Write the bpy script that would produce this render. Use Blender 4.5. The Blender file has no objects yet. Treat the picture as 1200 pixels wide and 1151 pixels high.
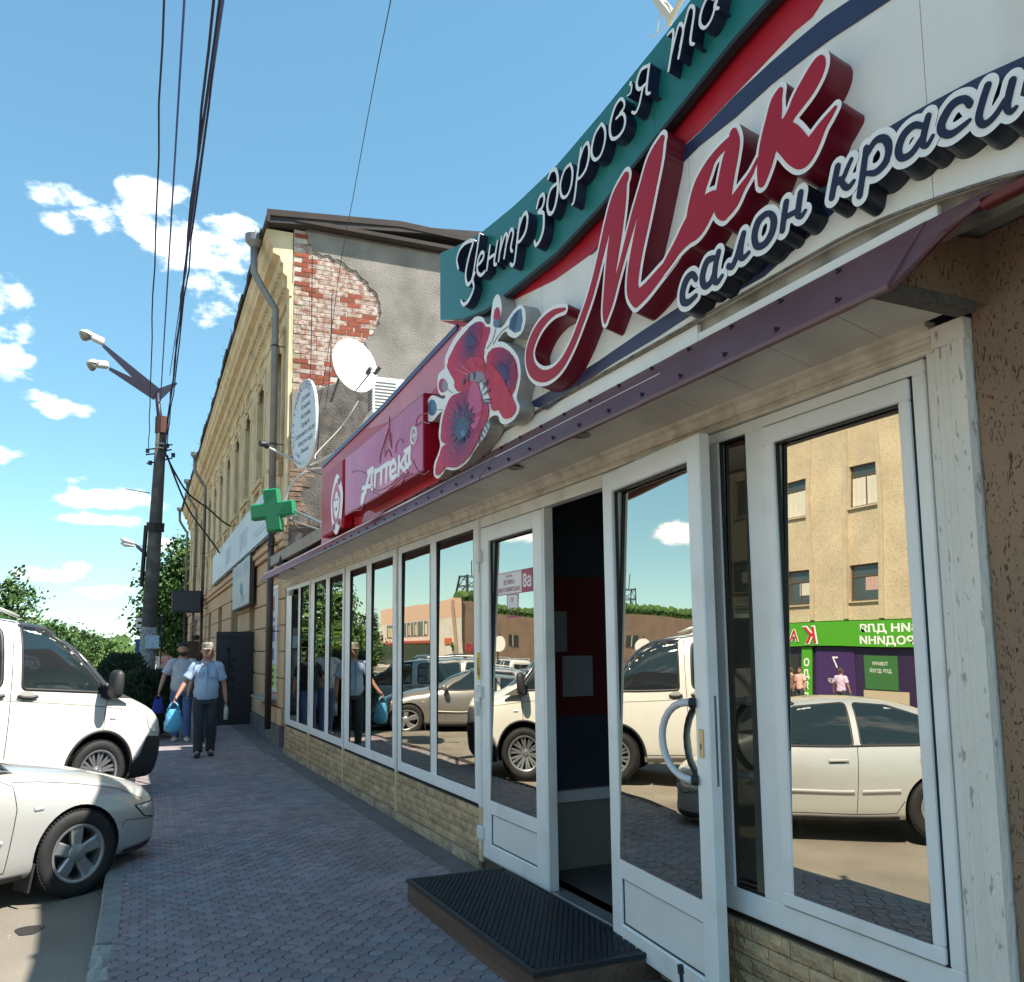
import bpy, bmesh, math, random
import numpy as np
from mathutils import Vector, Matrix
from mathutils.bvhtree import BVHTree
from mathutils.geometry import delaunay_2d_cdt
R = math.radians
rnd = random.Random(7)
scene = bpy.context.scene
COL = scene.collection

# ------------------------------------------------------------------ camera
FOC = 1000.0                                 # focal length in photo pixels (photo 1200 x 1151)
PITCH = 0.5*math.asin(2*FOC/9000.0)
ROLL = math.atan(110/9000.0)
VPX, VPY = 172.0, 763.0                      # where the street's long lines meet
HOR600 = VPY-math.tan(ROLL)*(600-VPX)
CY = HOR600-FOC*math.tan(PITCH)
EYE = Vector((0, 0, 1.6))
_d = Vector((VPX-600, -(VPY-CY), -FOC)).normalized()
_u = Vector((490-600, -((HOR600-9000.0)-CY), -FOC)).normalized()
_u = (_u-_d*_u.dot(_d)).normalized()
_x = _d.cross(_u)
CAM = Matrix((_x, _d, _u))                   # rows: world axes in camera space -> world = CAM @ cam
cd = bpy.data.cameras.new('camera'); cam = bpy.data.objects.new('camera', cd); COL.objects.link(cam)
cam.matrix_world = Matrix.Translation(EYE) @ CAM.to_4x4()
cd.sensor_fit = 'HORIZONTAL'; cd.sensor_width = 36; cd.lens = 36*FOC/1200.0
cd.shift_y = (CY-575.5)/1200.0
cd.clip_start = 0.05; cd.clip_end = 6000
scene.camera = cam

def ray(px, py):
    return (CAM @ Vector((px-600, -(py-CY), -FOC))).normalized()
def hit(px, py, P0, n):
    d = ray(px, py); n = Vector(n)
    return EYE+d*((Vector(P0)-EYE).dot(n)/d.dot(n))
def ground(px, py, z=0.0): return hit(px, py, (0, 0, z), (0, 0, 1))
def atdepth(px, py, dep):
    r = ray(px, py); fw = CAM @ Vector((0, 0, -1))
    return EYE+r*(dep/r.dot(fw))

# ------------------------------------------------------------------ light
SUN = Vector((0.47, -0.36, 0.81)).normalized()          # towards the sun
sd = bpy.data.lights.new('sun', 'SUN'); so = bpy.data.objects.new('sun', sd); COL.objects.link(so)
sd.energy = 3.6; sd.angle = R(0.53); sd.color = (1.0, 0.93, 0.82)
so.rotation_euler = (-SUN).to_track_quat('-Z', 'Y').to_euler()
so.location = (0, 0, 30)
scene.view_settings.view_transform = 'Standard'
scene.view_settings.look = 'None'
scene.view_settings.gamma = 1.0
scene.view_settings.use_curve_mapping = False
scene.view_settings.exposure = 1.62

world = bpy.data.worlds.new('World'); scene.world = world; world.use_nodes = True
wt = world.node_tree; WN = wt.nodes; WL = wt.links
WN.clear()
wo = WN.new('ShaderNodeOutputWorld'); bg = WN.new('ShaderNodeBackground')
sky = WN.new('ShaderNodeTexSky'); sky.sky_type = 'NISHITA'; sky.sun_disc = False
sky.sun_elevation = math.asin(SUN.z); sky.sun_rotation = math.atan2(SUN.x, SUN.y)
sky.air_density = 1.0; sky.dust_density = 0.15; sky.ozone_density = 2.5; sky.altitude = 600
bg.inputs['Strength'].default_value = 0.125
def wmath(op, a, b=None, c=None, clamp=False):
    n = WN.new('ShaderNodeMath'); n.operation = op; n.use_clamp = clamp
    for i, v in enumerate((a, b, c)):
        if v is None: continue
        if isinstance(v, (int, float)): n.inputs[i].default_value = v
        else: WL.new(v, n.inputs[i])
    return n.outputs[0]
def wvec(op, a, b=None, scale=None):
    n = WN.new('ShaderNodeVectorMath'); n.operation = op
    for i, v in enumerate((a, b)):
        if v is None: continue
        if isinstance(v, (tuple, list, Vector)): n.inputs[i].default_value = tuple(v)
        else: WL.new(v, n.inputs[i])
    if scale is not None: n.inputs['Scale'].default_value = scale
    return n.outputs['Value'] if op in ('DOT_PRODUCT', 'LENGTH') else n.outputs['Vector']
tc = WN.new('ShaderNodeTexCoord')
DIR = wvec('NORMALIZE', tc.outputs['Generated'])
# fair weather clouds: every cloud is a patch of sky (direction, half width, half height) broken up by noise
CLOUDS = []
def cloud_dir(px, py, w, h, k=1.0):
    CLOUDS.append((ray(px, py), w/FOC, h/FOC, k))
cloud_dir(70, 228, 34, 18); cloud_dir(100, 262, 40, 22); cloud_dir(165, 215, 30, 18, .8)
cloud_dir(195, 262, 52, 46, 1.1); cloud_dir(265, 285, 62, 36, 1.2); cloud_dir(250, 350, 36, 34, 1.0); cloud_dir(-5, 370, 40, 46, 1.3)
cloud_dir(10, 425, 30, 14, .7); cloud_dir(20, 440, 40, 12, .7); cloud_dir(80, 480, 34, 13, .9); cloud_dir(0, 535, 34, 14, .8)
cloud_dir(125, 583, 62, 15, .9); cloud_dir(120, 610, 60, 10, .9); cloud_dir(215, 602, 46, 18, .85); cloud_dir(60, 668, 60, 14, 1.0)
cloud_dir(130, 692, 36, 10, .9); cloud_dir(210, 640, 40, 20, .9); cloud_dir(50, 460, 26, 11, .7); cloud_dir(90, 560, 30, 9, .6)
# the sky behind the camera carries the same kind of clouds
for az, el, w, h in ((-62, 20, .13, .045), (-66, 13, .05, .02), (-40, 16, .09, .03), (-95, 25, .15, .06), (-120, 18, .2, .05),
                     (-150, 35, .22, .12), (170, 20, .2, .06), (130, 30, .2, .09), (90, 18, .2, .06), (60, 40, .18, .09), (-80, 42, .16, .08),
                     (-30, 9, .1, .02), (-20, 12, .05, .018), (-50, 8, .12, .02), (110, 50, .2, .1), (-170, 60, .2, .15)):
    CLOUDS.append((Vector((math.sin(R(az))*math.cos(R(el)), math.cos(R(az))*math.cos(R(el)), math.sin(R(el)))), w, h, 1.1))
acc = None
for c, w, h, k in CLOUDS:
    right = Vector((c.y, -c.x, 0)).normalized(); up = right.cross(c)
    a = wmath('MULTIPLY', wvec('DOT_PRODUCT', DIR, right), 1.0/w)
    b = wmath('MULTIPLY', wmath('SUBTRACT', wvec('DOT_PRODUCT', DIR, up), 0), 1.0/h)
    r2 = wmath('ADD', wmath('MULTIPLY', a, a), wmath('MULTIPLY', b, b))
    front = wmath('GREATER_THAN', wvec('DOT_PRODUCT', DIR, c), 0.5)
    g = wmath('MULTIPLY', wmath('MULTIPLY', wmath('SUBTRACT', 1.25, r2, clamp=False), k), front)
    g = wmath('MAXIMUM', g, 0.0)
    acc = g if acc is None else wmath('MAXIMUM', acc, g)
acc = wmath('MINIMUM', acc, 1.0)
def wnoise(scale, detail, rough=.55, off=(0, 0, 0)):
    mp = WN.new('ShaderNodeMapping'); WL.new(DIR, mp.inputs[0]); mp.inputs['Location'].default_value = off
    mp.inputs['Scale'].default_value = (1, 1, 1.7)
    n = WN.new('ShaderNodeTexNoise'); WL.new(mp.outputs[0], n.inputs['Vector'])
    n.inputs['Scale'].default_value = scale; n.inputs['Detail'].default_value = detail; n.inputs['Roughness'].default_value = rough
    return n.outputs['Fac']
n1 = wnoise(17, 9, .6); n2 = wnoise(5, 3, off=(3, 1, 0))
dens = wmath('ADD', wmath('MULTIPLY', acc, 0.56), wmath('MULTIPLY', wmath('SUBTRACT', n1, 0.5), 2.3))
mr = WN.new('ShaderNodeMapRange'); mr.interpolation_type = 'SMOOTHSTEP'
mr.inputs['From Min'].default_value = 0.30; mr.inputs['From Max'].default_value = 0.75
WL.new(dens, mr.inputs['Value'])
dm = wmath('MULTIPLY', mr.outputs['Result'], wmath('MINIMUM', wmath('MULTIPLY', acc, 6.0), 1.0))
dm = wmath('MULTIPLY', dm, 0.96)
shade = WN.new('ShaderNodeMix'); shade.data_type = 'RGBA'
sfac = WN.new('ShaderNodeMapRange'); sfac.inputs['From Min'].default_value = 0.38; sfac.inputs['From Max'].default_value = 0.62
WL.new(n2, sfac.inputs['Value']); WL.new(sfac.outputs['Result'], shade.inputs['Factor'])
shade.inputs['A'].default_value = (4.2, 4.5, 4.9, 1); shade.inputs['B'].default_value = (5.4, 5.4, 5.5, 1)
# colour of the clear air: the photograph's sky is a saturated cyan-blue
hs = WN.new('ShaderNodeHueSaturation'); hs.inputs['Hue'].default_value = 0.497; hs.inputs['Saturation'].default_value = 1.25; hs.inputs['Value'].default_value = 1.08
gm = WN.new('ShaderNodeGamma'); gm.inputs['Gamma'].default_value = 0.62; WL.new(sky.outputs[0], gm.inputs['Color']); tn = WN.new('ShaderNodeMix'); tn.data_type = 'RGBA'; tn.blend_type = 'MULTIPLY'; tn.inputs['Factor'].default_value = 1; tn.inputs['B'].default_value = (.83, .98, .96, 1)
WL.new(gm.outputs[0], tn.inputs['A']); WL.new(tn.outputs['Result'], hs.inputs['Color'])
mixc = WN.new('ShaderNodeMix'); mixc.data_type = 'RGBA'
WL.new(dm, mixc.inputs['Factor']); WL.new(hs.outputs[0], mixc.inputs['A']); WL.new(shade.outputs['Result'], mixc.inputs['B'])
WL.new(mixc.outputs['Result'], bg.inputs['Color']); WL.new(bg.outputs[0], wo.inputs[0])
world.cycles.sampling_method = 'MANUAL'; world.cycles.sample_map_resolution = 1024
scene.cycles.max_bounces = 7; scene.cycles.glossy_bounces = 5; scene.cycles.diffuse_bounces = 4; scene.cycles.transparent_max_bounces = 12
scene.cycles.caustics_reflective = False; scene.cycles.caustics_refractive = False

# ------------------------------------------------------------------ materials
MATS = {}
def mat(key, color, rough=.6, metal=0.0, var=0.0, vscale=6.0, bump=0.0, bscale=40.0, spec=.5, coat=0.0, dirt=None, dscale=3.0, damt=.5,
        emit=None, estr=0, trans=0.0, island=0.0, stretch=None, dlo=.45, dhi=.7):
    """principled; var = brightness variation by noise, dirt = second colour in noisy patches, island = per-object random value"""
    if key in MATS: return MATS[key]
    m = bpy.data.materials.new(key); m.use_nodes = True; nt = m.node_tree; N = nt.nodes; L = nt.links
    p = N['Principled BSDF']
    p.inputs['Roughness'].default_value = rough; p.inputs['Metallic'].default_value = metal
    p.inputs['Specular IOR Level'].default_value = spec
    if coat: p.inputs['Coat Weight'].default_value = coat; p.inputs['Coat Roughness'].default_value = .03
    if trans: p.inputs['Transmission Weight'].default_value = trans
    if emit: p.inputs['Emission Color'].default_value = (*emit, 1); p.inputs['Emission Strength'].default_value = estr
    col = (*color, 1)
    p.inputs['Base Color'].default_value = col
    tcn = N.new('ShaderNodeTexCoord'); vec = tcn.outputs['Object']
    if stretch:
        mp = N.new('ShaderNodeMapping'); mp.inputs['Scale'].default_value = stretch; L.new(vec, mp.inputs[0]); vec = mp.outputs[0]
    out = None
    def noise(scale, det=4, v=None):
        n = N.new('ShaderNodeTexNoise'); n.inputs['Scale'].default_value = scale; n.inputs['Detail'].default_value = det
        L.new(v or vec, n.inputs['Vector']); return n.outputs['Fac']
    if dirt:
        mx = N.new('ShaderNodeMix'); mx.data_type = 'RGBA'; mx.inputs['A'].default_value = col; mx.inputs['B'].default_value = (*dirt, 1)
        r = N.new('ShaderNodeMapRange'); r.inputs['From Min'].default_value = dlo; r.inputs['From Max'].default_value = dhi; r.inputs['To Max'].default_value = damt
        L.new(noise(dscale, 8), r.inputs['Value']); L.new(r.outputs[0], mx.inputs['Factor']); out = mx.outputs['Result']
    if var or island:
        h = N.new('ShaderNodeHueSaturation')
        if out: L.new(out, h.inputs['Color'])
        else: h.inputs['Color'].default_value = col
        r = N.new('ShaderNodeMapRange'); r.inputs['From Min'].default_value = .25; r.inputs['From Max'].default_value = .75
        r.inputs['To Min'].default_value = 1-var; r.inputs['To Max'].default_value = 1+var
        L.new(noise(vscale, 6), r.inputs['Value'])
        v = r.outputs[0]
        if island:
            oi = N.new('ShaderNodeNewGeometry'); r2 = N.new('ShaderNodeMapRange')
            r2.inputs['To Min'].default_value = 1-island; r2.inputs['To Max'].default_value = 1+island
            L.new(oi.outputs['Random Per Island'], r2.inputs['Value'])
            oj = N.new('ShaderNodeObjectInfo'); r3 = N.new('ShaderNodeMapRange')
            r3.inputs['To Min'].default_value = 1-island; r3.inputs['To Max'].default_value = 1+island
            L.new(oj.outputs['Random'], r3.inputs['Value'])
            mm = N.new('ShaderNodeMath'); mm.operation = 'MULTIPLY'; L.new(v, mm.inputs[0]); L.new(r2.outputs[0], mm.inputs[1])
            m3 = N.new('ShaderNodeMath'); m3.operation = 'MULTIPLY'; L.new(mm.outputs[0], m3.inputs[0]); L.new(r3.outputs[0], m3.inputs[1]); v = m3.outputs[0]
        L.new(v, h.inputs['Value']); out = h.outputs[0]
    if out: L.new(out, p.inputs['Base Color'])
    if bump:
        b = N.new('ShaderNodeBump'); b.inputs['Strength'].default_value = bump; b.inputs['Distance'].default_value = .02
        L.new(noise(bscale, 6), b.inputs['Height']); L.new(b.outputs[0], p.inputs['Normal'])
    MATS[key] = m; return m

# ------------------------------------------------------------------ objects
def tag(o, label=None, cat=None, group=None, kind=None):
    if label: o['label'] = label
    if cat: o['category'] = cat
    if group: o['group'] = group
    if kind: o['kind'] = kind
    return o
def link(name, me, m=None, parent=None):
    o = bpy.data.objects.new(name, me); COL.objects.link(o)
    if m is not None and me is not None and not me.materials:
        for q in (m if isinstance(m, (list, tuple)) else [m]): me.materials.append(q)
    if parent is not None:
        o.parent = parent; o.matrix_parent_inverse = parent.matrix_basis.inverted()
    return o
def thing(name, loc, label, cat, group=None, rz=0.0):
    o = bpy.data.objects.new(name, None); COL.objects.link(o); o.empty_display_size = .2
    o.location = loc; o.rotation_euler = (0, 0, rz)
    o.matrix_basis = Matrix.Translation(Vector(loc)) @ Matrix.Rotation(rz, 4, 'Z')
    return tag(o, label, cat, group)
def copy_tree(o, parent=None):
    c = o.copy(); COL.objects.link(c)
    if parent is not None: c.parent = parent
    for ch in o.children: copy_tree(ch, c)
    return c

ID = lambda p: p
class MB:
    def __init__(s, T=ID): s.v = []; s.f = []; s.mi = []; s.T = T; s.m = 0; s.sm = []; s.smooth = False
    def add(s, vs, fs):
        b = len(s.v); s.v += [tuple(s.T(p)) for p in vs]
        for f in fs: s.f.append([b+i for i in f]); s.mi.append(s.m); s.sm.append(s.smooth)
        return s
    def box(s, x0, x1, y0, y1, z0, z1, bev=0.0):
        if x0 > x1: x0, x1 = x1, x0
        if y0 > y1: y0, y1 = y1, y0
        if z0 > z1: z0, z1 = z1, z0
        if bev <= 0:
            return s.add([(x0,y0,z0),(x1,y0,z0),(x1,y1,z0),(x0,y1,z0),(x0,y0,z1),(x1,y0,z1),(x1,y1,z1),(x0,y1,z1)],
                  [(0,3,2,1),(4,5,6,7),(0,1,5,4),(1,2,6,5),(2,3,7,6),(3,0,4,7)])
        b = min(bev, (x1-x0)*.45, (y1-y0)*.45, (z1-z0)*.45)
        X = (x0, x0+b, x1-b, x1); Y = (y0, y0+b, y1-b, y1); Z = (z0, z0+b, z1-b, z1)
        vs = []; idx = {}
        for ix in (0,1,2,3):
            for iy in (0,1,2,3):
                for iz in (0,1,2,3):
                    e = (ix in (0,3))+(iy in (0,3))+(iz in (0,3))
                    if e == 1: idx[(ix,iy,iz)] = len(vs); vs.append((X[ix],Y[iy],Z[iz]))
        g = idx; F = []
        def q(*k): F.append([g[a] for a in k])
        for z in (0,3):
            q(*( [(1,1,z),(1,2,z),(2,2,z),(2,1,z)] if z == 0 else [(1,1,z),(2,1,z),(2,2,z),(1,2,z)]))
            q(*( [(1,z,1),(2,z,1),(2,z,2),(1,z,2)] if z == 0 else [(1,z,1),(1,z,2),(2,z,2),(2,z,1)]))
            q(*( [(z,1,1),(z,1,2),(z,2,2),(z,2,1)] if z == 0 else [(z,1,1),(z,2,1),(z,2,2),(z,1,2)]))
        for a in (0,3):
            A = 1 if a == 0 else 2
            for c in (0,3):
                Cc = 1 if c == 0 else 2
                q((a,1,Cc),(a,2,Cc),(A,2,c),(A,1,c)); q((a,Cc,1),(a,Cc,2),(A,c,2),(A,c,1)); q((1,a,Cc),(2,a,Cc),(2,A,c),(1,A,c))
                for d in (0,3):
                    D = 1 if d == 0 else 2
                    q((a,Cc,D),(A,c,D),(A,Cc,d))
        return s.add(vs, F)
    def prism(s, poly, a, b, axis='z'):
        """polygon (2-D) extruded between a and b along an axis"""
        n = len(poly)
        def P(u, v, w): return (u, v, w) if axis == 'z' else ((u, w, v) if axis == 'y' else (w, u, v))
        vs = [P(u, v, a) for u, v in poly]+[P(u, v, b) for u, v in poly]
        fs = [tuple(range(n))[::-1], tuple(range(n, 2*n))]+[(i, (i+1) % n, n+(i+1) % n, n+i) for i in range(n)]
        return s.add(vs, fs)
    def tube(s, pts, r, n=6, cap=True):
        pts = [Vector(p) for p in pts]; rs = r if isinstance(r, (list, tuple)) else [r]*len(pts)
        vs = []; fs = []; nx = None
        for i, p in enumerate(pts):
            d = (pts[min(i+1, len(pts)-1)]-pts[max(i-1, 0)])
            if d.length < 1e-9: d = Vector((0, 0, 1))
            d.normalize()
            if nx is None:
                nx = d.orthogonal().normalized()
            nx = (nx-d*nx.dot(d))
            if nx.length < 1e-6: nx = d.orthogonal()
            nx.normalize(); ny = d.cross(nx)
            for k in range(n):
                a = 2*math.pi*k/n; vs.append(p+(nx*math.cos(a)+ny*math.sin(a))*rs[i])
        for i in range(len(pts)-1):
            for k in range(n):
                fs.append((i*n+k, i*n+(k+1) % n, (i+1)*n+(k+1) % n, (i+1)*n+k))
        if cap: fs += [tuple(range(n))[::-1], tuple(range((len(pts)-1)*n, len(pts)*n))]
        return s.add(vs, fs)
    def lathe(s, prof, n=32, axis='z', c=(0, 0, 0), a0=0, a1=2*math.pi, closed=False):
        vs = []; fs = []; full = abs(a1-a0-2*math.pi) < 1e-6; m = n if full else n+1
        for k in range(m):
            a = a0+(a1-a0)*k/n; ca, sa = math.cos(a), math.sin(a)
            for r, h in prof:
                p = (r*ca, r*sa, h) if axis == 'z' else ((r*ca, h, r*sa) if axis == 'y' else (h, r*ca, r*sa))
                vs.append((p[0]+c[0], p[1]+c[1], p[2]+c[2]))
        L = len(prof)
        for k in range(n):
            k2 = (k+1) % m
            for i in range(L-1 if not closed else L):
                j = (i+1) % L
                fs.append((k*L+i, k2*L+i, k2*L+j, k*L+j))
        return s.add(vs, fs)
    def mesh(s, name='mesh'):
        me = bpy.data.meshes.new(name); me.from_pydata(s.v, [], s.f)
        me.polygons.foreach_set('material_index', s.mi); me.polygons.foreach_set('use_smooth', s.sm)
        me.update(); return me
    def build(s, name, m, parent=None, fix=True, **k):
        me = s.mesh(name)
        if fix:
            bm = bmesh.new(); bm.from_mesh(me); bmesh.ops.recalc_face_normals(bm, faces=bm.faces); bm.to_mesh(me); bm.free()
        o = link(name, me, m, parent)
        if k: tag(o, **k)
        return o
def autosmooth(o, ang=40):
    me = o.data; me.polygons.foreach_set('use_smooth', [True]*len(me.polygons)); me.set_sharp_from_angle(angle=R(ang)); return o

# ------------------------------------------------------------------ the shop front's own axes: s along it, n out towards the street, z up
FD = ray(130, 763.5); FD.z = 0; FD.normalize()
FN = Vector((-FD.y, FD.x, 0))
F0 = ground(555, 1014)
def W(s, n, z):
    P = F0+FD*(s-F0.y)+FN*n; return Vector((P.x, P.y, z))
def FT(p): return W(p[0], p[1], p[2])
def fpt(px, py, off):
    P = hit(px, py, F0+FN*off, FN); return ((P-F0).dot(FD)+F0.y, P.z)
# ------------------------------------------------------------------ the old building's axes: t along it, n out, z up
B0 = ground(333, 875); BD = ray(165, 763.4); BD.z = 0; BD.normalize()
BN = Vector((-BD.y, BD.x, 0))
def OT(p):
    P = B0+BD*p[0]+BN*p[1]; return Vector((P.x, P.y, p[2]))
def opt(px, py, off=0.0):
    P = hit(px, py, B0+BN*off, BN); return ((P-B0).dot(BD), P.z)

# ------------------------------------------------------------------ flat lettering from thick strokes, as solid shapes
def field_shape(strokes, h, levels):
    """strokes: lists of (u, v, r). Returns for every level (cells, loops) of the area within r+level of the strokes"""
    P = [p for st in strokes for p in st]
    mxl = max(levels)+2*h; 
    u0 = min(p[0]-p[2] for p in P)-mxl; u1 = max(p[0]+p[2] for p in P)+mxl
    v0 = min(p[1]-p[2] for p in P)-mxl; v1 = max(p[1]+p[2] for p in P)+mxl
    nu = int((u1-u0)/h)+2; nv = int((v1-v0)/h)+2
    U, V = np.meshgrid(u0+np.arange(nu)*h, v0+np.arange(nv)*h, indexing='ij')
    D = np.full(U.shape, 1e9)
    for st in strokes:
        if len(st) == 1: st = [st[0], (st[0][0]+1e-6, st[0][1], st[0][2])]
        for a, b in zip(st[:-1], st[1:]):
            dx, dy = b[0]-a[0], b[1]-a[1]; l2 = dx*dx+dy*dy+1e-18
            t = np.clip(((U-a[0])*dx+(V-a[1])*dy)/l2, 0, 1)
            d = np.hypot(U-a[0]-t*dx, V-a[1]-t*dy)-(a[2]+(b[2]-a[2])*t)
            D = np.minimum(D, d)
    out = []
    for lev in levels:
        G = D-lev
        polys = []; walls = []
        inside = G < 0
        def X(i, j, k, l):
            a, b = G[i, j], G[k, l]; t = a/(a-b)
            return (round(U[i, j]+(U[k, l]-U[i, j])*t, 6), round(V[i, j]+(V[k, l]-V[i, j])*t, 6))
        any_ = inside[:-1, :-1] | inside[1:, :-1] | inside[1:, 1:] | inside[:-1, 1:]
        all_ = inside[:-1, :-1] & inside[1:, :-1] & inside[1:, 1:] & inside[:-1, 1:]
        for j in range(nv-1):                       # merge full cells into runs
            i = 0
            while i < nu-1:
                if all_[i, j]:
                    k = i
                    while k+1 < nu-1 and all_[k+1, j]: k += 1
                    polys.append([(U[i, j], V[i, j]), (U[k+1, j], V[k+1, j]), (U[k+1, j+1], V[k+1, j+1]), (U[i, j+1], V[i, j+1])]); i = k+1
                else: i += 1
        for i, j in zip(*np.nonzero(any_ & ~all_)):
            cs = [(i, j), (i+1, j), (i+1, j+1), (i, j+1)]; poly = []; kinds = []
            for q in range(4):
                a = cs[q]; b = cs[(q+1) % 4]
                if inside[a]: poly.append((U[a], V[a])); kinds.append(0)
                if inside[a] != inside[b]:
                    poly.append(X(*a, *b)); kinds.append(1 if inside[a] else 2)   # 1 = leaving, 2 = entering
            if len(poly) >= 3: polys.append(poly)
            n = len(poly)
            for q in range(n):
                if kinds[q] == 1 and kinds[(q+1) % n] == 2: walls.append((poly[q], poly[(q+1) % n]))
        out.append((polys, walls))
    return out
def solid_glyph(mb, shape, map3, n0, n1, capm=0, wallm=1, drop=0.0):
    polys, walls = shape
    mb.m = capm
    for p in polys: mb.add([map3(u, v, n1) for u, v in p], [tuple(range(len(p)))])
    mb.m = wallm
    for a, b in walls: mb.add([map3(a[0], a[1]-drop, n0), map3(b[0], b[1]-drop, n0), map3(*b, n1), map3(*a, n1)], [(0, 1, 2, 3)])
    mb.m = 0
def smooth_stroke(st, n=4):
    """Catmull-Rom through (x, y, r) points"""
    if len(st) < 3: return list(st)
    P = [st[0]]+list(st)+[st[-1]]; out = []
    for i in range(1, len(P)-2):
        p0, p1, p2, p3 = (np.array(q, float) for q in P[i-1:i+3])
        for k in range(n):
            t = k/n
            out.append(tuple(.5*((2*p1)+(-p0+p2)*t+(2*p0-5*p1+4*p2-p3)*t*t+(-p0+3*p1-3*p2+p3)*t**3)))
    out.append(tuple(st[-1])); return out
def text_mesh(name, body, size, T, m, parent=None, shear=0.0, ext=0.0, bold=0.0, align='CENTER', width=None, spacing=1.0):
    """printed lettering: T maps (u, v, d) to the world; d=0 is the print's own plane"""
    c = bpy.data.curves.new(name, 'FONT'); c.body = body; c.size = size; c.align_x = align; c.shear = shear; c.extrude = ext; c.offset = bold
    c.resolution_u = 3; c.space_character = spacing
    tmp = bpy.data.objects.new('tmp', c); COL.objects.link(tmp)
    dg = bpy.context.evaluated_depsgraph_get(); me = bpy.data.meshes.new_from_object(tmp.evaluated_get(dg))
    COL.objects.unlink(tmp); bpy.data.objects.remove(tmp); bpy.data.curves.remove(c)
    xs = [v.co.x for v in me.vertices]
    k = 1.0
    if width and xs: k = width/(max(xs)-min(xs))
    cx = (max(xs)+min(xs))/2 if xs and align == 'CENTER' else 0
    for v in me.vertices: v.co = T((v.co.x-cx)*k, v.co.y, v.co.z)
    me.name = name; me.materials.clear()
    return link(name, me, m, parent)
def bm_obj(name, bm, m, parent=None):
    me = bpy.data.meshes.new(name); bm.to_mesh(me); bm.free(); return link(name, me, m, parent)
# ================================================================== THE GROUND
def road_z(x, y):
    t = min(1, max(0, (y-7.6)/2.6)); t = t*t*(3-2*t)
    return -0.12+0.08*t+0.02*min(1, max(0, (-x-1)/3))
M_ASPH = mat('asphalt', (.21, .185, .15), .9, var=.22, vscale=1.3, dirt=(.30, .265, .21), dscale=.7, damt=.6, bump=.5, bscale=220)
M_FAR = mat('far_ground', (.16, .16, .09), .95, var=.3, vscale=.05)
b = MB(); b.add([(-3000, -900, -.6), (3000, -900, -.6), (3000, 4000, -.6), (-3000, 4000, -.6)], [(0, 1, 2, 3)])
b.build('ground', M_FAR, kind='structure')
b = MB(); xs = [-60, -40, -25, -15, -10, -7, -5, -4, -3, -2.4, -1.8, -1.2, -.8, -.5, -.215]
ys = [-70, -40, -25, -15, -8, -4, 0, 2, 4, 5, 6, 7, 7.6, 8, 8.5, 9, 9.5, 10, 10.5, 12, 15, 20, 30, 45, 70, 110, 180]
g = [(x, y, road_z(x, y)) for y in ys for x in xs]; n = len(xs)
b.add(g, [(j*n+i, j*n+i+1, (j+1)*n+i+1, (j+1)*n+i) for j in range(len(ys)-1) for i in range(n-1)])
b.build('road', M_ASPH, kind='structure')
# the footway bed under and beyond the paving blocks
M_JOINT = mat('paving_joint', (.028, .024, .026), .95, var=.3, vscale=30, bump=.3)
b = MB(); b.box(-.08, 2.6, -30, 34, -.4, -.019); b.box(-.24, -.0801, 8.25, 34, -.4, -.006)
pave = b.build('pavement', M_JOINT, kind='structure')
M_STRIP = mat('asphalt_strip', (.17, .155, .155), .92, var=.2, vscale=4, dirt=(.18, .165, .15), damt=.5, bump=.5, bscale=160)
b = MB(FT); b.box(-8, 13.79, -.1, .21, -.2, .004); b.T = OT; b.box(-.8, 34, -.1, .42, -.2, .0045)
b.build('asphalt_strip', M_STRIP, kind='structure')
b = MB(); b.box(-.08, 30, 34, 180, -.5, -.05); b.build('far_pavement', mat('far_pave', (.3, .28, .25), .9, var=.1), kind='structure')
# paving blocks: rounds and the four-horned blocks between them
A = .14; RC = .044; J = .005
def circle_poly(r, n=12): return [(r*math.cos(2*math.pi*k/n), r*math.sin(2*math.pi*k/n)) for k in range(n)]
def star_poly():
    h = A/2; rr = RC+J; out = []
    for cx, cy, a0 in ((-h, -h, 0), (-h, h, -90), (h, h, 180), (h, -h, 90)):
        for k in range(5):
            a = R(a0+90*k/4); out.append((cx+rr*math.cos(a), cy+rr*math.sin(a)))
    # keep the joint between neighbours
    return [(max(-h+J/2, min(h-J/2, x)), max(-h+J/2, min(h-J/2, y))) for x, y in out][::-1]
def block_mesh(poly, name):
    n = len(poly); cx = sum(p[0] for p in poly)/n; cy = sum(p[1] for p in poly)/n
    ins = [(p[0]*.955, p[1]*.955) for p in poly]
    vs = [(x, y, -.02) for x, y in poly]+[(x, y, -.0022) for x, y in poly]+[(x, y, 0) for x, y in ins]
    fs = [(i, (i+1) % n, n+(i+1) % n, n+i) for i in range(n)]+[(n+i, n+(i+1) % n, 2*n+(i+1) % n, 2*n+i) for i in range(n)]+[tuple(range(2*n, 3*n))]
    return vs, fs
def ccw(p):
    a = sum(p[i][0]*p[(i+1) % len(p)][1]-p[(i+1) % len(p)][0]*p[i][1] for i in range(len(p)))
    return p if a > 0 else p[::-1]
BV = [block_mesh(ccw(circle_poly(RC)), 'c'), block_mesh(ccw(star_poly()), 's')]
M_PAV = [mat('paving_block', (.25, .195, .20), .8, var=.22, vscale=2.2, island=.17, dirt=(.235, .205, .22), dscale=.9, damt=.75, dlo=.42, dhi=.62, bump=.35, bscale=120),
         mat('paving_block_grey', (.22, .21, .225), .8, var=.2, vscale=3, island=.15, bump=.35, bscale=120)]
tile_me = []
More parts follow.
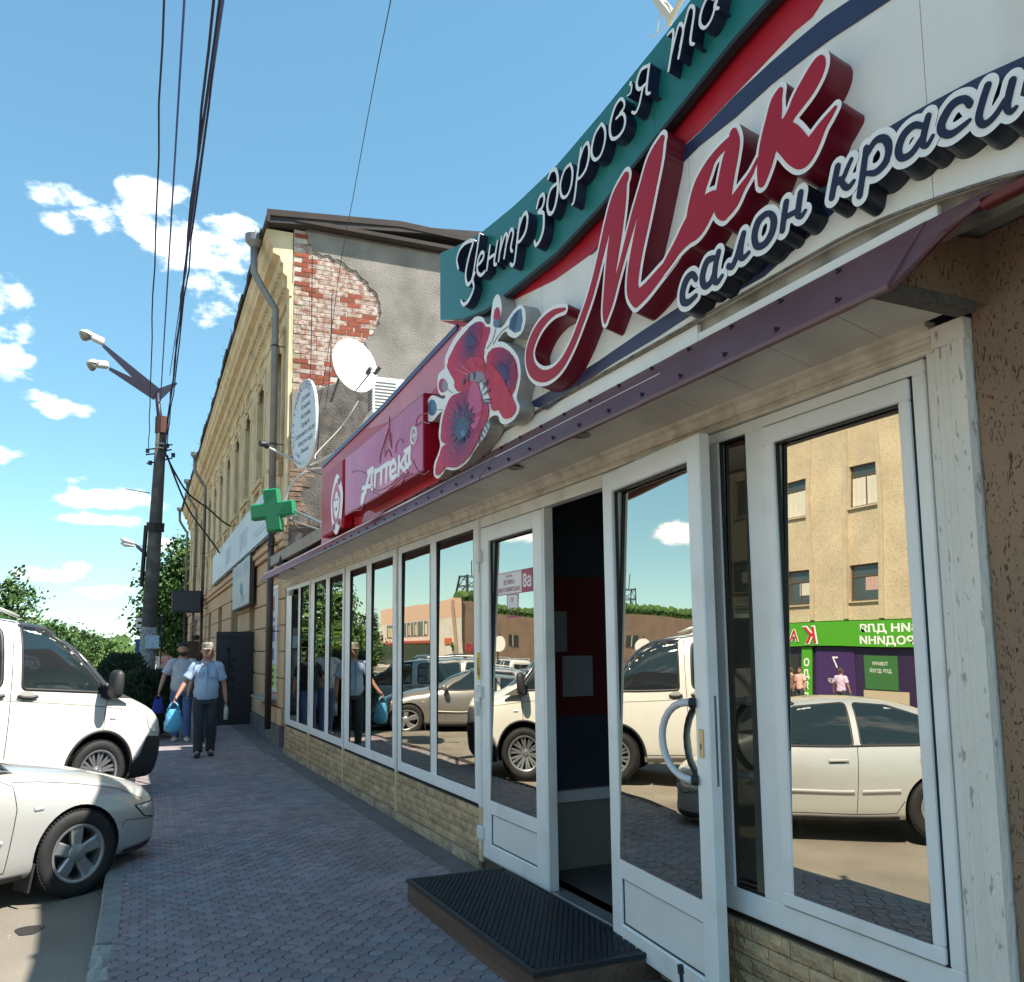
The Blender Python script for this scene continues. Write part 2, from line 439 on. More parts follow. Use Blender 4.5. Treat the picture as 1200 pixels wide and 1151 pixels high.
for vs, fs in BV:
    row = []
    for m in M_PAV:
        me = bpy.data.meshes.new('paving_block'); me.from_pydata(vs, [], fs); me.materials.append(m); row.append(me)
    tile_me.append(row)
x_a, x_b, y_a, y_b = -.085, 2.2, -2.5, 30.0
cells = []
j = 0
yy = y_a
while yy < y_b:
    i = 0; xx = x_a
    while xx < x_b:
        for kind, px, py in ((0, xx, yy), (1, xx+A/2, yy+A/2)):
            if px < x_b and F0.x-(px-F0.x)*0 >= 0: cells.append((kind, px, py))
        xx += A
    yy += A
CW = CAM.inverted()
def project(P):
    c = CW @ (Vector(P)-EYE)
    return (600+FOC*c.x/-c.z, CY-FOC*c.y/-c.z, -c.z)
def drop(x, y): return .003*math.sin(x*3.1+y*.9)+.0025*math.sin(x*1.3-y*2.3)-.003
def seen(x, y):
    px, py, dz = project((x, y, 0)); return dz > 0 and -10 < px < 1130 and py < 1160 and not (x > 1.55 and 3.6 < y < 5.6) and not (x < -.02 and y > 6)
near = sorted([c for c in cells if seen(c[1], c[2])], key=lambda c: project((c[1], c[2], 0))[2])[:300]
nset = set(near)
rp = random.Random(3)
greyness = lambda x, y: (math.sin(x*2.2+1)*math.sin(y*1.1)+.5*math.sin(x*5+y*3)) > .75
def pick(x, y): return 1 if (rp.random() < .12 or (greyness(x, y) and rp.random() < .6)) else 0
for kind, x, y in near:
    o = link('paving_block', tile_me[kind][pick(x, y)], None, pave)
    o.location = (x, y, drop(x, y)+rp.uniform(-.0012, .0012)); o.rotation_euler = (rp.uniform(-.02, .02), rp.uniform(-.02, .02), 0)
b = MB()
for kind, x, y in cells:
    if (kind, x, y) in nset: continue
    if y > 24 and kind == 0 and False: continue
    b.m = pick(x, y); vs, fs = BV[kind]; tx, ty = rp.uniform(-.02, .02), rp.uniform(-.02, .02); z0 = drop(x, y)+rp.uniform(-.0012, .0012)
    b.add([(x+p[0], y+p[1], z0+p[2]+tx*p[0]+ty*p[1]) for p in vs], fs)
b.build('paving_blocks', M_PAV, pave, fix=False, kind='stuff')
# kerb stones
M_KERB = mat('kerb_stone', (.24, .24, .225), .85, var=.22, vscale=5, dirt=(.12, .12, .115), dscale=6, damt=.6, bump=.6, bscale=60)
M_KERB2 = mat('kerb_broken', (.36, .35, .32), .9, var=.2, vscale=9, dirt=(.2, .19, .17), dscale=9, damt=.6, bump=1.0, bscale=30)
kerb = b = None
kroot = thing('kerb', (-.15, 6, -.1), 'worn grey stone kerb along the edge of the paved footway', 'kerb')
yk = -6.0; k = 0
while yk < 8.2:
    L = 1.0
    edges = [(4.3, 4.86), (4.87, 5.62), (5.64, 7.1)]
    yk2 = yk+L
    if 3.9 < yk < 4.5: yk2 = 4.86
    if 4.8 < yk < 5: yk2 = 5.5
    bb = MB(); br = 4.8 < yk < 5.3
    zt = -.004 if not br else -.014
    if br:
        # weathered stone with a ragged top
        nx, ny = 5, 9; vv = []
        for jj in range(ny+1):
            for ii in range(nx+1):
                e = min(ii, nx-ii)*.012; vv.append((-.225+.15*ii/nx+rp.uniform(-.006, .006), yk+(yk2-yk-.012)*jj/ny, zt-rp.uniform(0, .022)+min(e, .012)-.012))
        ff = [(jj*(nx+1)+ii, jj*(nx+1)+ii+1, (jj+1)*(nx+1)+ii+1, (jj+1)*(nx+1)+ii) for jj in range(ny) for ii in range(nx)]
        bb.add(vv, ff); bb.box(-.222, -.08, yk, yk2-.012, -.3, zt-.035)
    else: bb.box(-.222+rp.uniform(-.004, .004), -.084, yk, yk2-.008, -.3, zt+rp.uniform(-.004, .002), .014)
    o = bb.build('kerb_stone', M_KERB2 if br else M_KERB, kroot)
    if br: tag(o, label='pale crumbling kerb stone')
    yk = yk2
# loose grit where the kerb has crumbled
b = MB()
for k in range(240):
    x = rp.gauss(-.06, .035); y = rp.uniform(3.6, 9.5); s = rp.uniform(.002, .008); z = .002
    b.add([(x-s, y-s, z), (x+s, y-s*.6, z), (x, y+s, z), (x, y, z+s)], [(0, 1, 3), (1, 2, 3), (2, 0, 3)])
for k in range(160):
    x = rp.uniform(-1.6, -.25); y = rp.uniform(3.6, 9.5); s = rp.uniform(.002, .007); z = road_z(x, y)+.001
    b.add([(x-s, y-s, z), (x+s, y-s*.6, z), (x, y+s, z), (x, y, z+s)], [(0, 1, 3), (1, 2, 3), (2, 0, 3)])
b.build('grit', mat('grit', (.3, .29, .27), .9), kind='stuff')
# oil stain on the parking bay and scattered litter
b = MB(); b.prism([(.075*math.cos(a)*(1+.2*math.sin(3*a)), (.11)*math.sin(a)*(1+.15*math.cos(2*a))) for a in [2*math.pi*k/20 for k in range(20)]], 0, .003)
c = ground(34, 1090, -.115)
for i, v in enumerate(b.v): b.v[i] = (v[0]+c.x, v[1]+c.y, v[2]+c.z-.003)
b.build('oil_stain', mat('oil', (.02, .02, .02), .5), kind='structure')
b = MB()
for k, (px, py) in enumerate(((148, 1037), (560, 1085), (218, 1060), (330, 900), (420, 1060))):
    P = ground(px, py, 0); b.lathe([(0, 0), (.006, .001), (.005, .004), (0, .005)], 7, c=(P.x, P.y, .003))
b.build('litter', mat('litter', (.75, .74, .7), .8), kind='stuff')
# ================================================================== THE PHARMACY
M_UPVC = mat('upvc', (.86, .86, .85), .34, var=.04, vscale=3, dirt=(.62, .58, .52), dscale=5, damt=.3, dlo=.5, dhi=.75)
M_UPVC2 = mat('upvc_weathered', (.82, .79, .74), .45, var=.08, vscale=4, dirt=(.42, .36, .28), dscale=7, damt=.5, dlo=.48, dhi=.75, stretch=(1, 1, .3))
M_RUB = mat('rubber_seal', (.015, .015, .017), .5)
M_IN = mat('dark_interior', (.035, .035, .04), .8)
M_GLASS = bpy.data.materials.new('mirror_glass'); M_GLASS.use_nodes = True
nt = M_GLASS.node_tree; nt.nodes.clear()
_o = nt.nodes.new('ShaderNodeOutputMaterial'); _m = nt.nodes.new('ShaderNodeMixShader'); _g = nt.nodes.new('ShaderNodeBsdfGlossy'); _t = nt.nodes.new('ShaderNodeBsdfTransparent')
_g.inputs['Roughness'].default_value = 0.0; _g.inputs['Color'].default_value = (.76, .71, .60, 1); _t.inputs['Color'].default_value = (.25, .27, .27, 1)
_m.inputs[0].default_value = .82
_n = nt.nodes.new('ShaderNodeTexNoise'); _n.inputs['Scale'].default_value = 1.1; _n.inputs['Detail'].default_value = 1
_tc = nt.nodes.new('ShaderNodeTexCoord'); _b = nt.nodes.new('ShaderNodeBump'); _b.inputs['Strength'].default_value = .035; _b.inputs['Distance'].default_value = .1
nt.links.new(_tc.outputs['Object'], _n.inputs['Vector']); nt.links.new(_n.outputs['Fac'], _b.inputs['Height']); nt.links.new(_b.outputs[0], _g.inputs['Normal'])
nt.links.new(_t.outputs[0], _m.inputs[1]); nt.links.new(_g.outputs[0], _m.inputs[2]); nt.links.new(_m.outputs[0], _o.inputs[0])

shop = thing('pharmacy_building', W(8, -.5, 0), 'single storey pharmacy shop front with white framed mirror glass windows and brick dado', 'shop')
# masonry shell: rear, roof, floor, ends (a room with real depth behind the glass)
M_SHELL = mat('shop_masonry', (.33, .3, .27), .9, var=.15)
b = MB(FT)
b.box(-9, 13.79, -6.2, -6.0, 0, 3.6); b.box(13.6, 13.79, -6, -.12, 0, 2.9); b.box(-9, -8.8, -6, -.12, 0, 2.9)
b.box(-9, 13.79, -6.0, .26, 2.9, 3.05)            # roof slab over the shop, carries the fascia
b.box(10.4, 13.6, -5.9, -1.1, 3.06, 4.4)  # unseen block added above the roof to shade the pavement
b.build('masonry', M_SHELL, shop)
b = MB(FT); b.box(-8.8, 13.6, -6, -.12, -.1, .1); b.build('shop_floor', mat('shop_floor', (.12, .11, .105), .5, var=.1), shop)
b = MB(FT); b.box(-8.8, 13.6, -5.98, -.08, 2.80, 2.83); b.build('shop_ceiling', mat('shop_ceil', (.55, .53, .5), .8), shop)
b = MB(FT); b.box(5.36, 5.42, -3.4, -.13, .1, 2.8); b.box(2.4, 5.36, -3.45, -3.4, .1, 2.8)
b.build('lobby_wall', mat('lobby_dark', (.045, .055, .075), .5, var=.15), shop)
b = MB(FT); b.box(5.352, 5.36, -3.4, -.13, 1.12, 2.08); b.build('lobby_red_band', mat('lobby_red', (.12, .012, .013), .6, var=.1), shop)
b = MB(FT); b.box(5.34, 5.36, -3.4, -.13, .1, .54); b.build('lobby_dado', mat('lobby_dado', (.34, .31, .27), .6, var=.06), shop)
b = MB(FT); b.box(5.32, 5.36, -3.4, -.13, .545, .62); b.box(5.30, 5.36, -.86, -.80, .62, 2.3); b.build('lobby_frame', M_UPVC, shop)
b = MB(FT); b.box(5.345, 5.351, -.60, -.36, 1.25, 1.53); b.build('notice_sheet', mat('notice_paper', (.3, .31, .33), .7, dirt=(.36, .38, .4), dscale=40, damt=.5), shop)
b = MB(FT); b.box(5.346, 5.351, -.40, -.22, 1.56, 1.84); b.build('notice_sheet', mat('notice_paper2', (.3, .27, .27), .7), shop)
# stucco wall to the right of the windows
M_STUC = bpy.data.materials.new('bark_beetle_stucco'); M_STUC.use_nodes = True
nt = M_STUC.node_tree; N = nt.nodes; L = nt.links; p = N['Principled BSDF']; p.inputs['Roughness'].default_value = .92
tcn = N.new('ShaderNodeTexCoord'); mp = N.new('ShaderNodeMapping'); mp.inputs['Scale'].default_value = (1, 1, .42); L.new(tcn.outputs['Object'], mp.inputs[0])
nz = N.new('ShaderNodeTexNoise'); nz.inputs['Scale'].default_value = 52; nz.inputs['Detail'].default_value = 4; nz.inputs['Distortion'].default_value = 2.2; L.new(mp.outputs[0], nz.inputs['Vector'])
rr = N.new('ShaderNodeMapRange'); rr.inputs['From Min'].default_value = .60; rr.inputs['From Max'].default_value = .68; L.new(nz.outputs['Fac'], rr.inputs['Value'])
n2_ = N.new('ShaderNodeTexNoise'); n2_.inputs['Scale'].default_value = 1.7; n2_.inputs['Detail'].default_value = 6; L.new(tcn.outputs['Object'], n2_.inputs['Vector'])
r2_ = N.new('ShaderNodeMapRange'); r2_.inputs['From Min'].default_value = .35; r2_.inputs['From Max'].default_value = .7; L.new(n2_.outputs['Fac'], r2_.inputs['Value'])
m1 = N.new('ShaderNodeMix'); m1.data_type = 'RGBA'; m1.inputs['A'].default_value = (.31, .205, .13, 1); m1.inputs['B'].default_value = (.23, .155, .105, 1); L.new(r2_.outputs[0], m1.inputs['Factor'])
m2 = N.new('ShaderNodeMix'); m2.data_type = 'RGBA'; L.new(rr.outputs[0], m2.inputs['Factor']); L.new(m1.outputs['Result'], m2.inputs['A']); m2.inputs['B'].default_value = (.1, .05, .03, 1)
L.new(m2.outputs['Result'], p.inputs['Base Color'])
nf = N.new('ShaderNodeTexNoise'); nf.inputs['Scale'].default_value = 90; nf.inputs['Detail'].default_value = 4; L.new(tcn.outputs['Object'], nf.inputs['Vector'])
mm = N.new('ShaderNodeMath'); mm.operation = 'SUBTRACT'; ml = N.new('ShaderNodeMath'); ml.operation = 'MULTIPLY'; ml.inputs[1].default_value = .25
L.new(nf.outputs['Fac'], ml.inputs[0]); L.new(ml.outputs[0], mm.inputs[0]); L.new(rr.outputs[0], mm.inputs[1])
bp = N.new('ShaderNodeBump'); bp.inputs['Strength'].default_value = .9; bp.inputs['Distance'].default_value = .006; L.new(mm.outputs[0], bp.inputs['Height']); L.new(bp.outputs[0], p.inputs['Normal'])
b = MB(FT); b.box(-9, 1.86, -.12, -.005, 0, 2.89); b.build('stucco_wall', M_STUC, shop)
b = MB(FT); b.prism([(-.01, 2.661), (.46, 2.661), (.47, 2.665), (.325, 2.84), (.3, 2.84), (-.01, 2.88)], 1.80, 1.858, axis='x'); b.build('stucco_return', M_STUC, shop)
# dado of yellow-brown split bricks, one by one
M_BRK = mat('dado_brick', (.54, .38, .22), .85, var=.2, vscale=9, island=.16, dirt=(.22, .16, .1), dscale=14, damt=.5, bump=1.0, bscale=55)
M_BRK2 = mat('dado_plinth', (.42, .33, .22), .9, var=.25, vscale=7, island=.2, dirt=(.14, .12, .1), dscale=8, damt=.7, bump=1.0, bscale=40)
M_MORT = mat('mortar', (.09, .07, .05), .95)
b = MB(FT); b.box(5.95, 13.78, -.12, -.012, -.1, .43); b.box(1.9, 3.9, -.12, -.012, -.1, .43); b.box(3.9, 5.95, -.2, -.02, -.1, .10); b.build('dado_bed', M_MORT, shop)
rb = random.Random(11)
def brick_obj(s0, s1, z0, z1, m, name='brick', rough=.006, n0=-.012, n1=.006):
    """split-faced brick: its front has a chipped edge and an uneven face"""
    bb = MB(FT); k = 3; vs = []
    for iz in range(3):
        for i in range(k+1):
            e = iz in (0, 2) or i in (0, k)
            vs.append((s0+(s1-s0)*i/k, n1+(rb.uniform(-.007, -.002) if e else rb.uniform(0, rough)), z0+(z1-z0)*iz/2))
    f = [(r*(k+1)+i, r*(k+1)+i+1, (r+1)*(k+1)+i+1, (r+1)*(k+1)+i) for r in range(2) for i in range(k)]
    c0 = len(vs); vs += [(s0, n0, z0), (s1, n0, z0), (s1, n0, z1), (s0, n0, z1)]
    f += [(0, 1, 2, 3, c0+1, c0)[::1], (k, 2*k+1, 3*k+2, c0+2, c0+1), tuple(range(3*k+2, 2*k+1, -1))+(c0+3, c0+2), (2*(k+1), k+1, 0, c0, c0+3)]
    f[-4] = tuple(range(0, k+1))+(c0+1, c0)
    bb.add(vs, f); return bb.build(name, m, shop)
def dado(sa, sb, L=.225):
    hh = .068; z = .425; row = 0
    while z-hh > .08:
        s = sa-(L/2 if row % 2 else 0)*1.0+rb.uniform(-.01, .01)
        while s < sb:
            a, c = max(sa, s)+.003, min(sb, s+L)-.003
            if c-a > .03: brick_obj(a, c, z-hh+.004, z-.001, M_BRK)
            s += L
        z -= hh; row += 1
    s = sa
    while s < sb:
        c = min(sb, s+rb.uniform(.2, .3)); brick_obj(s+.003, c-.003, -.01, z-.002, M_BRK2, 'plinth_stone', n1=.02); s = c
dado(5.98, 13.78, .245); dado(1.93, 3.86, .225)
# window frames of the left run: four units, two panes each
def bar(b, s0, s1, n0, n1, z0, z1, bev=.004): b.box(s0, s1, n0, n1, z0, z1, bev)
ZT, ZB = 2.565, .455
units = [(13.78, 12.03, (13.37, 12.86), (12.70, 12.09)), (11.97, 10.10, (11.74, 11.07), (10.85, 10.17)),
         (10.03, 8.05, (9.82, 9.12), (8.92, 8.15)), (7.97, 5.99, (7.87, 7.07), (6.91, 6.08))]
def pane(s0, s1, z0, z1, n, lean, parent, T=FT, name='pane'):
    """a sheet of mirror glass 6 mm thick, its top leaning out by a fraction of a degree as old units do"""
    zc = (z0+z1)/2; k = math.tan(R(lean)); bb = MB(T)
    f = lambda z: (z-zc)*k+n
    bb.add([(s0, f(z0), z0), (s1, f(z0), z0), (s1, f(z1), z1), (s0, f(z1), z1)], [(0, 1, 2, 3)])
    o = bb.build(name, M_GLASS, parent, fix=False); return o
def seal(b, s0, s1, z0, z1, n):
    """dark gasket round a pane"""
    w = .007
    b.box(s0, s0+w, n-.005, n+.012, z0, z1); b.box(s1-w, s1, n-.005, n+.012, z0, z1); b.box(s0+w, s1-w, n-.005, n+.012, z0, z0+w); b.box(s0+w, s1-w, n-.005, n+.012, z1-w, z1)
for ui, (a, c, p1, p2) in enumerate(units):
    s0, s1 = c, a; zb, zt = .55, 2.497
    P = sorted([(min(p1), max(p1)), (min(p2), max(p2))])
    b = MB(FT); n0, n1 = -.07, .0
    b.box(s0, s1, n0, n1, ZB, zb, .005); b.box(s0, s1, n0, n1, zt, ZT, .005)
    b.box(s0, P[0][0], n0, n1, zb, zt, .005); b.box(P[1][1], s1, n0, n1, zb, zt, .005); b.box(P[0][1], P[1][0], n0, n1-.004, zb, zt, .005)
    w = b.build('window', M_UPVC, shop)
    b = MB(FT)
    for q in P: seal(b, q[0], q[1], zb, zt, -.014)
    b.build('gasket', M_RUB, w)
    for q in P: pane(q[0], q[1], zb, zt, -.012, -.5, w)
# cream cover strips over the joints, running down over the dado
M_STRIPC = mat('cream_strip', (.62, .47, .28), .6, var=.1)
for s in (12.0, 10.065, 8.01, 5.96):
    b = MB(FT); b.box(s-.022, s+.022, -.02, .012, .06, ZB-.01, .004); b.build('cover_strip', M_STRIPC, shop)
    b = MB(FT); b.box(s-.020, s+.020, -.02, .014, ZB-.01, ZT+.0, .004); b.build('cover_strip', M_UPVC2, shop)
# security sensor on the first unit
b = MB(FT); b.box(13.15, 13.5, .0, .05, 2.42, 2.50, .01); b.box(13.1, 13.16, .02, .09, 2.4, 2.47, .01); b.build('sensor_box', mat('grey_plastic', (.5, .5, .48), .5), shop)
# moulded cornice under the soffit and fluted pilaster at the right
M_MOULD = mat('moulding', (.74, .67, .56), .6, var=.1, vscale=6, dirt=(.3, .24, .17), dscale=8, damt=.6, dlo=.45, dhi=.75)
prof = [(0, 2.565), (.022, 2.565), (.026, 2.578), (.016, 2.584), (.016, 2.592), (.034, 2.597), (.036, 2.612), (.024, 2.617), (.030, 2.64), (.052, 2.652), (.054, 2.668), (0, 2.668)]
for sa, sb in ((13.8, 10.6), (10.598, 7.5), (7.498, 5.0), (4.998, 2.62), (2.618, 1.99)):
    b = MB(FT); n = len(prof); b.add([(sa-.001, x, z) for x, z in prof]+[(sb, x, z) for x, z in prof], [(i, (i+1) % n, n+(i+1) % n, n+i) for i in range(n)]+[tuple(range(n)), tuple(range(2*n-1, n-1, -1))])
    b.build('cornice_moulding', M_MOULD, shop)
pp = [(2.03, 0), (2.03, .03), (2.015, .035), (2.005, .022), (1.995, .022), (1.985, .036), (1.975, .03), (1.965, .036), (1.957, .024), (1.945, .024), (1.935, .045), (1.905, .05), (1.875, .05), (1.868, .0), (1.868, -.1), (2.03, -.1)]
pp = [(min(s, 2.022), q*.5 if q > 0 else q) for s, q in pp]
b = MB(FT); n = len(pp); b.add([(s, q, -.05) for s, q in pp]+[(s, q, 2.57) for s, q in pp], [(i, (i+1) % n, n+(i+1) % n, n+i) for i in range(n)]+[tuple(range(n)), tuple(range(2*n-1, n-1, -1))])
b.box(1.866, 1.99, -.1, .032, 2.57, 2.645, .004)
M_PIL = mat('pilaster_paint', (.80, .76, .69), .65, var=.06, vscale=5, dirt=(.34, .3, .26), dscale=45, damt=.8, dlo=.61, dhi=.68, stretch=(1, 1, .35), bump=.4, bscale=60)
b.build('pilaster', M_PIL, shop)
# door frame and head
b = MB(FT); b.box(3.83, 5.94, -.07, -.001, 2.488, 2.565, .004); b.box(4.905, 4.93, -.07, -.004, .1, 2.488, .003); b.box(3.83, 3.90, -.07, .0, .1, 2.488, .004); b.box(5.93, 5.945, -.07, -.004, .1, 2.488)
b.box(3.885, 3.905, .0, .012, 2.40, 2.565, .003)
b.build('door_frame', M_UPVC2, shop)
b = MB(FT); b.box(3.86, 5.94, -.12, -.012, .085, .105, .004); b.build('threshold', mat('threshold_metal', (.35, .34, .33), .4, metal=.6, var=.2), shop)
# right window: narrow fixed light + opening sash
b = MB(FT); b.box(2.045, 3.83, -.07, 0, ZB, .555, .005); b.box(2.045, 3.83, -.07, 0, 2.515, ZT, .005); b.box(2.045, 2.10, -.07, 0, .555, 2.515, .005); b.box(2.845, 2.965, -.07, 0, .555, 2.515, .005); b.box(3.15, 3.83, -.07, -.002, .555, 2.515, .005)
wR = b.build('window', M_UPVC, shop)
b = MB(FT); seal(b, 2.965, 3.15, .555, 2.515, -.022); b.build('gasket', M_RUB, wR); pane(2.965, 3.15, .555, 2.515, -.026, -.5, wR)
b = MB(FT); s0, s1, z0, z1 = 2.105, 2.84, .56, 2.51; g0, g1, h0, h1 = 2.150, 2.775, .615, 2.432
b.box(s0, s1, -.05, .016, z0, h0, .006); b.box(s0, s1, -.05, .016, h1, z1, .006); b.box(s0, g0, -.05, .016, h0, h1, .006); b.box(g1, s1, -.05, .016, h0, h1, .006)
b.build('sash', M_UPVC, wR)
b = MB(FT); seal(b, g0, g1, h0, h1, -.01); seal(b, s0-.006, s1+.006, z0-.006, z1+.006, -.012); b.build('gasket', M_RUB, wR); pane(g0, g1, h0, h1, -.006, -1.3, wR)
# ---- doors
def door_leaf(name, T, w, z0, z1, lean, label):
    """u from the hinge (0) to the free edge (w), n out, leaf 60 mm thick"""
    b = MB(T); st = .13 if w > .99 else .105
    b.box(0, st, -.03, .03, z0, z1, .006); b.box(w-st, w, -.03, .03, z0, z1, .006)
    b.box(st, w-st, -.03, .03, z0, z0+.11, .006); b.box(st, w-st, -.03, .03, z1-.11, z1, .006); b.box(st, w-st, -.03, .03, .42, .515, .006)
    d = b.build(name, M_UPVC, shop); d['label'] = label
    b = MB(T); b.box(st, w-st, -.012, .012, z0+.11, .42); b.build('kick_panel', mat('door_panel', (.84, .83, .81), .4, var=.03, dirt=(.6, .58, .54), damt=.3), d)
    b = MB(T); seal(b, st, w-st, .515, z1-.11, -.002); seal(b, st-.0, w-st+.0, z0+.11, .42, .004); b.build('gasket', M_RUB, d)
    pane(st, w-st, .515, z1-.11, .003, lean, d, T); return d
TL = lambda p: W(5.93-p[0], p[1]-.03+.0, p[2])
dl = door_leaf('door', TL, .995, .10, 2.482, -1.5, 'closed left leaf of the white glazed door carrying the address plate')
b = MB(TL)
for z in (2.27, 1.27, .27): b.box(-.055, .03, .03, .06, z-.045, z+.045, .006); b.box(-.03, -.01, .03, .05, z-.12, z-.045, .004)
b.build('hinge', mat('hinge_white', (.75, .75, .73), .4), dl)
b = MB(TL); b.box(.995, 1.0, -.02, .0, 1.1, 1.32); b.box(.995, 1.0, -.02, .02, .25, .4, .002); b.box(.985, .999, -.035, -.03, .2, 2.3); b.build('lock_strip', mat('lock_metal', (.2, .19, .18), .5, metal=.7), dl)
BETA = R(5.5)
dd = -FD*math.cos(BETA)+FN*math.sin(BETA); dn = Vector((-dd.y, dd.x, 0)); dn = dn if dn.dot(FN) > 0 else -dn
HG = W(4.045, .045, 0)
TR = lambda p: Vector((HG.x+dd.x*p[0]+dn.x*p[1], HG.y+dd.y*p[0]+dn.y*p[1], p[2]))
dr = door_leaf('door', TR, .98, .085, 2.53, -1.6, 'open right leaf of the white glazed door swung out with its curved handle')
M_HAN = mat('handle_paint', (.62, .62, .63), .3)
def hpts(nn):
    return [(.88, nn*.03, 1.345)]+[(.88-.03-.19*math.sin(a), nn*(.055+.02*math.sin(a)), 1.18+.165*math.cos(a)) for a in [math.pi*k/12 for k in range(13)]]+[(.88, nn*.03, 1.015)]
for sgn in (1, -1):
    b = MB(TR); b.smooth = True; b.tube([(u, n, z) for u, n, z in hpts(sgn)], .0165, 10)
    h = b.build('handle', M_HAN, dr)
    b = MB(TR); b.tube([(.885, sgn*.03, 1.345), (.865, sgn*.05, 1.345)], .022, 12); b.build('handle_collar', M_RUB if sgn > 0 else M_HAN, h)
    b = MB(TR); b.tube([(.885, sgn*.03, 1.015), (.865, sgn*.05, 1.015)], .022, 12); b.build('handle_collar', M_RUB if sgn > 0 else M_HAN, h)
b = MB(TR); b.box(.905, .94, .03, .036, 1.115, 1.235, .012); b.build('lock_plate', mat('brass_plate', (.55, .42, .22), .35, metal=.6), dr)
b = MB(TR); b.box(.92, .925, .036, .038, 1.15, 1.175); b.build('keyhole', M_RUB, dr)
b = MB(TR); b.box(.970, .978, -.022, .004, .1, 2.52); b.box(.970, .975, .01, .026, .1, 2.52); b.build('edge_profile', mat('edge_grey', (.42, .42, .43), .4, metal=.4), dr)
b = MB(TR); b.box(.978, .981, -.012, -.002, 1.0, 1.38); b.build('lock_strip', mat('lock_metal', (.2, .19, .18)), dr)
# door stop standing on the paving against the open leaf
P = TR((.80, .09, 0)); b = MB(lambda p: Vector((P.x+p[0], P.y+p[1], p[2])))
b.tube([(0, 0, .0), (0, 0, .09)], .012, 8); b.tube([(0, 0, .09), (-.008, 0, .20)], .009, 8); b.tube([(-.008, 0, .2), (-.011, 0, .235)], .014, 8)
ds = b.build('door_stop', mat('door_stop', (.03, .03, .05), .5)); tag(ds, 'small dark door stop standing at the foot of the open door leaf', 'door stop')
# address plate on the left leaf's glass
ap = thing('address_plate', W(5.4, .0, 2.0), 'white and crimson address plate 8a on the glass of the closed door leaf', 'sign')
TLP = lambda p: TL((p[0]-.045, p[1], p[2]))
b = MB(TLP); f = lambda s: 5.93-s
b.box(f(5.667), f(5.10), -.012, -.008, 1.964, 2.122); b.box(f(5.508), f(5.327), -.012, -.008, 1.79, 1.961)
b.build('plate', mat('plate_white', (.82, .8, .8), .4), ap)
M_CRIM = mat('crimson_print', (.42, .03, .1), .45)
b = MB(TLP); b.box(f(5.265), f(5.10), -.0075, -.006, 1.964, 2.122)
for (q0, q1, q2, q3) in ((5.667, 5.10, 1.964, 2.122), (5.508, 5.327, 1.79, 1.961)):
    w_ = .005
    b.box(f(q0), f(q1), -.0075, -.0062, q2, q2+w_); b.box(f(q0), f(q1), -.0075, -.0062, q3-w_, q3); b.box(f(q0), f(q0)+w_, -.0075, -.0062, q2+w_, q3-w_); b.box(f(q1)-w_, f(q1), -.0075, -.0062, q2+w_, q3-w_)
b.box(f(5.47), f(5.365), -.0075, -.0062, 1.865, 1.868); b.box(f(5.418)-.0015, f(5.418)+.0015, -.0075, -.0062, 1.82, 1.868)
b.box(f(5.50), f(5.335), -.0075, -.0062, 1.8, 1.812)
b.build('plate_border', M_CRIM, ap)
def TLt(u0, z0, d0=-.0058): return lambda u, v, w: TLP((u0+u, d0+w, z0+v))
text_mesh('lettering', 'вулиця', .03, TLt(f(5.47), 2.085), M_CRIM, ap)
text_mesh('lettering', 'ВЕЛИКА', .045, TLt(f(5.47), 2.035), M_CRIM, ap)
text_mesh('lettering', 'ЖИТОМИРСЬКА', .043, TLt(f(5.47), 1.983), M_CRIM, ap, width=.36)
text_mesh('lettering', '8а', .13, TLt(f(5.182), 2.0), mat('plate_white', (.82, .8, .8)), ap, bold=.003)
text_mesh('lettering', 'ПГ', .045, TLt(f(5.418), 1.905), M_CRIM, ap)
# yellow sticker on the frame between the last window and the door
st = thing('sticker', W(5.98, .015, 1.5), 'small yellow warning sticker on the frame beside the closed door leaf', 'sticker')
b = MB(FT); b.box(5.935, 5.985, .0145, .0165, 1.36, 1.56); b.build('sticker_sheet', mat('yellow', (.75, .5, .03), .5), st)
b = MB(FT); b.tube([(5.96, .017, 1.52), (5.962, .017, 1.45), (5.945, .017, 1.44), (5.945, .017, 1.39)], .004, 4); b.tube([(5.975, .017, 1.45), (5.965, .017, 1.4), (5.955, .017, 1.4)], .003, 4); b.build('symbol', M_RUB, st)
b = MB(FT); b.box(5.93, 5.96, .012, .04, 1.27, 1.32, .006); b.box(5.935, 5.965, .012, .05, 1.1, 1.2, .006); b.build('latch', mat('hinge_white', (.75, .75, .73)), shop)
# step with rubber mat
step = thing('door_step', (1.95, 4.6, 0), 'low brown wooden platform topped with a black ring rubber mat in front of the door', 'door mat')
x0, x1, y0, y1 = 1.60, 2.26, 3.69, 5.46
sk = lambda p: Vector((p[0]-.045*(p[1]-4.5)+.02, p[1], p[2]))
b = MB(sk); b.box(x0, x1, y0, y1, -.01, .112, .006); b.build('platform', mat('step_wood', (.10, .06, .04), .75, var=.3, vscale=5, dirt=(.2, .16, .12), damt=.5, bump=.5, stretch=(1, .15, 1)), step)
b = MB(sk); b.box(x0-.005, x1, y0-.005, y1+.005, .112, .121)
b.box(x0-.005, x0+.02, y0-.005, y1+.005, .121, .135); b.box(x0+.02, x1, y0-.005, y0+.02, .121, .135); b.box(x0+.02, x1, y1-.02, y1+.005, .121, .135)
b.build('mat_base', mat('mat_rubber', (.018, .02, .024), .6), step)
b = MB(sk); px_ = .032; k = 0
y = y0+.035
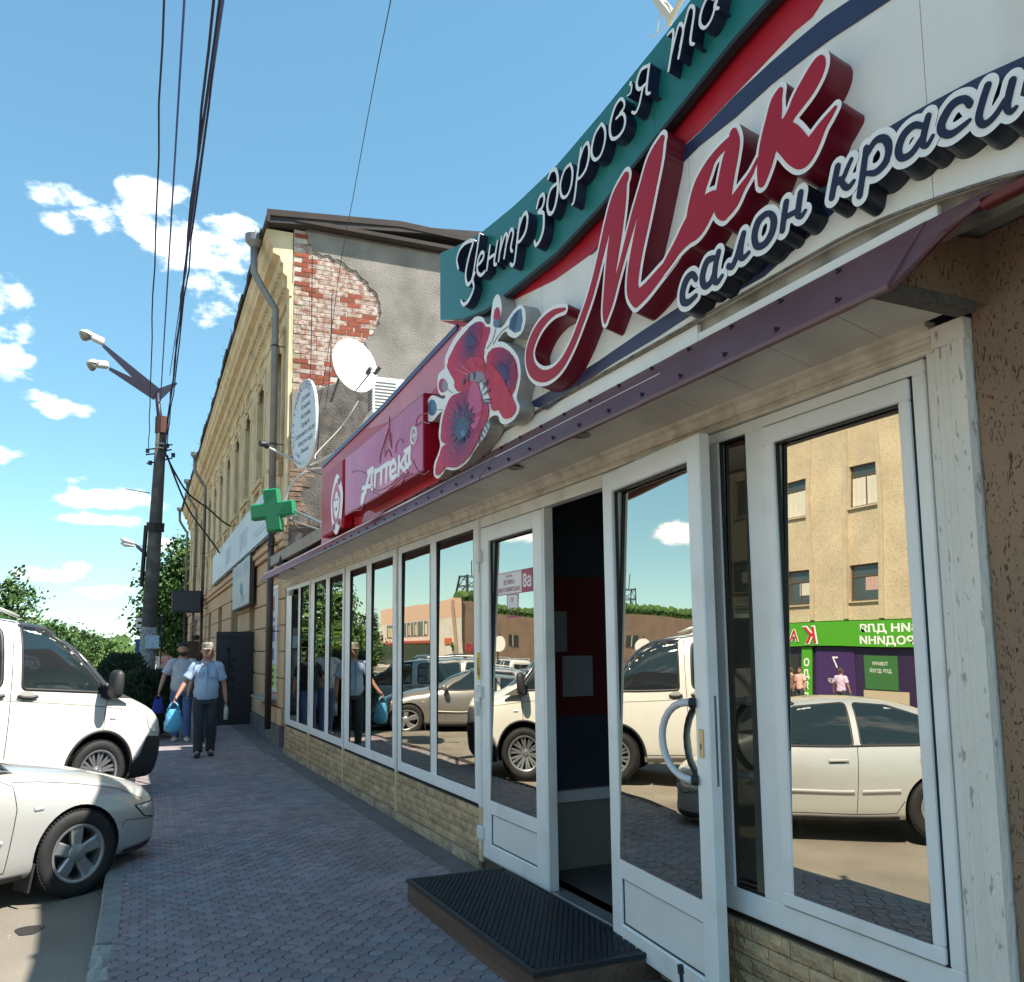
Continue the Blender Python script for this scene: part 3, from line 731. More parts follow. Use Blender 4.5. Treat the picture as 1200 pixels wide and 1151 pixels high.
while y < y1-.025:
    x = x0+.035+(px_/2 if k % 2 else 0)
    while x < x1-.02:
        b.lathe([(.0125, .121), (.0115, .135), (.0085, .135), (.0075, .121)], 7, c=(x, y, 0)); x += px_
    y += px_*.87; k += 1
b.build('mat_rings', mat('mat_rubber2', (.035, .038, .045), .45), step, fix=False, kind='stuff')
b = MB(); b.box(1.5, 2.4, 2.4, 3.66, -.02, .004); b.T = sk; b.build('concrete_pad', mat('concrete_pad', (.16, .15, .14), .9, var=.25, vscale=3, bump=.5), kind='structure')

# ---- soffit, canopy strip
M_SOF = mat('soffit_panel', (.66, .62, .55), .35, var=.06, vscale=3, dirt=(.36, .33, .28), dscale=4, damt=.4)
s = 13.55; k = 0; ZS = 2.632
while s > 1.87:
    s2 = max(1.86, s-(.335 if s < 8 else .335)); b = MB(FT)
    z0_, z1_ = 2.664, 2.742; b.add([(s2+.0015, .05, z0_), (s-.0015, .05, z0_), (s-.0015, .40, z1_), (s2+.0015, .40, z1_), (s2+.0015, .05, z0_+.012), (s-.0015, .05, z0_+.012), (s-.0015, .40, z1_+.012), (s2+.0015, .40, z1_+.012)], [(0, 3, 2, 1), (4, 5, 6, 7), (0, 1, 5, 4), (1, 2, 6, 5), (2, 3, 7, 6), (3, 0, 4, 7)]); b.build('soffit_panel', M_SOF, shop); s = s2
b = MB(FT); b.add([(1.865, .04, 2.685), (13.55, .04, 2.685), (13.55, .385, 2.765), (1.865, .385, 2.765)], [(0, 1, 2, 3)])
b.build('soffit_deck', mat('canopy_maroon', (.11, .02, .03), .5), shop)
M_LIN = mat('canopy_lining', (.32, .012, .014), .45, var=.15)
s = 13.5
while s > 1.9:
    s2 = max(1.87, s-.42); b = MB(FT); b.add([(s-.001, .488, 2.6035), (s2+.001, .488, 2.6035), (s2+.001, .398, 2.745), (s-.001, .398, 2.745), (s-.001, .484, 2.6035), (s2+.001, .484, 2.6035), (s2+.001, .392, 2.743), (s-.001, .392, 2.743)], [(0, 1, 2, 3), (7, 6, 5, 4), (0, 4, 5, 1), (0, 3, 7, 4), (1, 5, 6, 2)]); b.build('canopy_lining', M_LIN, shop); s = s2
b = MB(FT); b.box(1.79, 1.862, .06, .47, 2.628, 2.66, .004); b.build('soffit_end', mat('cement_edge', (.13, .115, .1), .95, var=.3, vscale=20, bump=.8), shop)
M_PURP = mat('canopy_strip', (.15, .058, .062), .42, var=.12, vscale=2, dirt=(.2, .12, .15), dscale=3, damt=.4, spec=.6)
def ztop(s): return 2.845 if s < 4.5 else 2.845-(s-4.5)*.014
cuts = [13.3, 11.2, 9.0, 6.9, 4.75, 3.0, 1.744]
for a, c in zip(cuts[:-1], cuts[1:]):
    b = MB(FT); lap = .012 if a < 13 else 0
    e = .003 if cuts.index(a) % 2 else 0
    A_ = a+lap; B_ = c
    b.add([(A_, .505+e, 2.603), (B_, .505+e, 2.603), (B_, .505+e, 2.618), (A_, .505+e, 2.618), (A_, .325+e, ztop(a)), (B_, .325+e, ztop(c)),
           (A_, .49, 2.603), (B_, .49, 2.603), (A_, .31, ztop(a)-.01), (B_, .31, ztop(c)-.01)],
          [(0, 1, 2, 3), (3, 2, 5, 4), (6, 7, 1, 0), (4, 5, 9, 8), (8, 9, 7, 6), (0, 3, 4, 8, 6), (1, 7, 9, 5, 2)])
    b.build('canopy_strip', M_PURP, shop)
# cut-back end of the strip and the thin red lip that carries on under the fascia
b = MB(FT)
b.add([(1.744, .505, 2.603), (1.744, .325, 2.845), (1.70, .47, 2.655), (1.645, .40, 2.75), (1.57, .345, 2.815), (1.45, .326, 2.84), (1.744, .49, 2.598), (1.70, .455, 2.65), (1.64, .385, 2.745), (1.56, .33, 2.81)],
      [(0, 2, 1), (2, 3, 1), (3, 4, 1), (4, 5, 1), (0, 6, 7, 2), (2, 7, 8, 3), (3, 8, 9, 4)])
b.build('canopy_strip', M_PURP, shop)
b = MB(FT); b.box(-6, 1.57, .30, .335, 2.795, 2.825, .004); b.add([(1.797, .485, 2.64), (1.744, .49, 2.60), (1.56, .33, 2.81), (1.45, .30, 2.80), (1.797, .33, 2.80)], [(0, 1, 2, 3, 4)])
b.build('canopy_lip', mat('canopy_red', (.16, .02, .018), .5, var=.2), shop)
# screws of the strip
me_s = None
b = MB(); b.lathe([(0, 0), (.011, 0), (.012, .004), (.006, .006), (.005, .013), (0, .013)], 8)
me_s = b.mesh('screw'); me_s.materials.append(mat('screw_metal', (.05, .02, .03), .4, metal=.5))
nrm = (FN*.242+Vector((0, 0, .18))).normalized()
s = 1.95; k = 0
while s < 12.8:
    for q in ((.14, s), (.86, s+.11)) if s < 9 else ((.45, s),):
        f_ = q[0]; n_ = .505+(.325-.505)*f_; z_ = 2.618+(ztop(q[1])-2.618)*f_
        o = link('screw', me_s, None, shop); o.location = W(q[1], n_+.002, z_+.002); o.rotation_euler = nrm.to_track_quat('Z', 'Y').to_euler()
    s += .27 if s < 9 else .3
# three downlights in the soffit
for s_, n_ in ((3.93, .27), (4.78, .25), (12.0, .25)):
    lt = thing('downlight', W(s_, n_, 2.62+.225*n_+.025), {3.93: 'round recessed downlight in the soffit nearest the big red letters', 4.78: 'round recessed downlight in the soffit above the closed door leaf', 12.0: 'round recessed downlight in the soffit near its far end'}[s_], 'light', 'downlights in the soffit')
    c_ = W(s_, n_, 2.62+.225*n_+.025)
    b = MB(); b.smooth = True; b.lathe([(.036, .0), (.036, -.004), (.052, -.006), (.056, 0)], 20, c=c_); b.build('rim', mat('light_rim', (.3, .28, .25), .3, metal=.8), lt)
    b = MB(); b.lathe([(0, .0), (.036, -.001)], 20, c=c_); b.build('lens', mat('light_lens', (.08, .08, .08), .2), lt)
# ================================================================== THE FASCIA SIGNS
NB = .32                                                  # the big board's face
def px_poly(pts, off): return [fpt(x, y, off) for x, y in pts]
def sheet(name, pts, n0, n1, m, parent, px=True):
    """a flat board or film cut to an outline, n0..n1 thick"""
    q = px_poly(pts, n1) if px else pts
    b = MB(FT); k = len(q)
    b.add([(s, n0, z) for s, z in q]+[(s, n1, z) for s, z in q], [tuple(range(k))[::-1], tuple(range(k, 2*k))]+[(i, (i+1) % k, k+(i+1) % k, k+i) for i in range(k)])
    return b.build(name, m, parent)
def crop(ox, oy, sc): return lambda p: (ox+p[0]/sc, oy+p[1]/sc)
M_WHITE = mat('board_white', (.84, .82, .78), .42, var=.06, vscale=2, dirt=(.45, .4, .33), dscale=3, damt=.35, dlo=.5, dhi=.8)
M_RED = mat('board_red', (.46, .012, .03), .38, var=.1, vscale=1.5, dirt=(.5, .06, .06), damt=.4, spec=.22)
M_NAVY = mat('board_navy', (.02, .028, .085), .4, var=.12)
M_TEAL = mat('board_teal', (.008, .16, .15), .35, var=.08, vscale=1.5)
M_BLACK = mat('board_black', (.012, .012, .015), .6)
M_EDGE = mat('board_edge', (.4, .38, .34), .6, dirt=(.08, .07, .06), dscale=8, damt=.9, dlo=.35)
fas = thing('fascia_sign', W(4, .3, 2.9), 'long white, red and navy fascia board curving over the shop windows', 'sign')
# board panels, butted with visible joints
top_px = [(515.6, 376), (542, 376), (570, 365), (604, 337), (653, 297), (708, 238), (785, 141), (860, 47), (900, 2)]
ts = [fpt(x, y, .34) for x, y in top_px]
def ztop_board(s):
    P = sorted(ts)
    if s <= P[0][0]: return P[0][1]+.03
    for a, c in zip(P[:-1], P[1:]):
        if a[0] <= s <= c[0]: return a[1]+(c[1]-a[1])*(s-a[0])/(c[0]-a[0])+.03
    return P[-1][1]
def zbot_board(s): return 2.945 if s > 2.1 else 2.945-.11*((2.1-s)/.7)**1.6 if s > 1.4 else 2.83
joints = [5.5, 4.25, 2.87, 1.72, .5, -.9, -2.3, -3.7]
for a, c in zip(joints[:-1], joints[1:]):
    ss = [a-.0015-(a-c-.003)*k/8 for k in range(9)]
    b = MB(FT); k = len(ss)
    vs = [(s, NB, zbot_board(s)) for s in ss]+[(s, NB, ztop_board(s)) for s in ss]+[(s, NB-.03, zbot_board(s)) for s in ss]+[(s, NB-.03, ztop_board(s)) for s in ss]
    fs = []
    for i in range(k-1): fs += [(i, i+1, k+i+1, k+i), (2*k+i, 3*k+i, 3*k+i+1, 2*k+i+1), (i, 2*k+i, 2*k+i+1, i+1), (k+i, k+i+1, 3*k+i+1, 3*k+i)]
    fs += [(0, k, 3*k, 2*k), (k-1, 3*k-1, 4*k-1, 2*k-1)]
    b.add(vs, fs); b.build('panel', M_WHITE, fas)
    # white flashing strip below, with its own joints, and the grimy gap between
    b = MB(FT); b.box(c+.0015, a-.0015, NB-.045, NB-.014, 2.835, min(zbot_board(a), zbot_board(c))-.012, .002) if min(zbot_board(a), zbot_board(c)) > 2.86 else None
    if b.v: b.build('flashing', M_WHITE, fas)
b = MB(FT); b.box(-3.7, 5.5, .24, NB-.032, 2.8, 3.5); b.box(-3.7, 5.2, .24, NB-.032, 3.5, 3.7); b.build('backing_frame', M_EDGE, fas)
# bottom trim bead
b = MB(FT); b.smooth = True; b.tube([(s, NB+.004, zbot_board(s)-.004) for s in [5.5-.1*k for k in range(80)]], .006, 5); b.build('bead', mat('bead', (.3, .27, .22), .6, dirt=(.04, .04, .04), dscale=20, damt=.9, dlo=.35), fas)
# printed films: red band, upper navy stripe, lower navy stripe
c4 = crop(820, 20, 4.795); c3 = crop(600, 120, 3.2885)
red_top = [(x, y) for x, y in top_px]
red = red_top+[(930, -32), (990, -40), (951, 20), (930, 37), (903, 66), (861, 110), (820, 153), (800, 171), (760, 212), (722, 262), (693, 297), (650, 328), (600.8, 352), (575, 362), (545, 384)]
sheet('red_band', red, NB-.001, NB+.004, M_RED, fas)
sheet('navy_stripe', [(692, 299), (722, 264), (760, 214), (800, 173), (820, 155), (861, 112), (903, 73), (930, 50), (966, 20), (1003, -5), (1060, -12), (1011.9, 20), (975, 44), (945, 66), (903, 99), (861.7, 137), (820, 170), (800, 190), (760, 229), (722, 272)], NB-.001, NB+.005, M_NAVY, fas)
low_top = [(617, 474), (655, 452), (700, 424), (752, 388), (795, 360), (840, 332), (890, 290), (940, 240), (985, 192), (1037, 151.6), (1066, 134), (1093, 119), (1145, 91), (1200, 66)]
low_bot = [(1200, 92), (1145, 118), (1093, 147), (1050, 176), (1000, 225), (950, 275), (895, 324), (845, 352), (805, 372), (770, 395), (718, 426), (655, 468), (640, 480)]
sheet('navy_stripe', low_top+low_bot, NB-.001, NB+.004, M_NAVY, fas)
# left, red part of the fascia
LB = [(515, 378), (537, 387), (500, 426), (450, 480), (380, 550), (377, 640), (420, 622), (520, 560), (600, 508), (622, 478), (622, 360), (575, 360), (545, 384)]
lz = lambda s: fpt(515, 378, NB)
b = MB(FT)
tl = [fpt(x, y, NB) for x, y in ((378, 549), (450, 479.5), (500, 426), (537, 387))]
bot = [(9.9, 2.79), (8, 2.80), (5.51, 2.83)]
poly = [(tl[0][0], tl[0][1])]+[(s, z) for s, z in tl[1:]]+[(5.503, tl[-1][1]+.01), (5.503, 2.83), (9.9, 2.79)]
sheet('red_panel', poly, NB-.03, NB, mat('panel_red', (.52, .015, .03), .3, var=.12, vscale=1.2, dirt=(.55, .12, .12), dscale=1, damt=.5, spec=.22), fas, px=False)
sheet('fading_print', [(6.6, 3.5), (5.55, 3.6), (5.51, 3.86), (6.2, 3.82), (7.2, 3.75), (8.0, 3.71)], NB+.0002, NB+.0015, mat('pink_fade', (.62, .16, .2), .35, var=.15, vscale=2), fas, px=False)
b = MB(FT); P3 = [(s, NB, z) for s, z in tl]
for a, c in zip(P3[:-1], P3[1:]):
    b.add([(a[0], NB-.05, a[2]), (c[0], NB-.05, c[2]), (c[0], NB+.012, c[2]), (a[0], NB+.012, a[2]), (a[0], NB-.05, a[2]+.045), (c[0], NB-.05, c[2]+.045), (c[0], NB+.012, c[2]+.045), (a[0], NB+.012, a[2]+.045)],
          [(0,1,2,3),(4,7,6,5),(3,2,6,7),(0,4,5,1),(1,5,6,2),(0,3,7,4)])
b.build('top_cap', mat('cap_navy', (.05, .04, .13), .35, metal=.3), fas)
b = MB(FT); b.box(5.6, 9.88, .0, NB-.032, 2.85, 3.60); b.build('backing_frame', mat('back_metal', (.30, .28, .26), .6, var=.2), fas)
b = MB(FT); b.box(9.88, 13.6, -.1, .10, 2.8, 3.02); b.build('roof_edge', mat('roof_edge', (.1, .07, .07), .8, var=.2), shop)
b = MB(FT); b.add([(9.88, .10, 2.78), (13.4, .10, 2.70), (13.4, .32, 2.70), (9.88, .32, 2.84)], [(0, 1, 2, 3)]); b.add([(9.88, -.3, 2.95), (13.5, -.3, 2.9), (13.5, .3, 2.74), (9.88, .33, 2.86)], [(0, 1, 2, 3)]); b.build('lean_to_roof', M_PURP, shop)
# teal board, standing proud of the big one
teal = thing('teal_sign', W(5, .38, 3.8), 'teal curved board with white script letters along the top of the shop front', 'sign')
tt = [(515.6, 297), (538, 287), (566, 271), (604, 240), (653, 193), (705, 132), (778, 42), (809, 1)]
tb = [(515.6, 375), (542, 374), (570, 363), (604, 335), (653, 295), (708, 236), (785, 139), (860, 45), (900, 0)]
T1 = [fpt(x, y, .38) for x, y in tt]; T2 = [fpt(x, y, .38) for x, y in tb]
T1 += [(2.3, 4.37), (1.6, 4.5), (.6, 4.68)]; T2 += [(1.6, 4.03), (.6, 4.12)]
def interp(P, s):
    P = sorted(P)
    for a, c in zip(P[:-1], P[1:]):
        if a[0] <= s <= c[0]: return a[1]+(c[1]-a[1])*(s-a[0])/(c[0]-a[0])
    return P[0][1] if s < P[0][0] else P[-1][1]
tj = [5.76, 3.02, .6]
for a, c in zip(tj[:-1], tj[1:]):
    ss = [a-.001-(a-c-.002)*k/24 for k in range(25)]; k = 25
    vs = [(s, .38, interp(T2, s)) for s in ss]+[(s, .38, interp(T1, s)) for s in ss]+[(s, .35, interp(T2, s)) for s in ss]+[(s, .35, interp(T1, s)) for s in ss]; fs = []
    for i in range(k-1): fs += [(i, i+1, k+i+1, k+i), (2*k+i, 3*k+i, 3*k+i+1, 2*k+i+1), (i, 2*k+i, 2*k+i+1, i+1), (k+i, k+i+1, 3*k+i+1, 3*k+i)]
    fs += [(0, k, 3*k, 2*k), (k-1, 3*k-1, 4*k-1, 2*k-1)]
    b = MB(FT); b.add(vs, fs); b.build('panel', M_TEAL, teal)
b = MB(FT)
for s0_ in [5.3-.05*k for k in range(94)]:
    s1_ = s0_-.05; z0_, z1_ = interp(T2, s0_), interp(T2, s1_)
    b.add([(s0_, .349, z0_-.028), (s1_, .349, z1_-.028), (s1_, .383, z1_-.0), (s0_, .383, z0_-.0), (s0_, .383, z0_-.022), (s1_, .383, z1_-.022)], [(3, 2, 5, 4), (4, 5, 1, 0)])
b.build('black_trim', M_BLACK, teal)

b = MB(FT)
for s0_ in [5.76-.05*k for k in range(103)]:
    s1_ = s0_-.05; z0_, z1_ = interp(T2, s0_)+.012, interp(T2, s1_)+.012
    b.add([(s0_, .26, z0_), (s1_, .26, z1_), (s1_, .349, z1_), (s0_, .349, z0_)], [(0, 1, 2, 3)])
b.build('sun_gap_filler', M_BLACK, teal)  # hidden shelf added behind the teal board to stop sun through the gap

def letter(thingp, name, strokes, cr, rs, h, levels, n0, n1, mats, scale=None, face=None, order=None):
    """strokes in crop pixels (x, y, r); mats = (front, side); levels [outer] or [outer, inner]"""
    st = []
    ax = sum(p[0] for q in strokes for p in q)/sum(len(q) for q in strokes); ay = sum(p[1] for q in strokes for p in q)/sum(len(q) for q in strokes)
    X, Y = cr((ax, ay)); P = hit(X, Y, F0+FN*n1, FN); dep = project(P)[2]
    k = rs*dep/FOC
    for q in strokes:
        q = smooth_stroke(q, 5) if len(q) > 2 else q; row = []
        for x, y, r in q:
            s_, z_ = fpt(*cr((x, y)), n1); row.append((-s_, z_, max(.002, r*k)))
        st.append(row)
    shp = field_shape(st, h, levels)
    b = MB(FT); solid_glyph(b, shp[0], lambda u, v, n: (-u, n, v), n0, n1, drop=.25*(n1-n0))
    o = b.build(name, list(mats), thingp, fix=False)
    if face is not None and len(shp) > 1:
        b = MB(FT); solid_glyph(b, shp[1], lambda u, v, n: (-u, n, v), n1-.001, n1+.004, 0, 0); b.build('letter_face', face, o, fix=False)
    return o
# ---- white script on the teal board
M_LW = mat('letter_white', (.88, .87, .85), .4, var=.04); M_LN = mat('letter_navy_side', (.012, .018, .05), .35)
k1 = crop(480, 200, 5.755); k2 = crop(640, 0, 4.604)
script = [
 (k1, [[(328,660,8),(318,600,8),(340,530,8),(382,485,8),(428,476,9),(405,560,9),(378,690,9),(388,765,9),(420,735,8),(445,600,8),(470,432,9)],[(440,690,7),(425,735,8),(432,790,8),(400,870,9),(365,903,9),(347,878,8)]]),
 (k1, [[(458,640,7),(492,600,8),(500,560,8),(482,555,8),(460,610,8),(457,680,8),(480,705,8),(507,680,7)]]),
 (k1, [[(542,508,8),(520,668,8)],[(528,598,7),(568,568,7)],[(592,480,8),(570,620,8),(585,632,7)]]),
 (k1, [[(620,450,8),(600,607,8)],[(610,545,6),(640,440,8),(656,432,8),(655,470,8),(637,588,8)],[(645,525,6),(678,408,8),(695,400,8),(698,430,8),(682,520,8),(692,545,7)]]),
 (k1, [[(745,325,8),(728,450,9),(708,610,8),(692,640,8),(680,628,7)],[(728,420,7),(760,315,8),(785,285,9),(795,330,9),(780,415,9),(742,478,7),(725,472,6)]]),
 (k1, [[(857,250,8),(875,185,8),(900,160,8),(908,195,9),(893,250,8),(868,280,8),(900,285,9),(905,330,9),(900,400,10),(880,465,9),(852,503,9),(842,478,8)]]),
 (k1, [[(935,52,8),(955,5,8),(985,-5,9),(1000,60,10),(995,170,10),(970,270,9),(940,288,9),(928,225,9),(950,130,8),(990,88,7)]]),
 (k2, [[(130,885,7),(98,920,7),(76,1000,8),(85,1060,8),(112,1056,7),(135,1000,8),(142,925,8),(130,885,7)]]),
 (k2, [[(188,800,7),(170,930,8),(152,1075,8),(140,1103,6)],[(172,895,6),(200,800,7),(225,772,8),(232,830,9),(215,910,8),(180,962,6),(168,955,6)]]),
 (k2, [[(298,668,7),(262,728,8),(244,818,9),(262,862,8),(295,835,7),(317,757,8),(316,695,8),(298,668,7)]]),
 (k2, [[(378,640,6),(410,612,7),(426,640,8),(418,695,8),(385,740,8),(352,745,8),(344,680,9),(368,585,8),(400,535,7),(420,548,7),(420,580,7),(398,612,6)]]),
 (k2, [[(455,452,10)],[(462,462,6),(456,500,5),(436,518,3)]]),
 (k2, [[(556,350,8),(545,440,8),(542,500,8),(560,503,6)],[(556,352,7),(512,378,8),(488,450,9),(503,482,8),(545,445,7)],[(520,480,7),(502,565,7),(482,608,7),(463,605,6)]]),
 (k2, [[(655,188,6),(685,165,8),(680,250,8),(660,380,8)],[(672,310,6),(712,145,8),(735,138,8),(738,180,8),(714,312,8)],[(722,250,6),(765,60,8),(790,35,8),(798,70,8),(778,220,8),(798,238,6)]]),
 (k2, [[(905,-5,7),(870,-10,8),(838,60,9),(830,128,9),(855,150,8),(890,105,8),(920,10,8),(935,-45,8)],[(932,-40,8),(908,35,8),(930,45,7)]]),
]
for li, (cr, st) in enumerate(script): letter(teal, 'letter', st, cr, .27, .0035, [0], .38, .437+.0012*(li % 2), (M_LW, M_LN))
# the next word, only its beginning reaches into the picture's upper edge
# ---- big crimson word
mak = thing('cursive_word_sign', W(3.2, .4, 3.0), 'big crimson cursive word of three letters with white outline on the fascia', 'sign')
M_SIDE = mat('letter_side_red', (.16, .008, .022), .3, var=.08, dirt=(.10, .01, .02), damt=.5); M_FACE = mat('letter_face_red', (.42, .016, .038), .45, var=.05, spec=.2)
k3 = crop(600, 120, 3.2885); k4 = crop(820, 20, 4.795)
Ms = [[(205,797,4),(160,812,9),(115,855,15),(82,915,20),(68,975,22),(80,1030,20),(115,1055,17),(155,1045,15),(195,1005,14),(235,930,13),(270,840,13),(300,755,13),(325,665,13),(350,560,14),(375,460,18),(405,370,24),(438,292,14)],
      [(440,280,4),(425,325,20),(415,400,27),(402,500,28),(388,600,26),(373,720,20),(363,800,14),(360,845,5)],
      [(362,838,5),(383,770,9),(403,690,10),(423,620,9),(447,530,11),(475,430,14),(508,330,18),(543,225,22),(578,145,10)],
      [(582,138,4),(560,225,18),(532,340,24),(508,450,26),(485,560,25),(470,650,24),(466,720,22),(482,758,19)],
      [(482,758,19),(520,722,17),(570,662,14),(620,602,11),(660,540,12),(690,495,15)]]
letter(mak, 'letter', Ms, k3, .50, .005, [.021, 0], NB, .415, (M_LW, M_SIDE), face=M_FACE)
As = [[(-191,1400,14),(-118,1285,22),(-60,1200,34),(-15,1150,42),(30,1085,36),(70,1035,24)],
      [(-45,1200,26),(-28,1085,28),(0,965,27),(35,880,22),(75,800,13),(130,735,11),(178,695,12)],
      [(190,655,12),(190,720,22),(172,800,28),(152,900,29),(135,1000,30),(128,1060,27),(142,1090,22)],
      [(20,1090,28),(70,1050,20),(120,1000,16)],
      [(140,1095,20),(192,1040,18),(240,960,11),(288,885,7),(330,800,5)]]
letter(mak, 'letter', As, k4, .50, .005, [.019, 0], NB, .4175, (M_LW, M_SIDE), face=M_FACE)
Ks = [[(452,420,10),(430,480,20),(418,560,27),(402,650,32),(385,740,32),(367,840,26),(352,925,14)],
      [(680,235,8),(660,295,26),(615,380,30),(565,460,26),(520,540,18),(480,610,18)],
      [(440,650,30),(500,690,36),(550,745,36),(590,775,30),(635,715,24),(688,620,14),(730,560,9),(765,508,4)]]
letter(mak, 'letter', Ks, k4, .50, .005, [.018, 0], NB, .4195, (M_LW, M_SIDE), face=M_FACE)
# ---- navy lettering on white
sal = thing('lower_sign', W(2.4, .4, 3.0), 'navy italic letters with white outline and black sides below the big red word', 'sign')
k5 = crop(780, 180, 5.232); k6 = crop(950, 30, 4.604)
M_NFACE = mat('letter_face_navy', (.018, .024, .06), .45, spec=.25); M_BSIDE = mat('letter_side_black', (.010, .013, .022), .3)
lowl = [
 (k5, [[(190,770,10),(165,742,11),(130,775,14),(106,850,14),(110,908,13),(142,912,11),(188,872,8)]]),
 (k5, [[(300,640,9),(255,665,13),(228,755,14),(240,812,12),(275,795,10),(300,735,10)],[(327,605,11),(308,690,12),(302,775,12),(322,788,9),(350,748,6)]]),
 (k5, [[(388,692,11),(412,690,11),(440,625,10),(462,545,10),(478,495,9)],[(480,492,11),(465,570,12),(462,630,12),(480,640,9),(515,605,6)]]),
 (k5, [[(615,372,10),(570,420,14),(547,505,14),(562,568,12),(610,555,12),(652,490,14),(666,415,14),(648,372,10),(615,372,10)]]),
 (k5, [[(742,300,12),(728,390,12),(718,470,12)],[(735,392,9),(820,348,9)],[(830,243,12),(816,340,12),(815,380,11),(836,384,8),(860,350,6)]]),
 (k6, [[(148,762,12),(132,840,12),(116,928,12)],[(150,850,8),(180,818,9),(200,770,8),(222,722,7)],[(160,830,9),(185,868,11),(208,873,9),(236,838,6)]]),
 (k6, [[(302,662,11),(285,790,12),(266,918,12)],[(302,705,8),(350,625,11),(400,612,13),(425,660,14),(408,735,13),(355,792,11),(305,798,8)]]),
 (k6, [[(610,545,9),(560,540,12),(505,590,14),(476,670,14),(492,715,12),(545,692,11),(595,620,10)],[(637,490,11),(615,580,12),(607,640,11),(630,648,8),(662,595,6)]]),
 (k6, [[(862,425,13),(830,398,12),(765,430,15),(712,520,16),(712,575,14),(765,585,12),(862,512,7)]]),
 (k6, [[(958,325,13),(930,410,13),(910,500,13),(938,535,12),(995,490,10),(1050,405,9)],[(1092,298,13),(1070,390,13),(1062,445,12),(1082,468,9),(1112,440,6)]]),
]
for li, (cr, st) in enumerate(lowl): letter(sal, 'letter', st, cr, .36, .004, [.021, 0], NB, .395+.0017*(li % 2), (M_LW, M_BSIDE), face=M_NFACE)

# ---- poppy emblem
pop = thing('poppy_emblem', W(5, .4, 3.2), 'large cut-out sign of magenta poppies with buds between the red panel and the big letters', 'sign')
k7 = crop(490, 340, 5.007)
M_PSIDE = mat('emblem_side', (.42, .41, .4), .4, var=.15, dirt=(.2, .19, .18), dscale=9, damt=.5)
out7 = [(465,20),(482,40),(492,100),(480,180),(468,228),(500,212),(530,160),(570,105),(605,82),(628,115),(632,180),(612,250),(570,285),(530,270),(515,238),(488,262),(462,305),(500,302),(550,338),(590,395),(602,470),(598,540),(580,612),(577,640),(596,680),(590,720),(560,765),(510,792),(480,777),(470,735),(440,735),(412,758),(422,795),(400,850),(352,910),(320,960),(290,1010),(240,1048),(200,1060),(160,1048),(145,1080),(115,1110),(90,1090),(92,1020),(118,960),(132,910),(118,850),(130,760),(142,708),(112,735),(90,768),(60,775),(45,730),(52,650),(80,613),(120,630),(150,642),(165,617),(130,620),(112,580),(115,500),(135,475),(158,462),(155,400),(190,320),(240,240),(300,190),(340,152),(380,158),(395,195),(424,205),(430,120),(442,50)]
def round_px(pts, it=2):
    for _ in range(it):
        q = []
        for i in range(len(pts)):
            a, c = pts[i], pts[(i+1) % len(pts)]; q += [(a[0]*.78+c[0]*.22, a[1]*.78+c[1]*.22), (a[0]*.22+c[0]*.78, a[1]*.22+c[1]*.78)]
        pts = q
    return pts
out7 = round_px(out7, 1)
sheet('emblem_board', [k7(p) for p in out7], NB, .42, [M_PSIDE], pop)
o = [c for c in pop.children][-1]
sheet('emblem_face', [k7((350+(x-350)*1.0, y)) for x, y in out7], .4203, .4215, M_LW, pop)
def round_px(pts, it=2):
    for _ in range(it):
        q = []
        for i in range(len(pts)):
            a, c = pts[i], pts[(i+1) % len(pts)]; q += [(a[0]*.78+c[0]*.22, a[1]*.78+c[1]*.22), (a[0]*.22+c[0]*.78, a[1]*.22+c[1]*.78)]
        pts = q
    return pts
def frilly(pts):
    pts = round_px(pts, 2); r_ = random.Random(len(pts)); return [(x+r_.uniform(-2.2, 2.2), y+r_.uniform(-2.2, 2.2)) for x, y in pts]
def petal(name, pts, m, lay): return sheet(name, [k7(p) for p in (frilly(pts) if name == 'petal' else pts)], .4217+.0016*lay, .4228+.0016*lay, m, pop)
PM = [mat('petal_a', (.50, .014, .075), .4, var=.18, vscale=9, spec=.22), mat('petal_b', (.56, .018, .05), .4, var=.18, vscale=9, spec=.22), mat('petal_c', (.3, .04, .14), .4, var=.25, vscale=12, spec=.22), mat('petal_dark', (.07, .035, .12), .4, var=.25, vscale=12, spec=.22),
      mat('petal_light', (.58, .09, .22), .4, var=.15, vscale=9, spec=.22), mat('petal_navy', (.02, .04, .1), .4, var=.2, vscale=12), mat('bud_blue', (.06, .16, .27), .4, var=.2, vscale=12)]
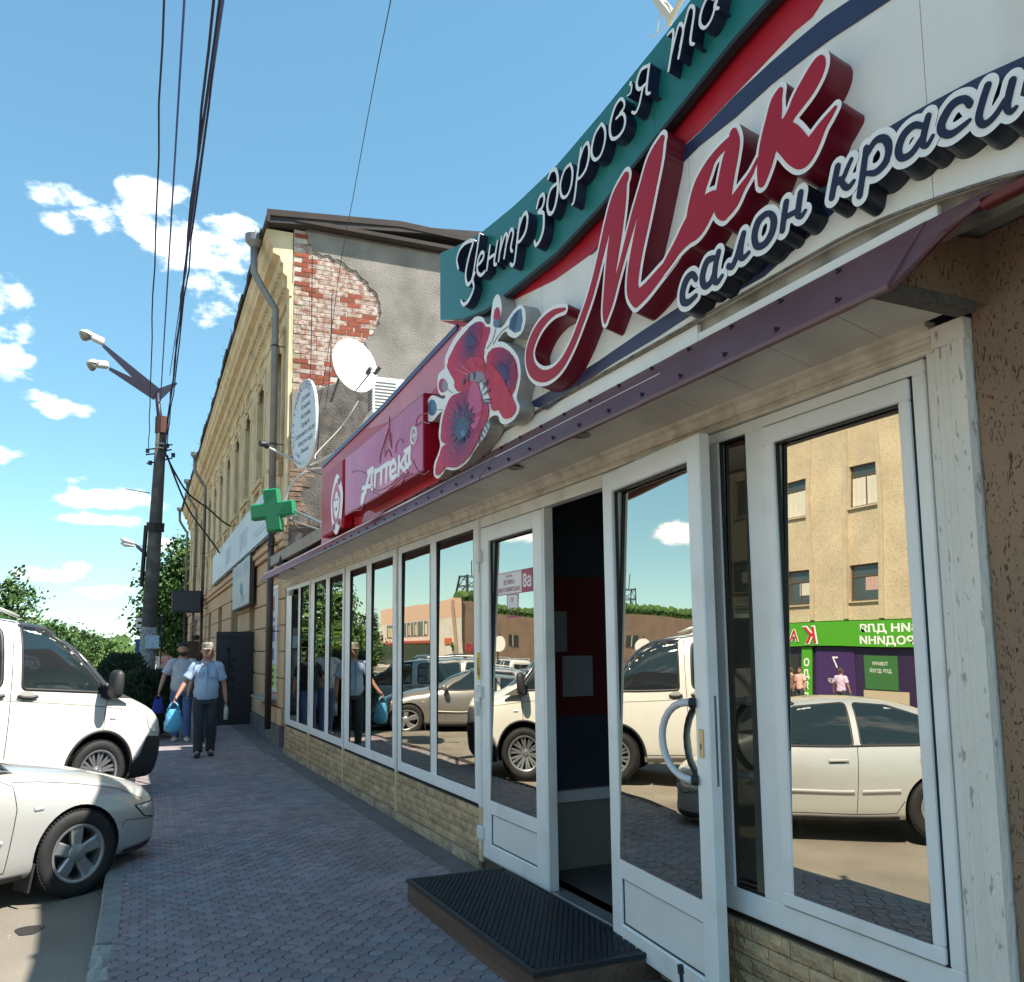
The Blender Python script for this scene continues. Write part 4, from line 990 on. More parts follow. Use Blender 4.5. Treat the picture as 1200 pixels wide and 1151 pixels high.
def grad_mat(key, cpx, r0, r1, inner, outer):
    '''printed petal: ink runs from a dark heart out to magenta'''
    m = bpy.data.materials.new(key); m.use_nodes = True; nt = m.node_tree; N = nt.nodes; L = nt.links; p = N['Principled BSDF']; p.inputs['Roughness'].default_value = .45; p.inputs['Specular IOR Level'].default_value = .25
    s_, z_ = fpt(*k7(cpx), .43); c_ = W(s_, .43, z_); tc_ = N.new('ShaderNodeTexCoord'); d_ = N.new('ShaderNodeVectorMath'); d_.operation = 'DISTANCE'; L.new(tc_.outputs['Object'], d_.inputs[0]); d_.inputs[1].default_value = c_
    nz_ = N.new('ShaderNodeTexNoise'); nz_.inputs['Scale'].default_value = 16; nz_.inputs['Detail'].default_value = 6; L.new(tc_.outputs['Object'], nz_.inputs['Vector'])
    ad = N.new('ShaderNodeMath'); ad.operation = 'MULTIPLY_ADD'; L.new(nz_.outputs['Fac'], ad.inputs[0]); ad.inputs[1].default_value = .22; L.new(d_.outputs['Value'], ad.inputs[2])
    r_ = N.new('ShaderNodeMapRange'); r_.inputs['From Min'].default_value = r0+.11; r_.inputs['From Max'].default_value = r1+.11; L.new(ad.outputs[0], r_.inputs['Value'])
    cr_ = N.new('ShaderNodeValToRGB'); e_ = cr_.color_ramp.elements; e_[0].color = (*inner, 1); e_[1].color = (*outer, 1); x_ = e_.new(.55); x_.color = (outer[0]*.7, outer[1]*.6, outer[2]*1.05, 1)
    L.new(r_.outputs[0], cr_.inputs[0]); L.new(cr_.outputs[0], p.inputs['Base Color']); return m
PG = [grad_mat('petal_top', (305, 300), .03, .30, (.05, .02, .10), (.56, .018, .075)), grad_mat('petal_right', (498, 480), .03, .30, (.05, .02, .10), (.55, .015, .06)), grad_mat('petal_low', (258, 800), .05, .42, (.02, .03, .11), (.56, .022, .085))]
def ell(cx, cy, rx, ry, n=16, rot=0, wob=0, spk=0):
    if spk:
        r_ = random.Random(int(cx+cy)); rx_, ry_ = rx*1.15, ry*1.15; f_ = [(1 if k % 2 else r_.uniform(.55, .8)) for k in range(30)]
        return [(cx+rx_*f_[k]*math.cos(a)*math.cos(rot)-ry_*f_[k]*math.sin(a)*math.sin(rot), cy+rx_*f_[k]*math.cos(a)*math.sin(rot)+ry_*f_[k]*math.sin(a)*math.cos(rot)) for k, a in enumerate([2*math.pi*k/30 for k in range(30)])]
    return [(cx+rx*math.cos(a)*math.cos(rot)-ry*math.sin(a)*math.sin(rot), cy+rx*math.cos(a)*math.sin(rot)+ry*math.sin(a)*math.cos(rot)) for a in [2*math.pi*k/n for k in range(n)]]
petal('petal', [(165,450),(178,400),(215,320),(262,262),(300,215),(345,183),(378,188),(398,218),(425,212),(418,270),(395,320),(383,400),(398,470),(370,520),(300,548),(225,590),(205,520)], PG[0], 0)
petal('petal', [(235,340),(262,262),(300,215),(345,183),(372,200),(375,260),(350,330),(300,350)], PG[0], 1)
petal('petal_heart', ell(305, 300, 34, 40, spk=1), PM[3], 2)
petal('petal', [(395,400),(425,345),(480,330),(540,365),(580,430),(585,520),(560,610),(520,640),(470,560),(420,520)], PG[1], 1)
petal('petal', [(430,350),(480,335),(535,365),(570,430),(575,500),(545,570),(510,520),(470,450)], PG[1], 2)
petal('petal_heart', ell(498, 480, 28, 58, rot=-.4, spk=1), PM[3], 3)
petal('petal', [(385,420),(440,440),(500,520),(540,610),(580,690),(550,745),(500,760),(470,700),(430,715),(420,640),(400,560)], PM[1], 3)
petal('petal', [(205,560),(230,470),(300,400),(360,385),(400,430),(395,520),(330,560),(240,610)], PM[1], 3)
petal('petal_heart', ell(345, 510, 50, 34, spk=1), mat('petal_grey', (.3, .25, .28), .4, var=.2), 4)
for a, (x0, y0, x1, y1) in enumerate(((262,560,270,515),(290,545,298,490),(325,530,330,478),(370,600,410,520),(372,625,425,575),(375,645,430,640),(365,665,428,660),(372,560,395,535))):
    dx, dy = x1-x0, y1-y0; l = math.hypot(dx, dy); nx, ny = -dy/l*7, dx/l*7
    petal('stamen', [(x0, y0), (x0+dx*.7+nx, y0+dy*.7+ny), (x1, y1), (x0+dx*.7-nx, y0+dy*.7-ny)], PM[5], 6)
petal('petal', [(140,905),(128,850),(142,760),(165,670),(205,610),(290,590),(315,540),(350,550),(372,640),(420,690),(400,770),(350,860),(300,960),(262,990),(240,900)], PG[2], 4)
petal('petal', [(295,600),(318,535),(350,545),(370,630),(375,720),(345,800),(300,840),(290,720)], PM[4], 5)
petal('petal', [(142,905),(240,895),(262,905),(330,860),(380,800),(345,890),(300,975),(250,1020),(205,1045),(155,1035),(140,1062),(112,1090),(98,1080),(104,1015),(128,960)], PG[2], 6)
petal('petal_heart', ell(258, 780, 62, 112, rot=.25, spk=1), PM[3], 7)
petal('petal_heart', ell(260, 810, 40, 78, rot=.25, spk=1), PM[5], 8)
petal('petal_eye', ell(265, 840, 14, 20), PM[6], 9)
for (x0, y0, x1, y1) in ((352,870,358,905),(365,840,385,880),(378,815,402,852),(390,785,412,830),(400,762,414,790)):
    petal('stamen', [(x0-5, y0), (x0+6, y0), (x1+3, y1), (x1-4, y1-4)], PM[5], 6)
petal('bud', ell(462, 155, 20, 55, rot=.05), PM[0], 0); petal('bud', ell(458, 195, 18, 26), PM[6], 1)
petal('bud', [(530,225),(540,170),(580,118),(605,108),(612,180),(600,240),(565,252)], PM[6], 0); petal('bud', [(535,215),(560,140),(585,125),(560,240)], PM[5], 1)
petal('bud', ell(82, 690, 26, 48), PM[6], 0); petal('bud', ell(143, 560, 24, 42), PM[0], 0); petal('bud', ell(155, 562, 16, 34), mat('petal_grey', (.3, .25, .28)), 1)
def line7(pts, r, m, lay):
    b = MB(FT); b.tube([(lambda q: (q[0], .4217+.0016*lay, q[1]))(fpt(*k7(p), .4217)) for p in pts], r, 4); return b.build('stem_line', m, pop)
line7([(440, 320), (470, 270), (500, 235), (530, 212)], .0022, PM[5], 1); line7([(405, 345), (440, 290), (458, 225)], .0022, PM[5], 1); line7([(108, 700), (150, 705)], .002, PM[5], 1); line7([(165, 575), (205, 605)], .002, PM[5], 1)
# veins of the petals
rv = random.Random(5)
b = MB(FT)
for (cx, cy, x1, y1, n_) in ((258, 800, 180, 650, 7), (258, 800, 330, 640, 6), (345, 510, 230, 400, 7), (345, 500, 360, 400, 4), (498, 470, 550, 400, 6), (498, 500, 560, 590, 5), (250, 980, 170, 930, 5), (310, 300, 350, 210, 5)):
    for k in range(n_):
        a = math.atan2(y1-cy, x1-cx)+rv.uniform(-.5, .5); l0 = rv.uniform(35, 60); l1 = math.hypot(x1-cx, y1-cy)*rv.uniform(.75, 1.0)
        pts = [(cx+math.cos(a+.06*t)*(l0+(l1-l0)*t), cy+math.sin(a+.06*t)*(l0+(l1-l0)*t)*1.0) for t in (0, .4, .8, 1)]
        b.tube([(lambda q: (q[0], .4217+.0016*9, q[1]))(fpt(*k7(p), .436)) for p in pts], .0012, 3)
b.build('petal_veins', mat('vein', (.62, .2, .34), .4), pop, fix=False, kind='stuff')

# ---- raised pharmacy box
apt = thing('pharmacy_sign', W(7, .4, 2.9), 'raised red box with pink panel and white word Аптека on the red fascia', 'sign')
b = MB(FT); b.box(5.915, 8.26, NB+.001, .455, 2.885, 3.475, .004); b.build('sign_box', mat('box_red', (.34, .006, .02), .3, spec=.22), apt)
b = MB(FT); b.box(5.93, 8.245, .4555, .4575, 2.90, 3.46); b.build('panel_print', mat('pink_panel', (.54, .10, .24), .3, var=.25, vscale=1.6, dirt=(.62, .2, .34), dscale=1.4, damt=.9, spec=.22), apt)
k8 = crop(330, 430, 4.957)
q8 = lambda x, y: fpt(*k8((x, y)), .4585)
b = MB(FT)
pr = [(412,905),(440,895),(462,930),(430,930)]; pr2 = [(470,900),(480,850),(510,832),(545,850),(600,830),(560,870),(470,905)]
for P in (pr2, [(590,510),(600,430),(620,375),(642,385),(640,460),(628,440),(612,420),(600,500)]):
    s8 = [q8(*p) for p in P]; b.add([(s, .4585, z) for s, z in s8], [tuple(range(len(s8)))])
M_DR = mat('dark_red_print', (.3, .01, .03), .4); b.build('print_shape', M_DR, apt, fix=False)
for P in ([(570,560),(578,500),(600,430),(622,360)],[(628,290),(628,380),(640,470)],[(665,500),(668,450),(690,418),(710,440)],[(600,520),(620,480),(640,520)],[(780,360),(785,310),(810,275),(860,272)],[(790,340),(815,320),(862,330)],
          [(765,540),(790,600),(830,625),(860,600)],[(520,690),(560,720),(640,680),(730,600)],[(520,720),(580,740),(660,680),(740,610)],[(410,835),(460,830),(480,800)],[(410,612),(440,603),(490,618)],[(690,690),(720,640),(760,620)]):
    b = MB(FT); sp = smooth_stroke([(x, y, 1) for x, y in P], 4); b.tube([(lambda q: (q[0], .4588, q[1]))(q8(x, y)) for x, y, _ in sp], .006 if len(P) != 4 or P[0][0] < 600 else .004, 4); b.build('print_line', M_DR, apt)
# the word, traced stroke by stroke
kk = crop(330, 430, 4.957)
apteka = [
 [[(520,595,8),(505,640,9),(490,700,9),(470,780,8),(462,790,6)],[(530,592,8),(522,650,8),(525,712,8)],[(470,705,6),(520,690,6)],[(500,610,6),(530,592,6)],[(462,790,7),(468,745,6),(490,730,5)]],
 [[(545,605,9),(540,690,9)],[(540,612,7),(580,590,7)],[(580,590,9),(577,672,9)]],
 [[(588,580,7),(628,558,7)],[(610,570,9),(606,660,9)]],
 [[(632,612,6),(662,590,6),(655,548,8),(636,565,9),(630,610,9),(640,645,8),(665,630,6)]],
 [[(682,528,9),(678,625,9)],[(682,585,6),(715,520,7)],[(690,575,6),(715,600,8),(722,598,5)]],
 [[(735,490,7),(722,510,7),(720,560,9),(735,575,8),(742,540,6)],[(745,470,9),(740,540,9),(750,560,6)],[(712,490,5),(740,472,6)]],
]
for li, st in enumerate(apteka): letter(apt, 'letter', st, kk, .42, .006, [0], .4578, .4625+.0012*(li % 2), (M_LW, M_LW))
b = MB(FT)
cq = q8(771, 400)
b.tube([(cq[0]+.062*math.cos(a), .461, cq[1]+.062*math.sin(a)) for a in [2*math.pi*k/20 for k in range(21)]], .011, 5)
b.box(cq[0]-.03, cq[0]+.03, .458, .463, cq[1]-.008, cq[1]+.008); b.box(cq[0]-.008, cq[0]+.008, .463, .4635, cq[1]-.03, cq[1]+.03); b.build('mark', M_LW, apt)
# small box with the oval emblem
sm = thing('oval_emblem_box', W(9.2, .4, 3), 'narrow red box with white and pink oval emblem, far end of the fascia', 'sign')
b = MB(FT); q0 = fpt(406, 560, .44); q1 = fpt(383, 630, .44)
b.box(8.42, 9.35, NB+.001, .44, 2.80, 3.50, .02); b.build('sign_box', mat('box_red2', (.42, .008, .022), .35, spec=.22), sm)
c_s, c_z = fpt(394.5, 591, .443)
def oval(cx, cz, rs, rz, n0, n1, nm, m, wob=0, nn=28):
    pts = [(cx+rs*math.cos(a)*(1+wob*math.sin(5*a)), cz+rz*math.sin(a)*(1+wob*math.cos(4*a))) for a in [2*math.pi*k/nn for k in range(nn)]]
    sheet(nm, pts, n0, n1, m, sm, px=False)
oval(c_s, c_z, .25, .30, .440, .443, 'oval', M_LW, .04); oval(c_s+.02, c_z+.01, .17, .2, .443, .445, 'oval', PM[4], .08); oval(c_s, c_z-.01, .12, .13, .445, .447, 'oval', M_LW, .12)
for du, dz, r in ((-.05, .04, .02), (.05, .05, .02), (0, -.05, .03), (-.12, -.2, .05), (.1, -.22, .05), (-.1, .22, .05)): oval(c_s+du, c_z+dz, r, r*.7, .447, .449, 'spot', PM[2])
b = MB(FT); b.box(9.62, 9.66, NB, NB+.003, 2.96, 3.08); b.build('vent_slot', M_BLACK, fas)
# white figure standing above the teal board at the picture's top edge: a pale sculpted letter ornament on thin wires
orn = thing('roof_ornament', W(2.9, .2, 4.3), 'cream ornament on thin wires rising behind the teal board at the top', 'ornament')
ko = crop(640, 0, 4.604)
M_CR = mat('cream_paint', (.7, .62, .5), .6)
def opx(x, y, n=.25): s_, z_ = fpt(*ko((x, y)), n); return (s_, n, z_)
b = MB(FT); b.tube([opx(600, -60), opx(608, 0), opx(622, 30), opx(648, 62), opx(672, 92), opx(660, 140)], [.03, .028, .022, .024, .02, .012], 8); b.build('arm', M_CR, orn)
b = MB(FT); b.tube([opx(760, -60), opx(728, 0), opx(700, 55), opx(680, 90)], [.016, .014, .012, .016], 8); b.build('arm', M_CR, orn)
b = MB(FT); b.tube([opx(622, 40), opx(608, 110), opx(600, 170)], .003, 4); b.tube([opx(665, 120), opx(600, 180), opx(560, 208)], .003, 4); b.tube([opx(640, 0), opx(690, 60)], .003, 4); b.build('wires', M_CR, orn)
# ================================================================== THE OLD TWO-STOREY BUILDING
old = thing('old_building', OT((16, -4, 0)), 'long old two-storey cream building with moulded cornice and crumbling brick gable', 'building')
M_CREAM = mat('cream_render', (.74, .60, .38), .85, var=.12, vscale=2.5, dirt=(.48, .36, .22), dscale=2.2, damt=.55, bump=.3, bscale=50)
M_PEACH = mat('peach_render', (.62, .42, .26), .85, var=.12, vscale=2.5, island=.06, dirt=(.5, .36, .25), dscale=2.5, damt=.5, bump=.3, bscale=50)
M_GREYR = mat('grey_render', (.265, .24, .215), .95, var=.18, vscale=2.2, dirt=(.15, .135, .12), dscale=2.4, damt=.6, bump=.9, bscale=45)
M_DARKR = mat('dark_render_with_shade', (.13, .115, .1), .95, var=.3, vscale=4, dirt=(.05, .045, .04), dscale=5, damt=.8, bump=.9, bscale=45)
M_DARKW = mat('old_wood', (.04, .03, .026), .85, var=.3, vscale=3, stretch=(1, .2, 1))
LEN = 33.0
WZ = [(1.35+2.45*i) for i in range(13)]
b = MB(OT)
# upper storey wall, built as piers and panels round real openings
HW = .56
ops = [(c-HW, c+HW) for c in WZ]
lo_ops = [(.80, 2.45, .80, 2.80), (4.15, 5.15, .05, 2.95), (7.6, 9.4, .9, 2.9), (12.2, 13.7, .9, 2.9), (16.6, 18.0, .05, 2.9), (20.8, 22.2, .9, 2.9), (25.2, 26.6, .9, 2.9), (29.2, 30.6, .9, 2.9)]
e = 0.0
for a, c in ops:
    b.box(e, a, -.5, 0, 3.62, 8.0); b.box(a, c, -.5, 0, 3.62, 5.1); b.box(a, c, -.5, 0, 7.32, 8.0); e = c
b.box(e, LEN, -.5, 0, 3.62, 8.0)
b.build('upper_wall', M_CREAM, old)
b = MB(OT); e = 0.0
for a, c, z0, z1 in lo_ops:
    b.box(e, a, -.5, -.03, 0, 3.62); b.box(a, c, -.5, -.03, 0, z0); b.box(a, c, -.5, -.03, z1, 3.62); e = c
b.box(e, LEN, -.5, -.03, 0, 3.62); b.build('lower_wall', M_PEACH, old)
b = MB(OT); b.box(.02, LEN, -9, -.52, 0, 8.9); b.build('core', mat('dark_interior2', (.03, .03, .03), .9), old)
# rusticated courses, block by block
zc = [(.62, 1.10), (1.12, 1.55), (1.57, 2.0), (2.02, 2.45), (2.47, 2.9), (2.92, 3.32)]
segs = []; e = 0.02
for a, c, z0, z1 in lo_ops: segs.append((e, a)); e = c
segs.append((e, LEN))
for k, (z0, z1) in enumerate(zc):
    parts_ = segs if k < 5 else [(0.02, LEN)]
    for a, c in parts_:
        w = c-a; nb = max(1, round(w/1.15)); off = (.5 if k % 2 else 0) if nb > 1 else 0
        cuts_ = [a]+[a+w*(i+off)/nb for i in range(1 if off == 0 else 0, nb)]+[c]
        cuts_ = sorted(set(round(q, 3) for q in cuts_))
        for p_, q_ in zip(cuts_[:-1], cuts_[1:]):
            if q_-p_ < .08: continue
            bb = MB(OT); bb.box(p_+.012, q_-.012, -.028, .035, z0, z1, .012); bb.build('rusticated_block', M_PEACH, old)
b = MB(OT); b.box(0, LEN, -.03, .07, .33, .60, .01); e = 0
b.build('base_course', M_PEACH, old)
b = MB(OT); b.box(-.01, LEN, -.03, .10, -.1, .32, .01); b.build('plinth', mat('cement_plinth', (.17, .16, .155), .9, var=.25, vscale=4, bump=.6), old)
b = MB(OT); b.box(0, LEN, -.03, .09, 3.34, 3.44, .01); b.box(0, LEN, -.03, .14, 3.45, 3.56, .02); b.box(0, LEN, -.03, .08, 3.57, 3.66, .01); b.build('string_course', M_PEACH, old)
# windows: upper
M_OFR = mat('old_frame', (.20, .17, .14), .7, var=.3, vscale=8)
M_OGL = mat('old_glass', (.03, .035, .04), .04, spec=.9)
def old_window(t0, t1, z0, z1, n=-.17, mull=True):
    b = MB(OT); f = .07
    b.box(t0, t1, n-.06, n, z0, z0+f); b.box(t0, t1, n-.06, n, z1-f, z1); b.box(t0, t0+f, n-.06, n, z0+f, z1-f); b.box(t1-f, t1, n-.06, n, z0+f, z1-f)
    if mull: b.box((t0+t1)/2-.03, (t0+t1)/2+.03, n-.06, n-.003, z0+f, z1-f); b.box(t0+f, (t0+t1)/2-.03, n-.06, n-.004, z0+(z1-z0)*.66, z0+(z1-z0)*.66+.05); b.box((t0+t1)/2+.03, t1-f, n-.06, n-.004, z0+(z1-z0)*.66, z0+(z1-z0)*.66+.05)
    w = b.build('window', M_OFR, old)
    b = MB(OT); b.add([(t0+f, n-.03, z0+f), (t1-f, n-.03, z0+f), (t1-f, n-.03, z1-f), (t0+f, n-.03, z1-f)], [(0, 1, 2, 3)]); b.build('pane', M_OGL, w, fix=False)
for i, c in enumerate(WZ):
    old_window(c-HW, c+HW, 5.1, 7.32)
    b = MB(OT)
    # sill on brackets, apron panel, pilasters, hood and keystone
    b.box(c-.72, c+.72, 0, .13, 5.0, 5.09, .01); b.box(c-.68, c+.68, 0, .08, 4.93, 5.0, .005)
    b.box(c-.66, c-.5, 0, .09, 4.7, 4.93, .01); b.box(c+.5, c+.66, 0, .09, 4.7, 4.93, .01)
    b.box(c-.45, c+.45, 0, .03, 4.35, 4.4); b.box(c-.45, c+.45, 0, .03, 4.82, 4.87); b.box(c-.45, c-.4, 0, .03, 4.4, 4.82); b.box(c+.4, c+.45, 0, .03, 4.4, 4.82)
    b.build('window_sill', M_CREAM, old)
    b = MB(OT)
    b.box(c-.72, c-.58, 0, .05, 5.1, 7.2, .008); b.box(c+.58, c+.72, 0, .05, 5.1, 7.2, .008)
    b.box(c-.76, c+.76, 0, .07, 7.33, 7.42, .01); b.box(c-.72, c+.72, 0, .045, 7.2, 7.33); b.box(c-.1, c+.1, 0, .11, 7.25, 7.6, .01); b.box(c-.62, c-.45, .0, .06, 7.0, 7.2, .01); b.box(c+.45, c+.62, .0, .06, 7.0, 7.2, .01)
    b.build('window_surround', M_CREAM, old)
    m_ = c+1.225
    if m_ < LEN-.4:
        b = MB(OT); b.box(m_-.30, m_+.30, 0, .05, 3.8, 7.7, .01); b.box(m_-.36, m_+.36, 0, .08, 7.55, 7.75, .01); b.box(m_-.36, m_+.36, 0, .08, 3.7, 3.95, .01)
        b.box(m_-.17, m_+.17, .05, .062, 6.75, 7.3); b.build('pilaster', M_CREAM, old)
b = MB(OT); b.box(-.0, .28, 0, .05, 3.7, 7.75, .01); b.build('pilaster', M_CREAM, old)
for a, c, z0, z1 in lo_ops[1:]: old_window(a, c, max(z0, .06), z1, n=-.2)
# crown cornice: stepped profile with two rows of dentils
pr_ = [(0, 7.76), (.05, 7.76), (.05, 7.86), (.09, 7.9), (.09, 8.1), (.16, 8.16), (.16, 8.34), (.2, 8.36), (.22, 8.46), (.34, 8.5), (.34, 8.62), (.40, 8.68), (.42, 8.82), (.46, 8.86), (.46, 8.92), (0, 8.92)]
b = MB(OT); n = len(pr_); b.add([(-.02, q, z) for q, z in pr_]+[(LEN, q, z) for q, z in pr_], [(i, (i+1) % n, n+(i+1) % n, n+i) for i in range(n)]+[tuple(range(n)), tuple(range(2*n-1, n-1, -1))])
b.build('cornice', M_CREAM, old)
b = MB(OT); t = .06
while t < LEN-.1:
    b.box(t, t+.12, .09, .15, 7.93, 8.08); b.box(t+.02, t+.12, .16, .215, 8.2, 8.33); t += .21
b.build('dentils', M_CREAM, old, kind='stuff')
# roof: dark eave board, overhang and shallow slope
b = MB(OT)
b.add([(-.2, .47, 8.95), (LEN+.2, .47, 8.95), (LEN+.2, .47, 9.07), (-.2, .47, 9.07), (-.25, -4.5, 9.62), (LEN+.2, -4.5, 9.62), (-.25, -4.5, 9.5), (LEN+.2, -4.5, 9.5)],
      [(0, 1, 2, 3), (3, 2, 5, 4), (0, 6, 7, 1), (0, 3, 4, 6), (1, 7, 5, 2), (4, 5, 7, 6)])
b.build('roof', mat('old_roof', (.035, .03, .03), .8, var=.3, vscale=3), old)
ro = random.Random(4)
b = MB(OT)
t = -.3
while t < LEN:
    l = ro.uniform(.5, 1.1); dz = ro.uniform(-.03, .03); b.box(t, t+l, .44+ro.uniform(-.03, .03), .50+ro.uniform(-.02, .03), 8.94+dz, 9.09+dz); t += l+.003
for k in range(30):
    t = ro.uniform(0, LEN); b.tube([(t, .47, 9.06), (t+ro.uniform(-.05, .05), .47+ro.uniform(.02, .12), 9.1+ro.uniform(.03, .16))], .006, 3)
b.build('eave_boards', M_DARKW, old, kind='stuff')
# gable: verge boards
b = MB(OT); b.add([(-.24, .48, 9.06), (-.24, -1.9, 9.30), (-.24, -7.5, 9.15), (-.24, -7.5, 9.26), (-.24, -1.9, 9.41), (-.24, .48, 9.17), (-.22, .48, 9.06), (-.22, -1.9, 9.30), (-.22, -7.5, 9.15), (-.22, -7.5, 9.26), (-.22, -1.9, 9.41), (-.22, .48, 9.17)],
      [(0, 1, 4, 5), (1, 2, 3, 4), (6, 11, 10, 7), (7, 10, 9, 8), (0, 5, 11, 6), (5, 4, 10, 11), (4, 3, 9, 10), (0, 6, 7, 1), (1, 7, 8, 2)])
b.build('verge_board', M_DARKW, old)
b = MB(OT); b.box(-.22, 0, -7.5, -.02, 9.05, 9.12); b.build('verge_soffit', M_DARKW, old)
# gable masonry: brick bed, individual bricks where the render has fallen, render sheet round them
M_BBED = mat('lime_mortar', (.52, .46, .40), .95, var=.2, vscale=12, bump=.6)
M_RB = mat('old_red_brick', (.26, .065, .035), .9, var=.25, vscale=15, island=.2, bump=.8, bscale=60)
M_WB = mat('limed_brick', (.46, .38, .33), .95, var=.2, vscale=14, island=.12, dirt=(.28, .12, .08), dscale=12, damt=.9, dlo=.45, dhi=.62, bump=.8, bscale=60)
b = MB(OT); b.box(0, .3, -8, -.02, 0, 9.0); b.build('gable_core', M_BBED, old)
def gpt(px, py, t=-.03):
    P = hit(px, py, B0+BD*t, BD); return ((P-B0).dot(BN), P.z)
kg = crop(200, 220, 3.028)
edge = [(486, 108), (478, 150), (486, 190), (505, 226), (560, 243), (612, 268), (655, 298), (700, 338), (735, 385), (745, 430), (742, 470), (722, 520), (690, 542), (702, 590), (640, 652), (590, 688), (515, 720), (455, 722)]
E_ = [gpt(*kg(p)) for p in edge]
topz = 9.0
Ln = E_[-1][0]
E_[0] = (E_[0][0], topz)
E2_ = []
rj = random.Random(8)
for a, c in zip(E_[:-1], E_[1:]):
    for k in range(5): E2_.append((a[0]+(c[0]-a[0])*k/5+rj.uniform(-.028, .028), a[1]+(c[1]-a[1])*k/5+(rj.uniform(-.028, .028) if a[1] < topz-.01 or k else 0)))
E_ = E2_+[E_[-1]]; E_[0] = (E_[0][0], topz)
rend = [(-8, 0), (-.03, 0), (-.03, E_[-1][1])]+E_[::-1]+[(-8, topz)]
def lsheet(name, pts, t0, t1, m, parent):
    b = MB(OT); k = len(pts); b.add([(t1, n, z) for n, z in pts]+[(t0, n, z) for n, z in pts], [tuple(range(k)), tuple(range(k, 2*k))[::-1]]+[(i, (i+1) % k, k+(i+1) % k, k+i) for i in range(k)])
    return b.build(name, m, parent)
lsheet('gable_render', rend, -.035, -.001, M_GREYR, old)
dark_pts = [gpt(*kg(p)) for p in [(455, 730), (520, 722), (590, 695), (640, 665), (700, 640), (735, 690), (700, 800), (640, 900), (560, 980), (540, 1150), (520, 1250), (440, 1250), (440, 1000)]]
lsheet('dark_render_with_shadow', dark_pts, -.039, -.0355, M_DARKR, old)  # darker render below the dish, the dish's shadow painted into its colour
def inside(pt, poly):
    x, y = pt; r = False; j = len(poly)-1
    for i in range(len(poly)):
        if (poly[i][1] > y) != (poly[j][1] > y) and x < (poly[j][0]-poly[i][0])*(y-poly[i][1])/(poly[j][1]-poly[i][1])+poly[i][0]: r = not r
        j = i
    return r
patch = [(-.03, topz), (-.03, E_[-1][1])]+E_[::-1]
cnt = 0; z = E_[-1][1]-.02; row = 0; CH = .088; BLn = .27
while z < topz-.02:
    x = -.03-(BLn/2 if row % 2 else 0)
    while x > -3:
        x2 = x-BLn; xa, xb = min(-.035, x), x2
        mid = ((xa+xb)/2, z+CH/2)
        if xa-xb > .06 and inside(mid, patch) and cnt < 296:
            red = (math.sin(x*5.3+z*1.7)+math.sin(z*4.1-x*2)+ro.uniform(-1.3, 1.3)) > (1.05 if z < 8.4 else .1)
            bb = MB(OT); d = ro.uniform(0, .008) if red else ro.uniform(.0, .006); jj = ro.uniform(-.012, .012)
            bb.box(-.005-d, .002, xb+.005+jj, xa-.005+jj*.6, z+.005, z+CH-.005, .004); bb.build('brick', M_RB if red else M_WB, old); cnt += 1
        x = x2
    z += CH; row += 1
# crumbled corner and pilaster base exposed low down beside the shop
b = MB(OT)
for k in range(26):
    z = 3.1+k*.085; b.box(-.03-ro.uniform(0, .03), 0, -.02-ro.uniform(.15, .5), -.01, z, z+.07)
b.build('broken_masonry', mat('broken_masonry', (.2, .13, .09), .95, var=.5, vscale=8, bump=1, bscale=30), old, kind='stuff')
# ---- downpipes
M_ZINC = mat('zinc_pipe', (.24, .245, .25), .5, metal=.4, var=.2, vscale=4); M_BRN = mat('brown_pipe', (.05, .035, .03), .5, var=.2)
def downpipe(t, label, low=.25, t2=None):
    r = thing('downpipe', OT((t, .2, 0)), label, 'drainpipe', 'downpipes on the old building')
    b = MB(OT); b.smooth = False
    b.lathe([(.05, 8.62), (.06, 8.8), (.15, 8.9), (.16, 9.02), (.13, 9.02), (.12, 8.92)], 14, c=(t, .60, 0)); b.build('hopper', M_ZINC, r)
    b = MB(OT); b.smooth = True; b.tube([(t, .60, 8.8), (t, .59, 8.35), (t, .52, 8.2), (t, .30, 7.85), (t, .2, 7.7), (t, .2, 3.9)], .062, 10); b.build('pipe', M_ZINC, r)
    b = MB(OT); b.smooth = True; b.tube([(t, .2, 3.9), (t, .2, low)], .056, 10); b.build('pipe', M_BRN, r)
    for z in (7.0, 5.2, 3.4, 1.9): b = MB(OT); b.tube([(t, .2, z), (t, .2, z+.03)], .072, 10); b.tube([(t, .2, z+.015), (t-.02, -.02, z+.015)], .01, 5); b.build('clamp', M_BRN, r)
downpipe(.55, 'grey downpipe with a hopper nearest the brick gable corner')
downpipe(19.0, 'grey downpipe with a hopper halfway along the cream facade')
downpipe(24.6, 'grey downpipe just beyond the middle one on the cream facade')
downpipe(32.6, 'grey downpipe with a hopper at the far end of the cream facade')
